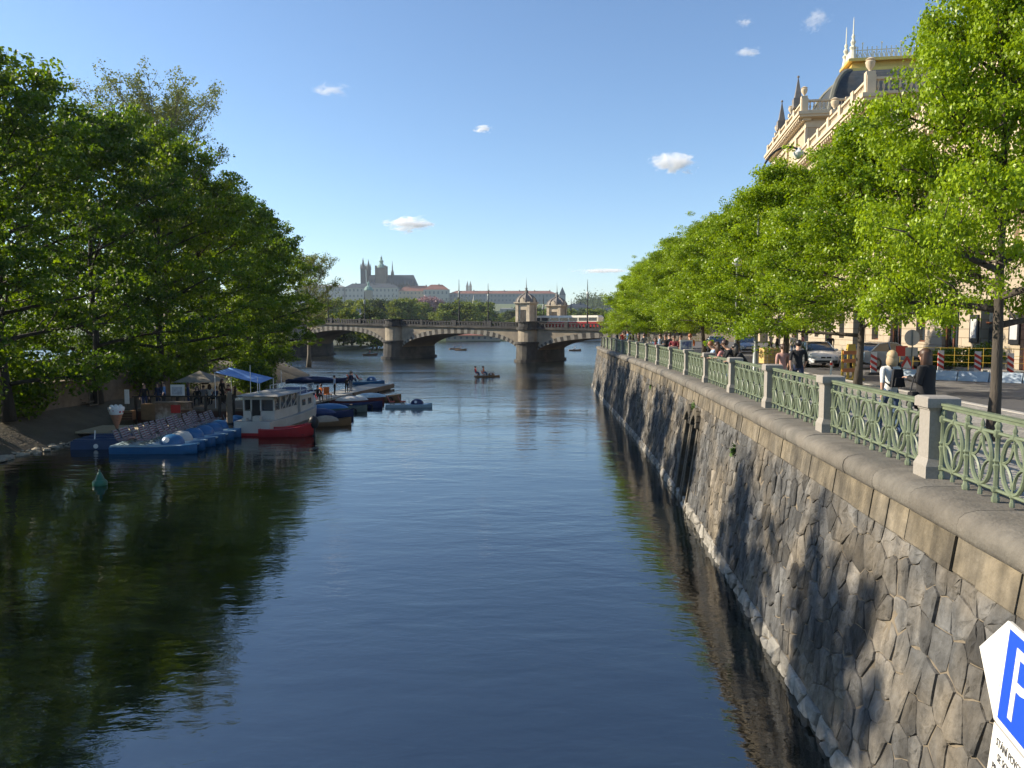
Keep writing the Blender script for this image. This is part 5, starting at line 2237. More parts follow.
# cars ------------------------------------------------------------------------
def make_car(label, loc, rz, paint, group=None):
    t = thing('parked_car' if 'parked' in label else 'car', label, 'car', loc, rz, group)
    # +y is the nose
    st = [(-2.20, 0.55, 0.62, 0.80), (-2.12, 0.78, 0.40, 0.93), (-1.5, 0.88, 0.22, 0.98), (-0.6, 0.90, 0.20, 0.95), (0.6, 0.90, 0.20, 0.93), (1.25, 0.89, 0.20, 0.88), (1.85, 0.84, 0.22, 0.76), (2.15, 0.70, 0.28, 0.66), (2.26, 0.50, 0.34, 0.56)]
    mb = MB()
    vs, fs = [], []
    for (y, w_, z0, z1) in st:
        zm = z0 + (z1 - z0) * 0.55
        vs += [(-w_ * 0.92, y, z0), (-w_, y, zm), (-w_ * 0.93, y, z1), (-w_ * 0.5, y, z1 + 0.045), (0, y, z1 + 0.06), (w_ * 0.5, y, z1 + 0.045), (w_ * 0.93, y, z1), (w_, y, zm), (w_ * 0.92, y, z0)]
    m = 9
    for i in range(len(st) - 1):
        for k in range(m):
            a, b = i * m + k, i * m + (k + 1) % m
            fs.append((a, b, b + m, a + m))
    fs.append(tuple(range(m)))
    fs.append(tuple(reversed([(len(st) - 1) * m + k for k in range(m)])))
    mb.add(vs, fs)
    body = mb.build('body', paint, t, smooth=True)
    mb = MB()
    rs_ = [(-1.72, 0.80, 0.98), (-1.0, 0.62, 1.36), (-0.4, 0.61, 1.42), (0.25, 0.61, 1.39), (1.15, 0.80, 0.93)]
    vs = []
    for y, w_, z in rs_:
        vs += [(-w_, y, z), (w_, y, z)]
    base = []
    for y, w_, z in rs_:
        zb = 0.92
        base += [(-0.82, y, zb), (0.82, y, zb)]
    n = len(vs)
    fs = []
    for i in range(len(rs_) - 1):
        a, b = 2 * i, 2 * i + 2
        fs.append((a, a + 1, b + 1, b))
        fs.append((a, b, n + b, n + a))
        fs.append((a + 1, n + a + 1, n + b + 1, b + 1))
    mb.add(vs + base, fs)
    mb.build('window', M_GLASS, t, smooth=True)
    mb = MB()
    mb.add([(-0.60, -1.0, 1.375), (0.60, -1.0, 1.375), (0.60, -0.4, 1.435), (-0.60, -0.4, 1.435), (0.60, 0.25, 1.405), (-0.60, 0.25, 1.405), (0, -0.4, 1.46), (0, -1.0, 1.40), (0, 0.25, 1.43)],
           [(0, 7, 6, 3), (7, 1, 2, 6), (3, 6, 8, 5), (6, 2, 4, 8)])
    for s in (-1, 1):
        mb.tube([(s * 0.60, 0.25, 1.40), (s * 0.80, 1.15, 0.95)], 0.03, 5)
        mb.tube([(s * 0.61, -1.0, 1.37), (s * 0.80, -1.72, 0.98)], 0.05, 5)
        mb.tube([(s * 0.60, -1.0, 1.37), (s * 0.62, -0.4, 1.43), (s * 0.60, 0.25, 1.40)], 0.03, 5)
        mb.tube([(s * 0.62, -0.35, 1.4), (s * 0.84, -0.35, 0.95)], 0.03, 5)
    mb.build('roof', paint, t, smooth=True)
    for sx in (-1, 1):
        for yy in (-1.38, 1.38):
            mb = MB()
            mb.T = Matrix.Translation((sx * 0.80, yy, 0.32)) @ Matrix.Rotation(PI / 2, 4, 'Y')
            mb.lathe([(0.26, -0.11), (0.32, -0.09), (0.32, 0.09), (0.26, 0.11)], n=16)
            wh = mb.build('wheel', M_BLACK, t, smooth=True)
            mb = MB()
            mb.T = Matrix.Translation((sx * 0.80, yy, 0.32)) @ Matrix.Rotation(PI / 2, 4, 'Y')
            mb.lathe([(0.19, -0.118), (0.19, 0.118)], n=12)
            mb.build('rim', M_GREYMETAL, wh)
        mb = MB()
        mb.ball((sx * 0.56, 2.12, 0.60), 0.13, 10, sz=0.6, sx=1.35)
        mb.build('headlight', mat('headlight_glass', (0.6, 0.62, 0.65), 0.1, 0.02, 3), t, smooth=True)
        mb = MB()
        mb.ball((sx * 0.95, 0.75, 0.98), 0.09, 8, sx=1.2, sz=0.8)
        mb.build('mirror', paint, t, smooth=True)
    for sx in (-1, 1):
        mb = MB()
        mb.box(sx * 0.15 - 0.12, sx * 0.15 + 0.12, 2.2, 2.285, 0.50, 0.62)
        mb.build('grille', M_BLACK, t)
    mb = MB()
    mb.box(-0.62, 0.62, 2.2, 2.272, 0.30, 0.42)
    mb.build('air_intake', M_BLACK, t)
    mb = MB()
    mb.box(-0.26, 0.26, 2.286, 2.30, 0.42, 0.53)
    mb.build('number_plate', M_WHITE, t)
    return t


M_CARWHITE = mat('white_car_paint', (0.70, 0.71, 0.72), 0.22, 0.03, 2)
M_CARBLUE = mat('silver_blue_paint', (0.25, 0.33, 0.42), 0.25, 0.03, 2, metal=0.4)
M_CARGREY = mat('dark_grey_paint', (0.06, 0.06, 0.07), 0.25, 0.03, 2)
make_car('white sedan driving towards the camera beside the theatre', ((816 - 512) / FPX * 45.5, 45.5, GZ - 0.09), R(180 - 8), M_CARWHITE)
make_car('silver blue car parked behind the red and white beacons', ((884 - 512) / FPX * 43, 43, GZ - 0.09), R(-70), M_CARBLUE)
make_car('dark grey car parked far along the street under the fifth linden', ((716 - 512) / FPX * 74, 74, GZ - 0.09), R(172), M_CARGREY)
make_car('pale car parked far along the street beyond the white sedan', ((746 - 512) / FPX * 70, 70, GZ - 0.09), R(170), M_CARBLUE)

# roadworks ---------------------------------------------------------------------
M_BRED = mat('beacon_red', (0.55, 0.045, 0.03), 0.5, 0.08, 6)
M_BYEL = mat('safety_yellow', (0.45, 0.31, 0.04), 0.5, 0.12, 6)
M_ORANGE = mat('barrier_orange', (0.45, 0.15, 0.04), 0.5, 0.12, 6)
beacon0 = None
for px, y, lab in ((874, 36.8, 'red and white beacon plate left of the blonde woman'), (941, 39.0, 'red and white beacon plate just right of the woman in black'),
                   (978, 37.5, 'red and white beacon plate left of the nearest linden trunk'), (1011, 34.8, 'red and white beacon plate right of the nearest linden trunk')):
    loc = ((px - 512) / FPX * y, y, GZ - 0.09)
    if beacon0 is None:
        t = beacon0 = thing('beacon', lab, 'traffic beacon', loc, 0, 'roadwork beacons')
        mb = MB()
        mb.prism([(-0.35, -0.2), (0.35, -0.2), (0.35, 0.2), (-0.35, 0.2)], 0, 0.12, 0, 0.15)
        mb.build('base', M_BLACK, t)
        mb = MB()
        mb.box(-0.14, 0.14, -0.02, 0.02, 0.12, 1.10)
        mb.build('plate', M_WHITE, t)
        mb = MB()
        for k in range(3):
            z = 0.2 + k * 0.27
            mb.add([(-0.149, -0.026, z + 0.12), (0.149, -0.026, z - 0.06), (0.149, -0.026, z + 0.08), (-0.149, -0.026, z + 0.26),
                    (-0.149, 0.026, z + 0.12), (0.149, 0.026, z - 0.06), (0.149, 0.026, z + 0.08), (-0.149, 0.026, z + 0.26)],
                   [(0, 1, 2, 3), (7, 6, 5, 4), (0, 4, 5, 1), (2, 6, 7, 3), (1, 5, 6, 2), (0, 3, 7, 4)])
        mb.build('red_stripes', M_BRED, t).name = 'stripe_marking'
    else:
        copy_tree(beacon0, None, lab, loc, rnd.uniform(-0.3, 0.3))
# low blue-white barrier blocks
a = Vector(((900 - 512) / FPX * 34.5, 34.5, GZ - 0.09))
b = Vector(((1060 - 512) / FPX * 30.5, 30.5, GZ - 0.09))
n = 5
bar0 = None
M_BARR = mat('pale_blue_barrier', (0.42, 0.50, 0.58), 0.6, 0.15, 2)
for k in range(n):
    p = a.lerp(b, (k + 0.5) / n)
    d = b - a
    ln = d.length / n - 0.05
    lab = ('first', 'second', 'third', 'fourth', 'last')[k] + ' block from the blonde woman in the pale blue road barrier'
    if bar0 is None:
        t = bar0 = thing('road_barrier', lab, 'barrier', p, math.atan2(d.y, d.x), 'pale blue barrier blocks along the roadworks')
        mb = MB()
        mb.box(-ln / 2, ln / 2, -0.28, 0.28, 0, 0.18, ty=0.06)
        mb.box(-ln / 2, ln / 2, -0.20, 0.20, 0.181, 0.40, ty=0.10)
        mb.build('block', M_BARR, t)
        mb = MB()
        for s in (-0.35, 0.35):
            mb.cbox(s * ln, 0, 0.401, 0.16, 0.1, 0.07)
        mb.build('lifting_lug', M_GREYMETAL, t)
    else:
        copy_tree(bar0, None, lab, p)
# yellow net fence in front of the shrubs
t = thing('mesh_fence', 'yellow site fence of thin posts and rails in front of the theatre shrubs', 'fence', ((900 - 512) / FPX * 41, 41, GZ))
e = Vector(((1045 - 512) / FPX * 37 - (900 - 512) / FPX * 41, -4, 0))
mb = MB()
for k in range(11):
    p = e * (k / 10)
    mb.tube([p, p + Vector((0, 0, 1.15))], 0.014, 5)
mb.build('post', M_BYEL, t).name = 'fence_posts_frame'
mb = MB()
for z in (1.12, 0.75, 0.4):
    mb.tube([(0, 0, z), e + Vector((0, 0, z))], 0.010, 5)
mb.build('rail', M_BYEL, t)
for i, (px, y, lab, w_, h_) in enumerate(((958, 42.5, 'clipped green shrub behind the beacon left of the linden trunk', 1.9, 1.0), (1000, 42, 'tallest clipped shrub before the theatre, right of the linden trunk', 1.7, 1.35), (1030, 41, 'yellow green shrub at the edge of the frame before the theatre', 1.6, 1.4), (930, 44, 'low dark shrub by the theatre door, beside the woman in black', 1.3, 0.8))):
    rs = np.random.RandomState(i)
    n = 2600
    off = rs.normal(size=(n, 3))
    off /= np.linalg.norm(off, axis=1, keepdims=True)
    off *= rs.uniform(0.7, 1.05, n)[:, None]
    cent = off * np.array([w_, 0.8, h_ * 0.55]) + np.array([0, 0, h_ * 0.5])
    cent += rs.normal(size=(n, 3)) * 0.06
    V, F = leaves_arrays(cent, off + rs.normal(size=(n, 3)) * 0.5, 0.12, rs)
    F = F[V.reshape(-1, 4, 3)[:, :, 2].min(axis=1) > 0.0]
    t = thing('shrub', lab, 'shrub', ((px - 512) / FPX * y, y, GZ), 0, 'shrubs in front of the theatre')
    o = bpy.data.objects.new('foliage', np_mesh('foliage', V, F, [LM_LINDEN if i == 2 else LM_DARK], rs.uniform(0, 1, len(F))))
    col.objects.link(o)
    o.parent = t
    mb = MB()
    for k in range(4):
        mb.tube([(k * 0.2 - 0.3, 0, 0), (k * 0.3 - 0.45, 0, h_ * 0.7)], 0.02, 4)
    mb.build('stem', M_BARK, t)
# round traffic sign, seen from behind, with a plate below
y = 35.5
t = thing('traffic_sign', 'round traffic sign seen from behind with a small plate below, by the roadworks', 'traffic sign', ((912 - 512) / FPX * y, y, GZ), R(6))
mb = MB()
mb.tube([(0, 0, 0), (0, 0, 2.05)], 0.03, 8)
mb.build('pole', M_GREYMETAL, t)
mb = MB()
mb.T = Matrix.Translation((0, 0.045, 1.70)) @ Matrix.Rotation(PI / 2, 4, 'X')
mb.lathe([(0.37, -0.012), (0.37, 0.012)], n=24)
mb.T = None
mb.build('disc', mat('sign_back', (0.45, 0.45, 0.40), 0.5, 0.08, 4), t)
mb = MB()
mb.box(-0.30, 0.30, 0.035, 0.055, 0.85, 1.25)
mb.build('plate', MATS['sign_back'], t)
for px, y, lab, cm in ((901.5, 38, 'square red warning panel left of the round sign', 0), (907, 36, 'red and white triangular barrier board under the red panel', 1)):
    t = thing('warning_board', lab, 'barrier board', ((px - 512) / FPX * y, y, GZ - 0.09), 0)
    mb = MB()
    if cm == 0:
        mb.box(-0.28, 0.28, -0.02, 0.02, 0.85, 1.35)
    else:
        mb.add([(-0.4, -0.02, 0.25), (0.4, -0.02, 0.25), (0, -0.02, 0.95), (-0.4, 0.02, 0.25), (0.4, 0.02, 0.25), (0, 0.02, 0.95)], [(0, 1, 2), (5, 4, 3), (0, 3, 4, 1), (1, 4, 5, 2), (2, 5, 3, 0)])
    mb.build('board', M_BRED, t)
    mb = MB()
    mb.tube([(-0.2, 0.03, 0), (-0.2, 0.03, 1.3 if cm == 0 else 0.5)], 0.02, 5)
    mb.tube([(0.2, 0.03, 0), (0.2, 0.03, 1.3 if cm == 0 else 0.5)], 0.02, 5)
    mb.build('leg', M_GREYMETAL, t)
    if cm == 1:
        mb = MB()
        mb.add([(-0.22, -0.026, 0.34), (0.22, -0.026, 0.34), (0, -0.026, 0.74)], [(0, 1, 2)])
        mb.build('white_field', M_WHITE, t)
# orange and yellow stacked barrier by the second linden
t = thing('site_barrier', 'yellow and orange lattice site barrier beside the second linden trunk', 'barrier', ((852 - 512) / FPX * 33, 33, GZ - 0.09), R(10))
mb = MB()
for z in (0.35, 0.75, 1.1):
    mb.box(-0.42, 0.42, -0.03, 0.03, z, z + 0.16)
mb.build('rail', M_ORANGE, t)
mb = MB()
for x in (-0.4, -0.13, 0.13, 0.4):
    mb.box(x - 0.05, x + 0.05, 0.031, 0.08, 0.02, 1.3)
mb.box(-0.5, 0.5, -0.2, 0.2, -0.001, 0.08)
mb.build('frame', M_BYEL, t)
mb = MB()
mb.box(-0.3, 0.12, -0.12, 0.0, 1.27, 1.55, tx=0.05)
mb.build('warning_lamp', M_BYEL, t)
t = thing('stone_pallet', 'pallet of yellow stone blocks behind wire mesh near the lamp post', 'pallet', ((769.5 - 512) / FPX * 44, 44, GZ), R(4))
mb = MB()
for k in range(5):
    for j in range(3):
        mb.box(-0.46 + j * 0.31, -0.46 + j * 0.31 + 0.30, -0.4, 0.4, 0.14 + k * 0.175, 0.14 + k * 0.175 + 0.165)
mb.build('stone_blocks_tile', mat('yellow_stone', (0.52, 0.36, 0.13), 0.9, 0.25, 4), t).name = 'brick_stack'
mb = MB()
for z in np.linspace(0.1, 1.1, 6):
    mb.tube([(-0.5, -0.45, z), (0.5, -0.45, z)], 0.012, 4)
for x in np.linspace(-0.5, 0.5, 6):
    mb.tube([(x, -0.45, 0.1), (x, -0.45, 1.1)], 0.012, 4)
mb.build('wire_mesh', M_GREYMETAL, t)
mb = MB()
mb.box(-0.5, 0.5, -0.44, 0.44, 0, 0.12)
mb.build('pallet_board', M_BARK, t)
t = thing('bollard', 'white bollard standing on the road in front of the white sedan', 'bollard', ((831.5 - 512) / FPX * 36, 36, GZ - 0.09))
mb = MB()
mb.lathe([(0.11, 0), (0.1, 0.05), (0.055, 0.08), (0.05, 0.75), (0.03, 0.8)], n=10)
mb.build('pole', M_WHITE, t)
mb = MB()
mb.lathe([(0.058, 0.5), (0.058, 0.62)], n=10)
mb.build('band', M_BRED, t)

# ================================================================== theatre
M_TH = mat('theatre_stone', (0.46, 0.36, 0.24), 0.85, 0.12, 0.6, 0.01, c2=(0.36, 0.28, 0.18), c2scale=0.2, c2amt=0.5)
M_TH2 = mat('theatre_trim', (0.56, 0.46, 0.32), 0.85, 0.12, 0.8)
M_GOLD = mat('gilded_metal', (0.72, 0.50, 0.12), 0.4, 0.12, 1.0, metal=0.35)
M_SILV = mat('gilt_white', (0.70, 0.66, 0.50), 0.4, 0.1, 1.0, metal=0.2)
M_SLATE = mat('slate_dome', (0.05, 0.062, 0.075), 0.9, 0.3, 2.0, 0.01, c2=(0.075, 0.07, 0.062), c2scale=0.5, c2amt=0.6, spec=0.1)
M_DOOR = mat('brown_door', (0.12, 0.045, 0.02), 0.5, 0.2, 3)


def rustic_material():
    m, t, b, N, L_ = node_mat('rusticated_stone')
    tc = N.new('ShaderNodeTexCoord')
    sp = N.new('ShaderNodeSeparateXYZ')
    L_.new(tc.outputs['Object'], sp.inputs[0])
    cb = N.new('ShaderNodeCombineXYZ')
    ad = N.new('ShaderNodeMath')
    L_.new(sp.outputs[1], ad.inputs[0])
    L_.new(sp.outputs[0], ad.inputs[1])
    L_.new(ad.outputs[0], cb.inputs[0])
    L_.new(sp.outputs[2], cb.inputs[1])
    br = N.new('ShaderNodeTexBrick')
    br.inputs['Scale'].default_value = 1.0
    br.inputs['Brick Width'].default_value = 2.4
    br.inputs['Row Height'].default_value = 0.52
    br.inputs['Mortar Size'].default_value = 0.022
    br.inputs['Mortar Smooth'].default_value = 0.3
    br.inputs['Color1'].default_value = (0.40, 0.335, 0.25, 1)
    br.inputs['Color2'].default_value = (0.36, 0.30, 0.215, 1)
    br.inputs['Mortar'].default_value = (0.25, 0.19, 0.12, 1)
    L_.new(cb.outputs[0], br.inputs['Vector'])
    L_.new(br.outputs[0], b.inputs['Base Color'])
    bp = N.new('ShaderNodeBump')
    bp.invert = True
    bp.inputs['Distance'].default_value = 0.05
    L_.new(br.outputs['Fac'], bp.inputs['Height'])
    L_.new(bp.outputs[0], b.inputs['Normal'])
    b.inputs['Roughness'].default_value = 0.85
    return m


M_RUST = rustic_material()


def urn(mb, x, y, z, s=1.0):
    mb.cbox(x, y, z, 0.9 * s, 0.9 * s, 0.5 * s)
    mb.lathe([(0.2 * s, 0.5 * s), (0.14 * s, 0.7 * s), (0.42 * s, 1.1 * s), (0.5 * s, 1.5 * s), (0.36 * s, 1.62 * s), (0.5 * s, 1.75 * s), (0.2 * s, 1.95 * s)], (x, y, z), 10)


def balustrade(mb, p0, p1, z, ped=4.5, h=1.35):
    p0, p1 = Vector(p0), Vector(p1)
    d = p1 - p0
    L_ = d.length
    d = d / L_
    a = math.atan2(d.y, d.x)
    n = max(1, round(L_ / ped))
    old = mb.T
    mb.T = Matrix.Translation((p0.x, p0.y, z)) @ Matrix.Rotation(a, 4, 'Z')
    mb.box(0, L_, -0.2, 0.2, 0, 0.2)
    mb.box(0, L_, -0.22, 0.22, h - 0.2, h)
    for k in range(n + 1):
        x = L_ * k / n
        mb.box(x - 0.4, x + 0.4, -0.32, 0.32, 0.001, h + 0.12)
    m = int(L_ / 0.42)
    for k in range(m):
        x = (k + 0.5) * L_ / m
        if min(abs(x - L_ * j / n) for j in range(n + 1)) < 0.5:
            continue
        mb.lathe([(0.10, 0.2), (0.06, 0.35), (0.13, 0.6), (0.06, 0.95), (0.10, h - 0.2)], (x, 0, 0), 5)
    mb.T = old


def build_theatre():
    t = thing('theatre', 'ornate honey coloured theatre with slate dome, gilded roof crest and balustrades behind the lindens', 'theatre', (19.8, 0, GZ), -R(8.8))
    # low wing, nearest; main block; tall block under the dome
    blocks = [('low_wing', 26, 66, 15.5, 0.0), ('main_block', 66.01, 91, 21.3, -0.02), ('tall_block', 91.01, 113, 26.6, -0.04)]
    for nm, y0, y1, top, xo in blocks:
        n = int((y1 - y0) / 4.5)
        b = (y1 - y0) / n
        ops1, ops2 = [], []
        for k in range(n):
            c = y0 + (k + 0.5) * b
            ops1.append((c - 1.25, c + 1.25, 0.0, 3.9) if k % 2 == 0 else (c - 0.85, c + 0.85, 1.2, 3.7))
            ops2.append((c - 0.9, c + 0.9, 7.6, 11.6))
            if top > 18:
                ops2.append((c - 0.75, c + 0.75, 14.6, 18.0))
        mb = MB()
        holed(mb, y0, y1, 0, 6.0, ops1, 0.45, 0, 1, x=xo)
        mb.sheet([(xo, y0, 0), (xo + 30, y0, 0), (xo + 30, y0, 6), (xo, y0, 6)], 0)
        mb.build('ground_storey', [M_RUST, M_GLASS], t)
        mb = MB()
        holed(mb, y0, y1, 6.5, top - 1.6, ops2, 0.45, 0, 1, x=xo + 0.12)
        mb.sheet([(xo + 0.12, y0, 6.5), (xo + 30, y0, 6.5), (xo + 30, y0, top), (xo + 0.12, y0, top)], 0)
        mb.sheet([(xo + 0.12, y1, 0), (xo + 30, y1, 0), (xo + 30, y1, top), (xo + 0.12, y1, top)], 0)
        mb.sheet([(xo + 30, y0, 0), (xo + 30, y1, 0), (xo + 30, y1, top), (xo + 30, y0, top)], 0)
        mb.sheet([(xo + 0.2, y0 + 0.1, top - 0.03), (xo + 30, y0 + 0.1, top - 0.03), (xo + 30, y1 - 0.1, top - 0.03), (xo + 0.2, y1 - 0.1, top - 0.03)], 0)
        mb.build('upper_wall', [M_TH, M_GLASS], t)
        mb = MB()
        mb.box(xo - 0.35, xo + 0.3, y0 - 0.3, y1, 6.0, 6.5)
        z = top - 1.6
        mb.box(xo - 0.1, xo + 0.4, y0 - 0.1, y1, z, z + 0.7)
        mb.box(xo - 0.5, xo + 0.4, y0 - 0.5, y1, z + 0.7, z + 1.0)
        mb.box(xo - 1.0, xo + 0.4, y0 - 1.0, y1, z + 1.0, z + 1.25)
        mb.box(xo - 1.15, xo + 0.4, y0 - 1.15, y1, z + 1.25, z + 1.6)
        for k in range(int((y1 - y0) / 0.8)):
            mb.box(xo - 0.9, xo - 0.1, y0 + k * 0.8, y0 + k * 0.8 + 0.3, z + 0.72, z + 0.999)
        if top > 24:
            for (xx0, xx1, yy) in ((xo + 0.4, 26, y0),):
                mb.box(xx0, xx1, yy - 0.1, yy + 0.3, z, z + 0.7)
                mb.box(xx0, xx1, yy - 1.0, yy + 0.3, z + 1.0, z + 1.25)
                mb.box(xx0, xx1, yy - 1.15, yy + 0.3, z + 1.25, z + 1.6)
        mb.build('cornice', M_TH2, t)
        mb = MB()
        for k in range(n + 1):
            c = y0 + k * b
            a0, a1 = max(y0, c - 0.4), min(y1, c + 0.4)
            mb.box(xo - 0.14, xo + 0.119, a0, a1, 6.501, top - 1.62)
        for a_, b_, c_, d_ in ops2:
            mb.box(xo - 0.02, xo + 0.119, a_ - 0.28, a_ - 0.001, c_, d_)
            mb.box(xo - 0.02, xo + 0.119, b_ + 0.001, b_ + 0.28, c_, d_)
            mb.box(xo - 0.2, xo + 0.119, a_ - 0.4, b_ + 0.4, d_ + 0.001, d_ + 0.35)
            mb.box(xo - 0.1, xo + 0.119, a_ - 0.35, b_ + 0.35, c_ - 0.25, c_ - 0.001)
        mb.build('pilaster_moulding', M_TH2, t)
        mb = MB()
        for a_, b_, c_, d_ in ops2:
            mb.box(xo + 0.50, xo + 0.55, (a_ + b_) / 2 - 0.05, (a_ + b_) / 2 + 0.05, c_, d_)
            mb.box(xo + 0.50, xo + 0.549, a_, b_, c_ + (d_ - c_) * 0.62, c_ + (d_ - c_) * 0.66)
        mb.build('window_frame', M_DOOR, t)
        if nm == 'low_wing':
            for a_, b_, c_, d_ in ops1:
                mb = MB()
                if c_ == 0.0:
                    mb.box(xo + 0.2, xo + 0.28, a_, a_ + 0.22, 0, d_)
                    mb.box(xo + 0.2, xo + 0.28, b_ - 0.22, b_, 0, d_)
                    mb.box(xo + 0.2, xo + 0.28, a_ + 0.221, b_ - 0.221, d_ - 0.3, d_)
                    mb.box(xo + 0.2, xo + 0.28, (a_ + b_) / 2 - 0.1, (a_ + b_) / 2 + 0.1, 0, d_ - 0.301)
                    mb.box(xo + 0.2, xo + 0.28, a_ + 0.221, (a_ + b_) / 2 - 0.101, 0, 0.7)
                    mb.box(xo + 0.2, xo + 0.28, (a_ + b_) / 2 + 0.101, b_ - 0.221, 0, 0.7)
                    mb.build('door', M_DOOR, t)
                else:
                    mb.box(xo + 0.3, xo + 0.36, a_, b_, c_, c_ + 0.1)
                    mb.box(xo + 0.3, xo + 0.36, a_, b_, (c_ + d_) / 2 - 0.04, (c_ + d_) / 2 + 0.04)
                    mb.box(xo + 0.3, xo + 0.359, (a_ + b_) / 2 - 0.05, (a_ + b_) / 2 + 0.05, c_ + 0.1, d_)
                    mb.build('window', M_DOOR, t)
        mb = MB()
        balustrade(mb, (xo - 0.4, y0 - 0.4, 0), (xo - 0.4, y1, 0), top)
        if nm != 'low_wing':
            balustrade(mb, (xo - 0.4, y0 - 0.4, 0), (xo + 14, y0 - 0.4, 0), top)
        mb.build('balustrade', M_TH2, t)
    # urns, obelisks
    for (x, y, z, s) in ((-0.4, 65.8, 22.75, 0.8), (-0.4, 77, 22.75, 0.8), (-0.4, 91, 28.1, 0.75), (-0.4, 98.3, 28.1, 0.7), (-0.4, 107.5, 28.1, 0.7), (13.5, 90.6, 28.1, 0.7)):
        mb = MB()
        urn(mb, x, y, z, s)
        mb.build('urn', M_TH2, t, smooth=True)
    for (x, y, z, h) in ((-0.4, 94.5, 28.1, 3.7), (-0.4, 104.5, 28.1, 3.7), (19.5, 96, 33.0, 8.4)):
        mb = MB()
        mb.cbox(x, y, z, 1.1, 1.1, 1.1)
        mb.cbox(x, y, z + 1.1, 0.8, 0.8, h - 1.3, tx=0.36, ty=0.36)
        mb.ball((x, y, z + h - 0.05), 0.16, 8)
        mb.build('obelisk', M_LEAD, t)
    # dome: square cloister vault with ribs
    x0, x1, y0, y1 = 3.6, 21.8, 96.5, 111.0
    z0, z1, ins = 26.0, 34.3, 4.0
    mb = MB()
    m = 10
    rings = []
    for k in range(m + 1):
        a = PI / 2 * k / m
        i_ = ins * (1 - math.cos(a))
        z = z0 + (z1 - z0) * math.sin(a)
        j_ = i_ * 1.4
        rings.append([(x0 + i_, y0 + j_, z), (x1 - i_, y0 + j_, z), (x1 - i_, y1 - j_, z), (x0 + i_, y1 - j_, z)])
    vs = [p for r_ in rings for p in r_]
    fs = []
    for k in range(m):
        for j in range(4):
            fs.append((k * 4 + j, k * 4 + (j + 1) % 4, k * 4 + 4 + (j + 1) % 4, k * 4 + 4 + j))
    mb.add(vs, fs)
    mb.build('dome', M_SLATE, t)
    mb = MB()
    for j in range(4):
        mb.tube([rings[k][j] for k in range(m + 1)], 0.32, 6)
    mb.box(x0 - 0.4, x1 + 0.4, y0 - 0.4, y1 + 0.4, z0 - 0.5, z0 + 0.3)
    mb.build('dome_rib', mat('weathered_rib', (0.16, 0.16, 0.13), 0.8, 0.2, 1.0, spec=0.2), t)
    # gilded crown
    a0, a1, b0, b1 = x0 + ins, x1 - ins, y0 + ins * 1.4, y1 - ins * 1.4
    mb = MB()
    for e, za, zb in ((0.55, z1 - 0.1, z1 + 0.35), (0.25, z1 + 0.351, z1 + 1.2), (0.6, z1 + 1.201, z1 + 1.55)):
        mb.box(a0 - e, a1 + e, b0 - e, b1 + e, za, zb, tx=0.25 if e == 0.25 else 0, ty=0.25 if e == 0.25 else 0)
    mb.build('gilded_crown', M_GOLD, t)
    mb = MB()
    zb = z1 + 1.55
    for (p, q) in (((a0, b0), (a1, b0)), ((a0, b0), (a0, b1)), ((a1, b0), (a1, b1)), ((a0, b1), (a1, b1))):
        L_ = math.hypot(q[0] - p[0], q[1] - p[1])
        ux, uy = (q[0] - p[0]) / L_, (q[1] - p[1]) / L_
        mb.tube([(p[0], p[1], zb + 0.15), (q[0], q[1], zb + 0.15)], 0.07, 4)
        mb.tube([(p[0], p[1], zb + 1.1), (q[0], q[1], zb + 1.1)], 0.06, 4)
        n = int(L_ / 0.55)
        for k in range(n + 1):
            x, y = p[0] + ux * L_ * k / n, p[1] + uy * L_ * k / n
            mb.tube([(x, y, zb), (x, y, zb + (1.9 if k % 4 == 2 else 1.4))], [0.10, 0.06], 5)
            mb.ball((x, y, zb + (1.95 if k % 4 == 2 else 1.45)), 0.13 if k % 4 == 2 else 0.09, 5)
            if k < n:
                xm, ym = x + ux * L_ / n / 2, y + uy * L_ / n / 2
                mb.tube([(x, y, zb + 0.2), (xm, ym, zb + 0.9), (x + ux * L_ / n, y + uy * L_ / n, zb + 0.2)], 0.07, 5)
    mb.build('roof_crest', M_SILV, t)
    for i, (x, y) in enumerate(((a0, b0), (a1, b0), (a0, b1), (a1, b1))):
        mb = MB()
        h = 4.9 + (i % 2) * 0.9
        mb.lathe([(0.55, 0), (0.4, 0.5), (0.32, 1.2), (0.45, 1.5), (0.2, 1.8), (0.34, 2.2), (0.15, 2.6), (0.22, 2.9), (0.08, 3.2), (0.05, h), (0.01, h + 0.4)], (x, y, z1 + 1.5), 8)
        mb.build('corner_spire', M_SILV, t)
    # pylon of the far corner
    mb = MB()
    mb.box(-1.0, 6, 114, 120, 0, 22.0)
    mb.box(-1.6, 6.6, 113.4, 120.6, 22.0, 22.6)
    mb.box(-0.6, 3, 114.6, 118, 22.6, 24.0)
    mb.build('corner_pylon', M_TH, t)
    # wall lamps and notices on the ground storey
    for k, (y) in enumerate((36.5, 45.5, 54.5)):
        mb = MB()
        mb.tube([(0, y, 3.3), (-0.35, y, 3.2), (-0.4, y, 3.6)], 0.04, 5)
        br_ = mb.build('wall_lamp', M_BLACK, t)
        mb = MB()
        mb.ball((-0.4, y, 3.85), 0.22, 10)
        mb.build('globe', MATS['opal_glass'], br_, smooth=True)
    return t


build_theatre()


def local_th(x, y, z):
    c, s = math.cos(R(8.8)), math.sin(R(8.8))
    return Vector((19.8 + x * c + y * s, -x * s + y * c, GZ + z))


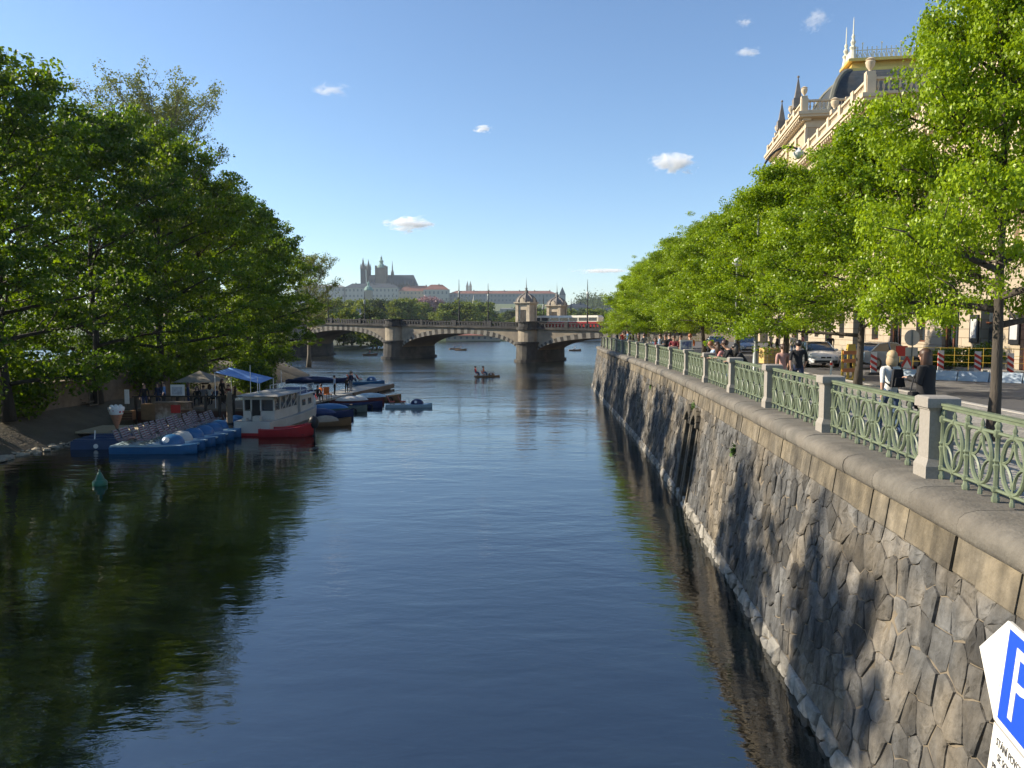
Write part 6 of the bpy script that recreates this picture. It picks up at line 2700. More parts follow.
for k, (px, lab) in enumerate(((969, 'black framed white notice between theatre doors left of the linden trunk'), (1012, 'black framed white notice on the theatre wall right of the linden trunk'))):
    # find y along the facade showing in this column
    yy = min(np.arange(30, 64, 0.1), key=lambda v: abs(512 + FPX * local_th(0, v, 0).x / local_th(0, v, 0).y - px))
    yy = 26 + round((yy - 26) / 4.75) * 4.75          # on a pier between openings
    p = local_th(-0.002, yy, 0)
    t = thing('notice_case', lab, 'notice', p, -R(8.8))
    mb = MB()
    mb.box(-0.10, 0.0, -0.55, 0.55, 1.3, 2.9)
    mb.build('frame', M_BLACK, t)
    mb = MB()
    mb.box(-0.112, -0.101, -0.38, 0.38, 1.55, 2.65)
    mb.build('sheet', mat('paper_sheet', (0.45, 0.45, 0.44), 0.8, 0.15, 6), t)
p = local_th(1.2, 116.2, 24.0)
st = person('weathered bronze robed statue standing on the far roof pylon of the theatre', p.x, p.y, p.z, R(90), 'wave', True, 'stone', 'stone', 'grey', 'bob', 4.6, sleeves=True, skirt='stone')
st.name = 'statue'
st['category'] = 'statue'
for c_ in kids(st):
    if c_.type == 'MESH':
        for i in range(len(c_.material_slots)):
            recolour(c_, i, CL['stone'])

# city blocks farther along the quay, seen between crowns
for nm, lab, x0, x1, y0, y1, h, m_ in (('apartment_building', 'yellow riverside town house beyond the theatre', 44, 60, 122.2, 145, 19, M_FWALL2), ('apartment_building', 'grey riverside town house farthest along the quay', 50, 70, 146, 185, 20, M_FWALL)):
    t = thing(nm, lab, 'building', (x0, y0, GZ))
    mb = MB()
    ops = [(c * 4 + 1.2, c * 4 + 2.8, r_ * 3.8 + 1.5, r_ * 3.8 + 3.5) for c in range(int((y1 - y0) / 4)) for r_ in range(4)]
    holed(mb, 0, y1 - y0, 0, h, ops, 0.3, 0, 1)
    tmp = MB()
    ops = [(c * 4 + 1.2, c * 4 + 2.8, r_ * 3.8 + 1.5, r_ * 3.8 + 3.5) for c in range(int((x1 - x0) / 4)) for r_ in range(4)]
    holed(tmp, 0, x1 - x0, 0, h, ops, 0.3, 0, 1)
    mb.add([(p[1], p[0], p[2]) for p in tmp.v], tmp.f, tmp.m)
    mb.build('wall', [m_, M_GLASS], t)
    mb = MB()
    mb.add([(-0.5, -0.5, h), (x1 - x0, -0.5, h), (x1 - x0, y1 - y0, h), (-0.5, y1 - y0, h), (4, 4, h + 4), (x1 - x0 - 4, 4, h + 4), (x1 - x0 - 4, y1 - y0 - 4, h + 4), (4, y1 - y0 - 4, h + 4)],
           [(0, 1, 5, 4), (1, 2, 6, 5), (2, 3, 7, 6), (3, 0, 4, 7), (4, 5, 6, 7)])
    mb.build('roof', M_FROOF, t)
# ================================================================== boats
M_BBLUE = mat('pedalo_blue', (0.025, 0.12, 0.27), 0.35, 0.12, 3)
M_BDECK = mat('pedalo_deck', (0.34, 0.46, 0.52), 0.5, 0.15, 3)
M_NAVYT = mat('navy_tarpaulin', (0.015, 0.03, 0.10), 0.6, 0.25, 3)
M_OLDWHITE = mat('old_white_paint', (0.55, 0.53, 0.48), 0.5, 0.15, 2, c2=(0.35, 0.32, 0.27), c2scale=1.0, c2amt=0.4)
M_REDHULL = mat('red_hull', (0.42, 0.03, 0.035), 0.35, 0.12, 3)
M_BROWNHULL = mat('varnished_hull', (0.20, 0.12, 0.06), 0.45, 0.2, 3)
M_WOOD = mat('weathered_wood', (0.17, 0.13, 0.09), 0.85, 0.3, 4, 0.004)
M_GREYHULL = mat('grey_green_hull', (0.12, 0.16, 0.15), 0.5, 0.2, 3)
M_DOCK = mat('grey_pontoon', (0.30, 0.30, 0.28), 0.85, 0.2, 2)


def stripe_mat():
    m, t, b, N, L_ = node_mat('striped_cloth')
    tc = N.new('ShaderNodeTexCoord')
    wv = N.new('ShaderNodeTexWave')
    wv.bands_direction = 'X'
    wv.inputs['Scale'].default_value = 6
    L_.new(tc.outputs['Object'], wv.inputs[0])
    cr = N.new('ShaderNodeValToRGB')
    cr.color_ramp.interpolation = 'CONSTANT'
    cr.color_ramp.elements[0].color = (0.16, 0.05, 0.05, 1)
    cr.color_ramp.elements[1].position = 0.5
    cr.color_ramp.elements[1].color = (0.30, 0.28, 0.28, 1)
    L_.new(wv.outputs[0], cr.inputs[0])
    L_.new(cr.outputs[0], b.inputs['Base Color'])
    b.inputs['Roughness'].default_value = 0.8
    return m


M_STRIPE = stripe_mat()


def hull(mb, L_, W_, H_, bow=0.45, stern=0.8, mi=0, deck=None, z0=-0.12, n=12, sheer=0.15):
    """boat hull along +x: stations lofted with a pointed bow and a flat stern"""
    vs, fs, mis = [], [], []
    prof = [(-1.0, 1.0), (-0.97, 0.5), (-0.7, 0.1), (0, 0.0), (0.7, 0.1), (0.97, 0.5), (1.0, 1.0)]
    m = len(prof)
    for i in range(n + 1):
        t = i / n
        x = -L_ / 2 + L_ * t
        if t > 1 - bow:
            u = (t - (1 - bow)) / bow
            w_ = W_ / 2 * (1 - u ** 2.2) + 0.02
        else:
            w_ = W_ / 2 * (stern + (1 - stern) * min(1, t / (1 - bow) * 1.6))
        top = H_ * (1 + sheer * (2 * t - 0.6) ** 2 * (1.6 if t > 0.3 else 0.4))
        keel = z0 + max(0, t - 0.8) ** 2 * H_ * 8
        for a, b in prof:
            vs.append((x, a * w_, keel + (top - keel) * b))
    for i in range(n):
        for k in range(m - 1):
            a = i * m + k
            fs.append((a, a + m, a + m + 1, a + 1))
            mis.append(mi)
    fs.append(tuple(range(m)))
    mis.append(mi)
    if deck is not None:
        for i in range(n):
            a, b = i * m, (i + 1) * m
            fs.append((a, a + m - 1, b + m - 1, b))
            mis.append(deck)
    mb.add(vs, fs, mis)


def make_pedalo(label, loc, rz, chairs='striped', group=None):
    t = thing('pedal_boat', label, 'pedal boat', loc, rz, group)
    mb = MB()
    for s in (-1, 1):
        mb.T = Matrix.Translation((0, s * 0.47, 0))
        hull(mb, 4.3, 0.42, 0.34, bow=0.3, stern=0.85, mi=0, deck=0, z0=-0.12)
    mb.T = None
    mb.box(-1.9, 1.5, -0.27, 0.27, 0.12, 0.24)
    mb.build('hull', M_BBLUE, t, smooth=True)
    mb = MB()
    mb.prism([(-2.1, -0.64), (1.5, -0.64), (2.0, -0.3), (2.0, 0.3), (1.5, 0.64), (-2.1, 0.64)], 0.36, 0.43)
    mb.build('deck', M_BDECK, t)
    mb = MB()
    mb.lathe([(0.60, 0.0), (0.58, 0.15), (0.48, 0.32), (0.30, 0.44), (0.06, 0.49)], (0.75, 0, 0.431), 16, sx=1.0, sy=0.75)
    pc = mb.build('wheel_cover', M_BBLUE, t, smooth=True)
    mb = MB()
    mb.T = Matrix.Translation((0.62, -0.40, 0.66)) @ Matrix.Rotation(R(64), 4, 'X')
    mb.lathe([(0.13, 0), (0.13, 0.015)], n=14)
    mb.build('round_emblem', M_WHITE, pc)
    cm = M_STRIPE if chairs == 'striped' else cloth('chair_red', (0.42, 0.06, 0.025))
    for x in (-1.55, -0.55):
        for y in (-0.34, 0.34):
            mb = MB()
            mb.box(x - 0.2, x + 0.25, y - 0.22, y + 0.22, 0.66, 0.70)
            mb.add([(x - 0.2, y - 0.22, 0.68), (x - 0.2, y + 0.22, 0.68), (x - 0.42, y + 0.22, 1.18), (x - 0.42, y - 0.22, 1.18),
                    (x - 0.24, y - 0.22, 0.68), (x - 0.24, y + 0.22, 0.68), (x - 0.46, y + 0.22, 1.18), (x - 0.46, y - 0.22, 1.18)],
                   [(0, 1, 2, 3), (7, 6, 5, 4), (0, 3, 7, 4), (1, 5, 6, 2), (3, 2, 6, 7)])
            st = mb.build('seat', cm, t)
            mb = MB()
            for sy in (-0.2, 0.2):
                mb.tube([(x + 0.22, y + sy, 0.43), (x - 0.2, y + sy, 0.68), (x - 0.43, y + sy, 1.2)], 0.018, 4)
                mb.tube([(x - 0.2, y + sy, 0.43), (x + 0.22, y + sy, 0.68)], 0.018, 4)
            mb.build('seat_frame', M_GREYMETAL, st)
    mb = MB()
    mb.tube([(0.1, 0, 0.43), (-0.05, 0, 0.95)], 0.02, 5)
    mb.build('steering_lever', M_GREYMETAL, t)
    return t


order = ('nearest', 'second', 'third', 'fourth', 'fifth', 'sixth', 'seventh', 'last')
ped0 = None
for i in range(8):
    y = 38.8 + i * 1.22
    x = -18.0 + i * 0.04
    lab = 'blue pedal boat with striped chairs in the moored row, ' + order[i] + ' from the camera'
    if ped0 is None:
        ped0 = make_pedalo(lab, (x, y, 0), R(2), group='pedal boats moored in a row')
    else:
        c = copy_tree(ped0, None, lab, (x + rnd.uniform(-0.15, 0.15), y, 0), R(2 + rnd.uniform(-3, 3)))
        if i == 1:
            for ch in kids(c):
                if ch.name.startswith('wheel_cover'):
                    recolour(ch, 0, M_OLDWHITE)
            c['label'] = 'pedal boat with a white wheel cover, second in the moored blue row'
# dark blue raft behind the row
t = thing('mooring_raft', 'low dark blue raft with white round mark beside the moored pedal boats', 'raft', (-21.0, 41.0, 0), R(4))
mb = MB()
mb.box(-2.0, 1.6, -1.3, 1.6, -0.1, 0.42, ty=0.05)
mb.build('float', mat('dark_blue_float', (0.02, 0.05, 0.13), 0.5, 0.2, 2), t)
mb = MB()
for y in (-0.9, 0.0, 0.9):
    mb.box(-1.9, 1.5, y - 0.3, y + 0.3, 0.421, 0.5)
mb.build('plank_deck', MATS['dark_blue_float'], t)
mb = MB()
mb.T = Matrix.Translation((-0.7, -1.31, 0.17)) @ Matrix.Rotation(PI / 2, 4, 'X')
mb.lathe([(0.12, 0), (0.12, 0.03)], n=14)
mb.build('round_mark', M_WHITE, t)
mb = MB()
mb.tube([(-0.9, -1.0, 0.4), (-0.9, -0.9, 0.95)], 0.03, 5)
mb.build('mooring_post', M_WHITE, t)

# floating pedal boats with people -------------------------------------------------
def afloat(px, py, label, rz, chairs='red', n=2, kw=()):
    p = on(px, py, 0)
    t = make_pedalo(label, (p.x, p.y, -0.14), rz, chairs, 'pedal boats out on the river')
    c, s = math.cos(rz), math.sin(rz)
    for k in range(min(n, len(kw))):
        lx, ly = ((-1.5, -0.34), (-1.5, 0.34), (-0.5, -0.34), (-0.5, 0.34))[k]
        person(kw[k][0], p.x + c * lx - s * ly, p.y + s * lx + c * ly, 0.10, rz - PI / 2, 'sit', kw[k][1].get('fem', False), **{a: b for a, b in kw[k][1].items() if a != 'fem'})
    return t


t = afloat(409, 407, 'pale blue pedal boat with a row of empty red chairs drifting off the dock', R(6), 'red')
t.scale = (0.86, 0.86, 0.86)
for c_ in kids(t):
    if c_.name.startswith(('hull', 'wheel_cover')):
        recolour(c_, 0, M_BDECK if c_.name.startswith('hull') else M_NAVYT)
t = afloat(487, 377, 'small pedal boat full of people in mid river before the bridge pavilion', R(10), 'red', 4,
       [('person in a red top, rear seat of the mid river boat', dict(top='red')), ('person in navy, rear seat of the mid river boat', dict(top='navy')),
        ('person in an orange top, front seat of the mid river boat', dict(top='orange')), ('person in white, front seat of the mid river boat', dict(top='white'))])
t.scale = (0.75, 0.75, 0.8)
for c_ in kids(t):
    if c_.name.startswith(('hull', 'wheel_cover', 'deck')):
        recolour(c_, 0, M_BROWNHULL)
t = afloat(365, 383.5, 'blue and white pedal boat with two people just beyond the pontoon tip', R(20), 'red', 2,
       [('person in pink seated in the boat beyond the pontoon tip', dict(top='pink')), ('person in orange seated in the boat beyond the pontoon tip', dict(top='orange'))])
for px, py, lab in ((370, 355.5, 'tiny dark boat near the bridge pier, under the second arch'), (461, 350.5, 'tiny dark boat far upstream of the middle arch'), (455, 349.5, 'second tiny boat close behind the first under the middle arch'), (575, 351, 'tiny boat with a standing figure under the arch nearest the quay')):
    p = on(px, py, 0)
    t = thing('rowing_boat', lab, 'boat', p, R(rnd.uniform(-20, 20)), 'far boats on the river')
    mb = MB()
    hull(mb, 3.4, 1.2, 0.4, deck=0)
    mb.build('hull', M_BROWNHULL, t)
    person('person in dark clothes seated in a tiny far boat', p.x, p.y, 0.05, R(rnd.uniform(60, 120)), 'sit', top=rnd.choice(('navy', 'red', 'grey')), group='people in far boats')
    mb = MB()
    mb.box(-0.6, -0.35, -0.65, 0.65, 0.42, 0.47)
    mb.build('thwart', M_WOOD, t)

# houseboat -------------------------------------------------------------------------
def build_houseboat():
    t = thing('houseboat', 'old white cabin boat with big side windows moored beside the blue awning', 'boat', (-14.75, 49.6, 0), R(90 - 5))
    mb = MB()
    hull(mb, 11.5, 3.1, 1.05, bow=0.35, stern=0.85, mi=0, deck=1, z0=-0.3, sheer=0.12)
    mb.build('hull', [M_OLDWHITE, M_DOCK], t, smooth=False)
    mb = MB()
    vs = []
    mb2 = MB()
    hull(mb2, 11.52, 3.13, 0.20, bow=0.35, stern=0.85, z0=-0.32, sheer=0)
    mb2.build('boot_stripe', M_REDHULL, t)
    # after cabin (nearest): posts, panels and openings
    x0, x1, yw = -4.6, -0.2, 1.15
    mb = MB()
    mb.box(x0, x1, -yw, -yw + 0.06, 1.02, 1.75)
    mb.box(x0, x1, yw - 0.06, yw, 1.02, 1.75)
    mb.box(x0, x0 + 0.06, -yw + 0.061, -0.15, 1.02, 1.75)
    mb.box(x0, x0 + 0.06, 0.55, yw - 0.061, 1.02, 1.75)
    for (x, y) in ((x0 + 0.05, -yw + 0.05), (x0 + 0.05, -0.15), (x0 + 0.05, 0.55), (x0 + 0.05, yw - 0.05), (x0 + 1.1, -yw + 0.04), (x0 + 2.1, -yw + 0.04), (x0 + 3.2, -yw + 0.04), (x1 - 0.05, -yw + 0.05), (x1 - 0.05, yw - 0.05), (x0 + 2, yw - 0.04)):
        mb.box(x - 0.07, x + 0.07, y - 0.05, y + 0.05, 1.751, 2.75)
    mb.box(x0, x1, -yw, yw, 2.75, 2.9)
    mb.box(x0, x0 + 0.3, -yw, yw, 2.6, 2.749)
    mb.build('cabin', M_OLDWHITE, t)
    for bx in ((x0 + 0.08, x0 + 0.1, -yw + 0.12, -0.22, 1.76, 2.6), (x0 + 0.1, x1 - 0.1, -yw + 0.06, -yw + 0.08, 1.76, 2.74), (x0 + 0.1, x1 - 0.1, yw - 0.08, yw - 0.06, 1.76, 2.74)):
        mb = MB()
        mb.box(*bx)
        mb.build('window', M_GLASS, t)
    mb = MB()
    for x in (x0 + 1.6, x0 + 2.65, x0 + 3.7):
        mb.add([(x - 0.35, -yw - 0.02, 1.75), (x - 0.2, -yw - 0.02, 1.75), (x + 0.05, -yw - 0.45, 2.8), (x - 0.1, -yw - 0.45, 2.8),
                (x - 0.35, -yw + 0.02, 1.75), (x - 0.2, -yw + 0.02, 1.75), (x + 0.05, -yw - 0.41, 2.8), (x - 0.1, -yw - 0.41, 2.8)],
               [(0, 1, 2, 3), (7, 6, 5, 4), (0, 4, 5, 1), (1, 5, 6, 2), (3, 2, 6, 7), (0, 3, 7, 4)])
    mb.build('awning_strut', M_OLDWHITE, t)
    mb = MB()
    mb.box(x0 - 0.5, x1 + 0.3, -yw - 0.5, yw + 0.25, 2.901, 2.98, tx=0.1, ty=0.1)
    mb.box(x0 + 0.8, x1 - 0.6, -0.6, 0.6, 2.981, 3.12, tx=0.1, ty=0.1)
    mb.build('roof', M_DOCK, t)
    mb = MB()
    mb.box(x0 + 0.02, x0 + 0.055, -0.08, 0.48, 1.03, 2.6)
    mb.build('door', M_BLACK, t)
    mb = MB()
    mb.box(0.3, 3.2, -1.2, 1.2, 1.0, 2.45, ty=0.05)
    fc = mb.build('fore_cabin', M_OLDWHITE, t)
    for x in (1.0, 2.3):
        mb = MB()
        mb.box(x - 0.3, x + 0.3, -1.225, -1.15, 1.6, 2.1)
        mb.build('window', M_GLASS, fc)
    mb = MB()
    mb.box(0.2, 3.4, -1.3, 1.3, 2.451, 2.52)
    for x in (0.3, 1.7, 3.2):
        for y in (-1.2, 1.2):
            mb.tube([(x, y, 2.5), (x, y, 3.3)], 0.025, 4)
    for y in (-1.2, 1.2):
        mb.tube([(0.3, y, 3.3), (3.2, y, 3.3)], 0.025, 4)
        mb.tube([(0.3, y, 2.9), (3.2, y, 2.9)], 0.02, 4)
    mb.build('sun_deck_rail', M_WHITE, t).name = 'sun_deck'
    mb = MB()
    mb.box(0.5, 2.9, -1.0, 1.0, 2.53, 3.0, tx=0.3, ty=0.3)
    mb.build('tarpaulin', M_NAVYT, t)
    mb = MB()
    for (x, h) in ((x0 + 0.6, 4.3), (x1 + 0.5, 4.6)):
        mb.tube([(x, 0.3, 2.9), (x, 0.3, h)], [0.03, 0.015], 5)
    mb.build('mast', M_WHITE, t)
    mb = MB()
    for k in range(5):
        x = 3.4 + k * 0.5
        mb.tube([(x, -1.1 + k * 0.14, 1.2), (x, -1.1 + k * 0.14, 1.8)], 0.02, 4)
    mb.tube([(3.4, -1.1, 1.8), (5.4, -0.54, 1.8)], 0.02, 4)
    mb.build('bow_rail', M_WHITE, t)
    mb = MB()
    mb.cbox(-5.3, -0.2, 1.0, 0.5, 0.5, 0.45)
    mb.cbox(-5.3, 0.7, 1.0, 0.4, 0.3, 0.3)
    mb.build('locker', M_OLDWHITE, t)
    t.scale = (0.86, 0.84, 0.78)


build_houseboat()
# red dinghy with covered outboard
t = thing('dinghy', 'red open dinghy with a black covered outboard motor beside the white cabin boat', 'boat', (-13.1, 44.6, 0), R(6))
t.scale = (0.86, 0.86, 0.86)
mb = MB()
hull(mb, 3.6, 1.35, 0.52, bow=0.35, stern=0.9, deck=None, z0=-0.1, sheer=0.25)
mb.build('hull', M_REDHULL, t, smooth=True)
mb = MB()
mb.box(-1.7, 1.2, -0.52, 0.52, 0.12, 0.18)
mb.box(-0.9, -0.6, -0.56, 0.56, 0.36, 0.42)
mb.box(0.2, 0.5, -0.5, 0.5, 0.36, 0.42)
mb.build('thwart', mat('dark_red_lining', (0.25, 0.03, 0.03), 0.6, 0.2, 4), t)
mb = MB()
pts = []
for k in range(13):
    tt = k / 12
    x = -1.8 + 3.6 * tt
    u = max(0, (tt - 0.65) / 0.35)
    w_ = 0.675 * (1 - u ** 2.2) * (0.9 + 0.1 * min(1, tt * 2.4)) + 0.02
    pts.append((x, -w_, 0.52 * (1 + 0.25 * (2 * tt - 0.6) ** 2 * (1.6 if tt > 0.3 else 0.4))))
mb.tube(pts, 0.05, 6)
mb.tube([(x, -y, z) for x, y, z in pts], 0.05, 6)
mb.build('gunwale', M_REDHULL, t, smooth=True)
t2 = thing('outboard_motor', 'outboard motor under a black cover on the red dinghy', 'outboard motor', (-11.6, 44.75, 0.25), R(6))
mb = MB()
mb.ball((0, 0, 0.55), 0.30, 12, sz=1.3, sx=1.0, sy=0.8)
mb.build('cover', M_BLACK, t2, smooth=True)
mb = MB()
mb.box(-0.08, 0.08, -0.05, 0.05, -0.3, 0.3)
mb.build('shaft', M_BLACK, t2)


def small_boat(name, label, x, y, rz, hm, L_=4.2, W_=1.6, cover=None, tyre=False, group='small boats moored along the pontoon'):
    t = thing(name, label, 'boat', (x, y, 0), rz, group)
    t.scale = (0.85, 0.85, 0.8)
    t.location.z = -0.10
    mb = MB()
    hull(mb, L_, W_, 0.48, bow=0.4, stern=0.85, z0=-0.1, sheer=0.2)
    mb.build('hull', hm, t, smooth=True)
    mb = MB()
    mb.box(-L_ * 0.46, L_ * 0.2, -W_ * 0.38, W_ * 0.38, 0.08, 0.14)
    for k in (-0.3, -0.05, 0.2):
        mb.box(L_ * k - 0.12, L_ * k + 0.12, -W_ * 0.45, W_ * 0.45, 0.33, 0.38)
    mb.build('thwart', M_WOOD, t)
    if cover:
        mb = MB()
        mb.lathe([(1.0, 0), (0.85, 0.25), (0.5, 0.42), (0.1, 0.48)], (-L_ * 0.1, 0, 0.45), 12, sx=L_ * 0.32, sy=W_ * 0.42)
        mb.build('boat_cover', cover, t, smooth=True)
    if tyre:
        mb = MB()
        pts = [(L_ * 0.32, -W_ * 0.40 - 0.03, 0.28)]
        cx0, cy0 = L_ * 0.30, -W_ * 0.42
        ring = [(cx0 + 0.24 * math.cos(a), cy0 - 0.03, 0.26 + 0.24 * math.sin(a)) for a in [2 * PI * k / 12 for k in range(13)]]
        mb.tube(ring, 0.07, 6, cap=False)
        mb.build('tyre_fender', M_BLACK, t, smooth=True)
    return t


small_boat('inflatable_boat', 'tan brown open boat moored behind the red dinghy', -11.8, 49.6, R(12), M_BROWNHULL, 3.2, 1.5, cover=mat('tan_canvas', (0.30, 0.24, 0.17), 0.8, 0.2, 3))
small_boat('rowing_boat', 'dark navy boat with a tarpaulin, first along the pontoon', -13.4, 54.3, R(8), M_NAVYT, 5.0, 1.8, cover=M_NAVYT)
small_boat('rowing_boat', 'long teal boat with a blue hood, second along the pontoon', -13.3, 57.6, R(6), M_GREYHULL, 5.6, 1.8, cover=M_BBLUE, tyre=True)
small_boat('rowing_boat', 'dark boat with tyre fenders, third along the pontoon', -12.6, 60.8, R(4), M_NAVYT, 5.4, 1.8, cover=None, tyre=True)
small_boat('rowing_boat', 'maroon boat with a white bundle, fourth along the pontoon', -12.9, 64.0, R(5), mat('maroon_hull', (0.12, 0.03, 0.03), 0.5, 0.2, 3), 5.2, 1.8, cover=M_OLDWHITE)
small_boat('rowing_boat', 'boat with a pale blue hood, fifth and farthest along the pontoon', -11.9, 67.0, R(3), M_BROWNHULL, 5.2, 1.8, cover=M_BDECK, tyre=True)
# pontoon
a = Vector((-17.8, 55.0, 0))
b = Vector((-13.6, 80.0, 0))
t = thing('pontoon', 'long grey floating pontoon reaching out from the island bank', 'pontoon', a, math.atan2((b - a).y, (b - a).x))
ln = (b - a).length
mb = MB()
mb.box(0, ln, -1.25, 1.25, 0.30, 0.48)
mb.build('deck', M_DOCK, t)
mb = MB()
for k in range(6):
    mb.box(ln * k / 6 + 0.3, ln * (k + 1) / 6 - 0.3, -1.1, 1.1, -0.2, 0.299)
mb.build('float', M_BLACK, t).name = 'float_frame'
mb = MB()
mb.T = None
mb.box(ln * 0.55, ln, -1.4, -1.26, 0.1, 0.52)
mb.build('edge_board', M_WOOD, t)
mb = MB()
mb.box(-5.0, 0.4, -1.2, 1.0, 0.25, 0.45)
mb.build('gangway', M_WOOD, t)
small_boat('covered_boat', 'long dark boat under a navy tarpaulin beyond the pontoon, by the bank', -22.5, 90, R(4), M_NAVYT, 9, 2.0, cover=M_NAVYT, group='covered boats by the bank')
small_boat('covered_boat', 'dark boat with a low navy cover beside the moored sun deck', -21.5, 72, R(4), M_NAVYT, 7, 2.0, cover=M_NAVYT, group='covered boats by the bank')
for i, (px, y, lab, kw) in enumerate(((334, 66, 'person in a pale grey shirt standing on the pontoon', dict(top='paleblue', bot='black')),
                       (350.5, 70, 'man in a dark top standing on the pontoon beside a crouching one', dict(top='navy', bot='grey', height=1.85)),
                       (346, 69, 'person in black bending beside the man in the dark top on the pontoon', dict(top='black', bot='black', pose='lean', height=1.5)),
                       (317, 60.5, 'person in black seated at the bank end of the pontoon', dict(top='black', bot='black', pose='sit')),
                       (320.5, 62, 'person in an orange top seated low on the pontoon near the grey shirt', dict(top='orange', bot='red', pose='sit')))):
    person(lab, (px - 512) / FPX * y, y, 0.485, R(rnd.uniform(0, 360)), group='people on the pontoon', **kw)
t = thing('deck_chair', 'orange brown chair on the pontoon', 'chair', ((327 - 512) / FPX * 62.5, 62.5, 0.485), R(40))
mb = MB()
mb.box(-0.25, 0.25, -0.25, 0.25, 0.4, 0.45)
mb.box(-0.25, 0.25, 0.2, 0.25, 0.451, 1.0)
mb.build('seat', CL['orange'], t)
mb = MB()
for sx in (-0.22, 0.22):
    for sy in (-0.22, 0.22):
        mb.tube([(sx, sy, 0), (sx, sy, 0.42)], 0.02, 4)
mb.build('leg', M_BARK, t).name = 'leg_frame'

# ================================================================== island bar
def box_thing(name, label, cat, x, y, z, parts, rz=0.0, group=None):
    t = thing(name, label, cat, (x, y, z), rz, group)
    for nm, m_, bxs in parts:
        mb = MB()
        for b_ in bxs:
            mb.box(*b_)
        mb.build(nm, m_, t)
    return t


# timber terrace on posts
t = thing('timber_terrace', 'dark timber terrace on posts at the water behind the pedal boats', 'terrace', (-19.8, 51.5, 0))
mb = MB()
mb.box(-4.6, 2.9, -2.2, 3.6, 0.95, 1.1)
mb.build('deck', M_WOOD, t)
mb = MB()
for k in range(9):
    mb.cbox(-4.4 + k * 0.9, -2.2, -0.4, 0.14, 0.14, 2.35)
mb.box(-4.6, 2.9, -2.25, -2.16, 1.85, 1.95)
mb.build('post', M_BARK_DARK, t).name = 'post_frame'
mb = MB()
mb.box(-4.6, 2.9, -2.15, -2.1, 0.2, 0.94)
mb.build('skirt_board', mat('red_brown_board', (0.10, 0.045, 0.03), 0.8, 0.2, 3), t)
# blue awning
t = thing('awning', 'pale blue tarpaulin awning on thin white poles over the terrace', 'awning', (-18.3, 50.8, 1.1))
t.scale = (0.72, 0.8, 0.85)
mb = MB()
pts = []
nx, ny = 8, 6
for i in range(nx + 1):
    for j in range(ny + 1):
        u, v = i / nx, j / ny
        pts.append((-1.3 + 4.0 * u, -1.3 + 3.6 * v, 2.75 - 0.85 * u - 0.30 * math.sin(PI * u) * math.sin(PI * v) + 0.2 * v))
fs = []
for i in range(nx):
    for j in range(ny):
        a = i * (ny + 1) + j
        fs.append((a, a + ny + 1, a + ny + 2, a + 1))
mb.add(pts, fs)
o = mb.build('canopy', mat('blue_tarpaulin', (0.14, 0.27, 0.55), 0.7, 0.12, 2), t, smooth=True)
sd = o.modifiers.new('thick', 'SOLIDIFY')
sd.thickness = 0.02
for (x, y, h) in ((-1.3, -1.3, 2.75), (-1.3, 2.3, 2.95), (2.7, -1.3, 1.9), (2.7, 2.3, 2.1), (1.9, -1.35, 3.3)):
    mb = MB()
    mb.tube([(x, y, 0), (x, y, h)], 0.035, 5)
    mb.build('pole', M_WHITE, t)
t = thing('parasol', 'grey brown tarpaulin roof beside the blue awning on the terrace', 'canopy', (-21.6, 53.2, 1.1))
t.scale = (0.8, 0.8, 0.8)
mb = MB()
mb.lathe([(2.4, 1.9), (1.2, 2.35), (0.05, 2.8)], n=4, a0=PI / 4)
mb.build('canopy', mat('grey_canvas', (0.20, 0.18, 0.14), 0.8, 0.2, 2), t)
mb = MB()
mb.tube([(0, 0, 0), (0, 0, 2.7)], 0.04, 6)
mb.build('pole', M_BARK, t)
for i in range(7):
    px = 196 + i * 6.3
    y = 51.5 + (i % 3) * 0.9
    person(('person in black seated at the bar terrace, nearest the crates', 'person in grey seated at the terrace table', 'person in white seated under the blue awning', 'person in navy seated under the blue awning', 'person in black standing at the terrace rail', 'person in maroon seated under the awning', 'person in dark clothes beside the houseboat gangway')[i],
           (px - 512) / FPX * y, y, 1.1, R(rnd.uniform(0, 360)), 'sit' if i not in (4,) else 'stand', i % 2 == 0, ('black', 'grey', 'white', 'navy', 'black', 'maroon', 'black')[i], 'black', group='people on the island terrace')
for i, (px, y, lab, top) in enumerate(((143, 49, 'person in black standing by the stone wall behind the crates', 'black'), (157, 50, 'person in navy bending behind the crates near the picture board', 'navy'), (163, 50.6, 'second person in blue behind the crates near the picture board', 'blue'), (187, 50, 'person in navy standing right of the white picture board', 'navy'))):
    person(lab, (px - 512) / FPX * y, y, 1.0, R(rnd.uniform(0, 360)), 'stand', i % 2 == 1, top, 'navy', group='people on the island bank')
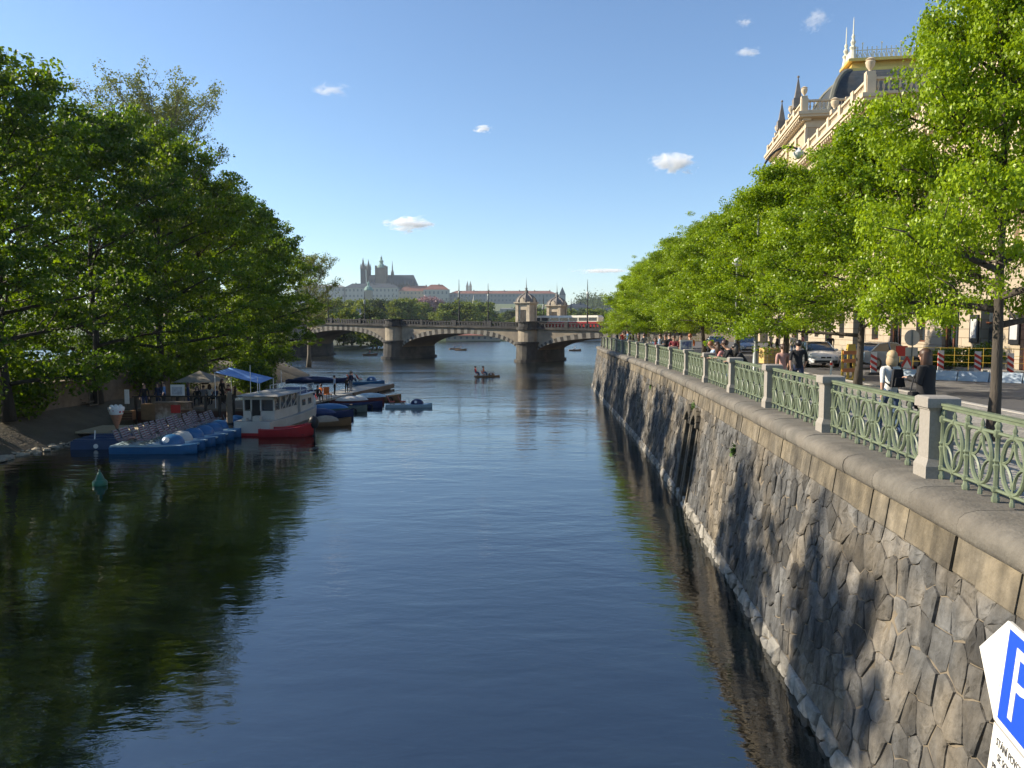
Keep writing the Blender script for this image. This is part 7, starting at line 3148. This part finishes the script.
# boarded counter with crates
box_thing('bar_counter', 'patchwork bar counter of boards and panels on the bank under the picture board', 'counter', -22.2, 48.2, 0.55, [
    ('front_panel', mat('patched_board', (0.22, 0.15, 0.10), 0.85, 0.5, 3, c2=(0.36, 0.32, 0.27), c2scale=1.5, c2amt=1.0), [(-0.1, 1.9, -0.35, 0.35, 0, 1.05)]),
    ('counter_top', M_WOOD, [(-0.2, 2.0, -0.45, 0.45, 1.051, 1.12)]),
    ('side_door', M_BROWNHULL, [(-1.0, -0.12, -0.3, 0.3, 0, 1.0)]),
    ('red_sign', M_REDHULL, [(0.9, 1.5, -0.37, -0.351, 0.45, 0.95)])])
for i, (dx, w_, h_, lab) in enumerate(((-2.3, 0.55, 0.6, 'reddish crate left of the bar counter'), (-3.0, 0.5, 0.45, 'small brown crate farther left of the bar counter'), (2.5, 0.5, 0.7, 'tall crate between the counter and the timber terrace'))):
    t = thing('wooden_crate', lab, 'crate', (-22.2 + dx * 0.75, 47.9, 0.55), 0, 'crates by the bar counter')
    mb = MB()
    mb.box(-w_ / 2, w_ / 2, -0.25, 0.25, 0.02, h_)
    mb.build('box', M_BROWNHULL, t)
    mb = MB()
    for z in np.arange(0.05, h_ - 0.1, 0.16):
        mb.box(-w_ / 2 - 0.015, w_ / 2 + 0.015, -0.27, -0.251, z, z + 0.11)
    mb.build('slat', mat('red_brown_board', (0.1, 0.045, 0.03)), t)
t = thing('picture_board', 'white board with a faint drawing standing above the bar counter', 'board', ((176.5 - 512) / FPX * 49.5, 49.5, 0.9))
mb = MB()
mb.box(-0.45, 0.45, -0.02, 0.02, 1.0, 1.75)
mb.build('board', M_WHITE, t)
mb = MB()
mb.box(-0.36, 0.30, -0.026, -0.021, 1.1, 1.6)
mb.build('drawing', mat('faint_drawing', (0.45, 0.47, 0.50), 0.8, 0.35, 6), t)
mb = MB()
mb.tube([(-0.4, 0.03, 0), (-0.4, 0.03, 1.7)], 0.025, 5)
mb.tube([(0.4, 0.03, 0), (0.4, 0.03, 1.7)], 0.025, 5)
mb.build('leg', M_BARK, t)
# low stone embankment wall, stairs, landing stage
t = thing('embankment_wall', 'low brown stone wall holding the island slope behind the bar', 'wall', (-28.0, 50, 0.9))
mb = MB()
mb.box(-0.4, 0.4, -7, 12, -0.6, 2.0)
mb.box(-0.5, 0.5, -7.05, 12.05, 2.001, 2.15)
mb.build('masonry', mat('brown_rubble', (0.17, 0.13, 0.09), 0.9, 0.4, 1.5, 0.03, 6), t)
t = thing('wooden_stairs', 'steep wooden stairs with handrails climbing the island slope', 'stairs', (-27.0, 49.5, 1.3), R(90))
mb = MB()
for k in range(8):
    mb.box(-0.5, 0.5, k * 0.24, k * 0.24 + 0.26, k * 0.2, k * 0.2 + 0.06)
mb.build('tread', M_WOOD, t)
mb = MB()
for s in (-0.52, 0.52):
    mb.tube([(s, 0, 0.9), (s, 1.9, 2.5)], 0.035, 5)
    for k in range(4):
        mb.tube([(s, k * 0.6, k * 0.5), (s, k * 0.6, k * 0.5 + 0.95)], 0.03, 5)
mb.build('handrail', M_WOOD, t)
t = thing('landing_stage', 'flat wooden landing stage with the ice cream cone sign on it', 'landing stage', (-22.6, 44.8, 0))
mb = MB()
mb.box(-2.2, 3.9, -1.4, 1.6, 0.32, 0.42)
mb.build('deck', mat('bleached_plank', (0.40, 0.33, 0.22), 0.85, 0.2, 3, stretch=(0.3, 3, 1)), t)
mb = MB()
for x in (-2.0, 0, 2.0, 3.8):
    for y in (-1.3, 1.5):
        mb.cbox(x, y, -0.5, 0.14, 0.14, 0.819)
mb.build('pile', M_BARK_DARK, t).name = 'pile_frame'
P = on(117, 431, 0.42)
t = thing('cone_sign', 'big ice cream cone sign with white and pink scoops on the landing stage', 'sign', (P.x, P.y, 0.421))
mb = MB()
mb.lathe([(0.04, 0.12), (0.08, 0.2), (0.34, 0.98)], n=14)
mb.build('cone', mat('wafer_cone', (0.42, 0.20, 0.12), 0.7, 0.25, 12), t, smooth=True)
mb = MB()
mb.lathe([(0.345, 0.96), (0.45, 1.30), (0.42, 1.38), (0.2, 1.42), (0.05, 1.44)], n=14)
for k in range(6):
    a = k * PI / 3
    mb.ball((0.26 * math.cos(a), 0.26 * math.sin(a), 1.38), 0.13, 8)
mb.build('ice_cream', M_WHITE, t, smooth=True)
mb = MB()
for k in range(9):
    a = k * 2.4
    mb.ball((0.36 * math.cos(a), 0.36 * math.sin(a), 1.12 + 0.05 * (k % 5)), 0.075, 6)
mb.build('berry_topping', mat('berry_red', (0.45, 0.05, 0.08), 0.5, 0.1, 8), t, smooth=True)
mb = MB()
mb.lathe([(0.3, 0), (0.3, 0.04), (0.06, 0.06), (0.05, 0.13)], n=12)
mb.build('foot', M_BLACK, t)
P = on(127, 408, 0.9)
t = thing('menu_stand', 'thin white menu stand on the shaded bank above the cone sign', 'sign', (-24.4, 48.6, 0.9))
mb = MB()
mb.box(-0.14, 0.14, -0.03, 0.03, 0.6, 1.5)
mb.build('board', M_WHITE, t)
mb = MB()
mb.tube([(0, 0.04, 0), (0, 0.04, 0.7)], 0.03, 5)
mb.build('leg', M_BLACK, t)
# green buoy
P = on(100, 485, 0)
t = thing('buoy', 'small green conical buoy floating before the moored pedal boats', 'buoy', P)
t.scale = (0.8, 0.8, 0.85)
M_BUOY = mat('buoy_green', (0.012, 0.12, 0.065), 0.4, 0.15, 4)
mb = MB()
mb.lathe([(0.22, -0.2), (0.34, -0.05), (0.35, 0.15), (0.28, 0.24)], n=16)
mb.build('float', M_BUOY, t, smooth=True)
mb = MB()
mb.lathe([(0.24, 0.241), (0.10, 0.55), (0.03, 0.66), (0.05, 0.70), (0.01, 0.76)], n=14)
mb.build('cone', M_BUOY, t, smooth=True)
# mooring pile
t = thing('mooring_pile', 'thick weathered timber mooring pile at the stern of the white cabin boat', 'pile', (-16.6, 45.0, -0.5))
mb = MB()
mb.lathe([(0.19, 0), (0.18, 1.5), (0.16, 3.0), (0.05, 3.1)], n=10)
mb.build('timber', M_WOOD, t, smooth=True)
mb = MB()
mb.lathe([(0.21, 1.1), (0.21, 1.25)], n=10)
mb.build('iron_band', M_BLACK, t)
# shrubs at the island edge
for i, (x, y, lab, w_, h_) in enumerate(((-24.0, 71, 'round green bush at the waterline beyond the houseboat', 2.0, 2.6), (-27.5, 36.5, 'bushy undergrowth hanging over the nearest sandy bank', 2.6, 3.4), (-28.2, 43.0, 'bush on the slope beside the first island tree', 2.4, 3.6), (-28.6, 57, 'bush behind the timber terrace', 2.4, 3.4), (-27.8, 64, 'bush on the bank behind the houseboat', 2.4, 3.6), (-27.6, 83, 'bush low on the bank beyond the pontoon root', 2.2, 3.0))):
    rs = np.random.RandomState(50 + i)
    n = 5200
    off = rs.normal(size=(n, 3))
    off /= np.linalg.norm(off, axis=1, keepdims=True)
    off *= rs.uniform(0.5, 1.1, n)[:, None]
    cent = off * np.array([w_, w_ * 0.9, h_ * 0.55]) + np.array([0, 0, h_ * 0.5]) + rs.normal(size=(n, 3)) * 0.15
    V, F = leaves_arrays(cent, off + rs.normal(size=(n, 3)) * 0.6, 0.2, rs)
    t = thing('bush', lab, 'bush', (x, y, 0.5 if i == 0 else 1.4), 0, 'bushes along the island bank')
    o = bpy.data.objects.new('foliage', np_mesh('foliage', V, F, [LM_DARK], rs.uniform(0, 1, len(F))))
    col.objects.link(o)
    o.parent = t
    mb = MB()
    for k in range(5):
        mb.tube([(0, 0, -0.4), (math.cos(k * 1.3) * w_ * 0.6, math.sin(k * 1.3) * w_ * 0.6, h_ * 0.7)], [0.05, 0.015], 4)
    mb.build('stem', M_BARK, t)

# ================================================================== mooring sign on the quay wall
def text_mesh(s, size, depth=0.004):
    cu = bpy.data.curves.new('txt', 'FONT')
    cu.body = s
    cu.size = size
    cu.extrude = depth / 2
    cu.resolution_u = 3
    o = bpy.data.objects.new('txt', cu)
    col.objects.link(o)
    dg = bpy.context.evaluated_depsgraph_get()
    me = bpy.data.meshes.new_from_object(o.evaluated_get(dg))
    vs = [tuple(v.co) for v in me.vertices]
    fs = [tuple(p.vertices) for p in me.polygons]
    bpy.data.objects.remove(o)
    bpy.data.meshes.remove(me)
    return vs, fs


def build_sign():
    A = at(1009, 621, 6.9)
    B = at(994.5, 720, 6.88)
    C = at(980, 647, 7.3)
    d = Vector((0.208, 0.978, 0)).normalized()
    u = -d                                   # reading direction: towards the camera
    v = (A - B).normalized()
    n = u.cross(v).normalized()
    H = (A - B).length
    W_ = 0.92
    M = Matrix.Translation(B) @ Matrix((u.to_4d()[:3] + (0,), v.to_4d()[:3] + (0,), n.to_4d()[:3] + (0,), (0, 0, 0, 1))).transposed() if False else None
    M = Matrix(((u.x, v.x, n.x, B.x), (u.y, v.y, n.y, B.y), (u.z, v.z, n.z, B.z), (0, 0, 0, 1)))
    t = thing('mooring_sign', 'blue sign with a big white P and a text plate on the quay wall', 'sign', (0, 0, 0))
    M_PB = mat('sign_blue', (0.015, 0.07, 0.50), 0.35, 0.04, 3)
    M_SW = mat('sign_white', (0.72, 0.71, 0.67), 0.4, 0.04, 3)
    mb = MB()
    mb.T = M
    mb.box(0, W_, 0, H, -0.03, 0)
    mb.build('panel', M_SW, t)
    mb = MB()
    mb.T = M
    mb.box(0.055, W_ - 0.055, 0.055, H - 0.055, 0.001, 0.005)
    mb.build('blue_field', M_PB, t)
    vs, fs = text_mesh('P', 0.96)
    xs = [p[0] for p in vs]
    ys = [p[1] for p in vs]
    h_ = max(ys) - min(ys)
    k = (H - 0.30) / h_
    mb = MB()
    mb.T = M
    mb.add([((p[0] - min(xs)) * k * 0.95 + 0.25, (p[1] - min(ys)) * k + 0.15, 0.008 + p[2]) for p in vs], fs)
    mb.build('lettering', M_SW, t)
    # folded side plate
    mb = MB()
    e = Vector((0.004, 0.012, 0))
    o_ = Vector((-0.004, -0.002, 0))
    mb.add([A + o_, B + o_, C + o_, A + o_ + e, B + o_ + e, C + o_ + e], [(0, 1, 2), (5, 4, 3), (0, 3, 4, 1), (1, 4, 5, 2), (2, 5, 3, 0)])
    mb.build('side_plate', M_SW, t)
    # text plate below
    mb = MB()
    mb.T = M
    mb.box(-0.005, W_, -0.62, -0.022, -0.03, 0)
    pl = mb.build('text_plate', M_SW, t)
    M_TX = mat('sign_text_black', (0.03, 0.03, 0.035), 0.5, 0.05, 3)
    for i, (s, x) in enumerate((('STÁNÍ POVOLENO', 0.10), ('SE SOUHLASEM', 0.16), ('PRAŽSKÉ', 0.08))):
        vs, fs = text_mesh(s, 0.098, 0.003)
        mb = MB()
        mb.T = M
        mb.add([(p[0] * 0.86 + x, p[1] - 0.175 - i * 0.118, 0.0035 + p[2]) for p in vs], fs)
        mb.build('lettering', M_TX, pl)
    mb = MB()
    for (a, b_) in ((0.12, H * 0.8), (0.12, H * 0.2), (W_ - 0.15, H * 0.8), (W_ - 0.15, H * 0.2)):
        p = M @ Vector((a, b_, -0.03))
        mb.tube([p, p + Vector((1.3, -0.25, 0))], 0.025, 6)
    mb.build('bracket', M_GREYMETAL, t)


build_sign()
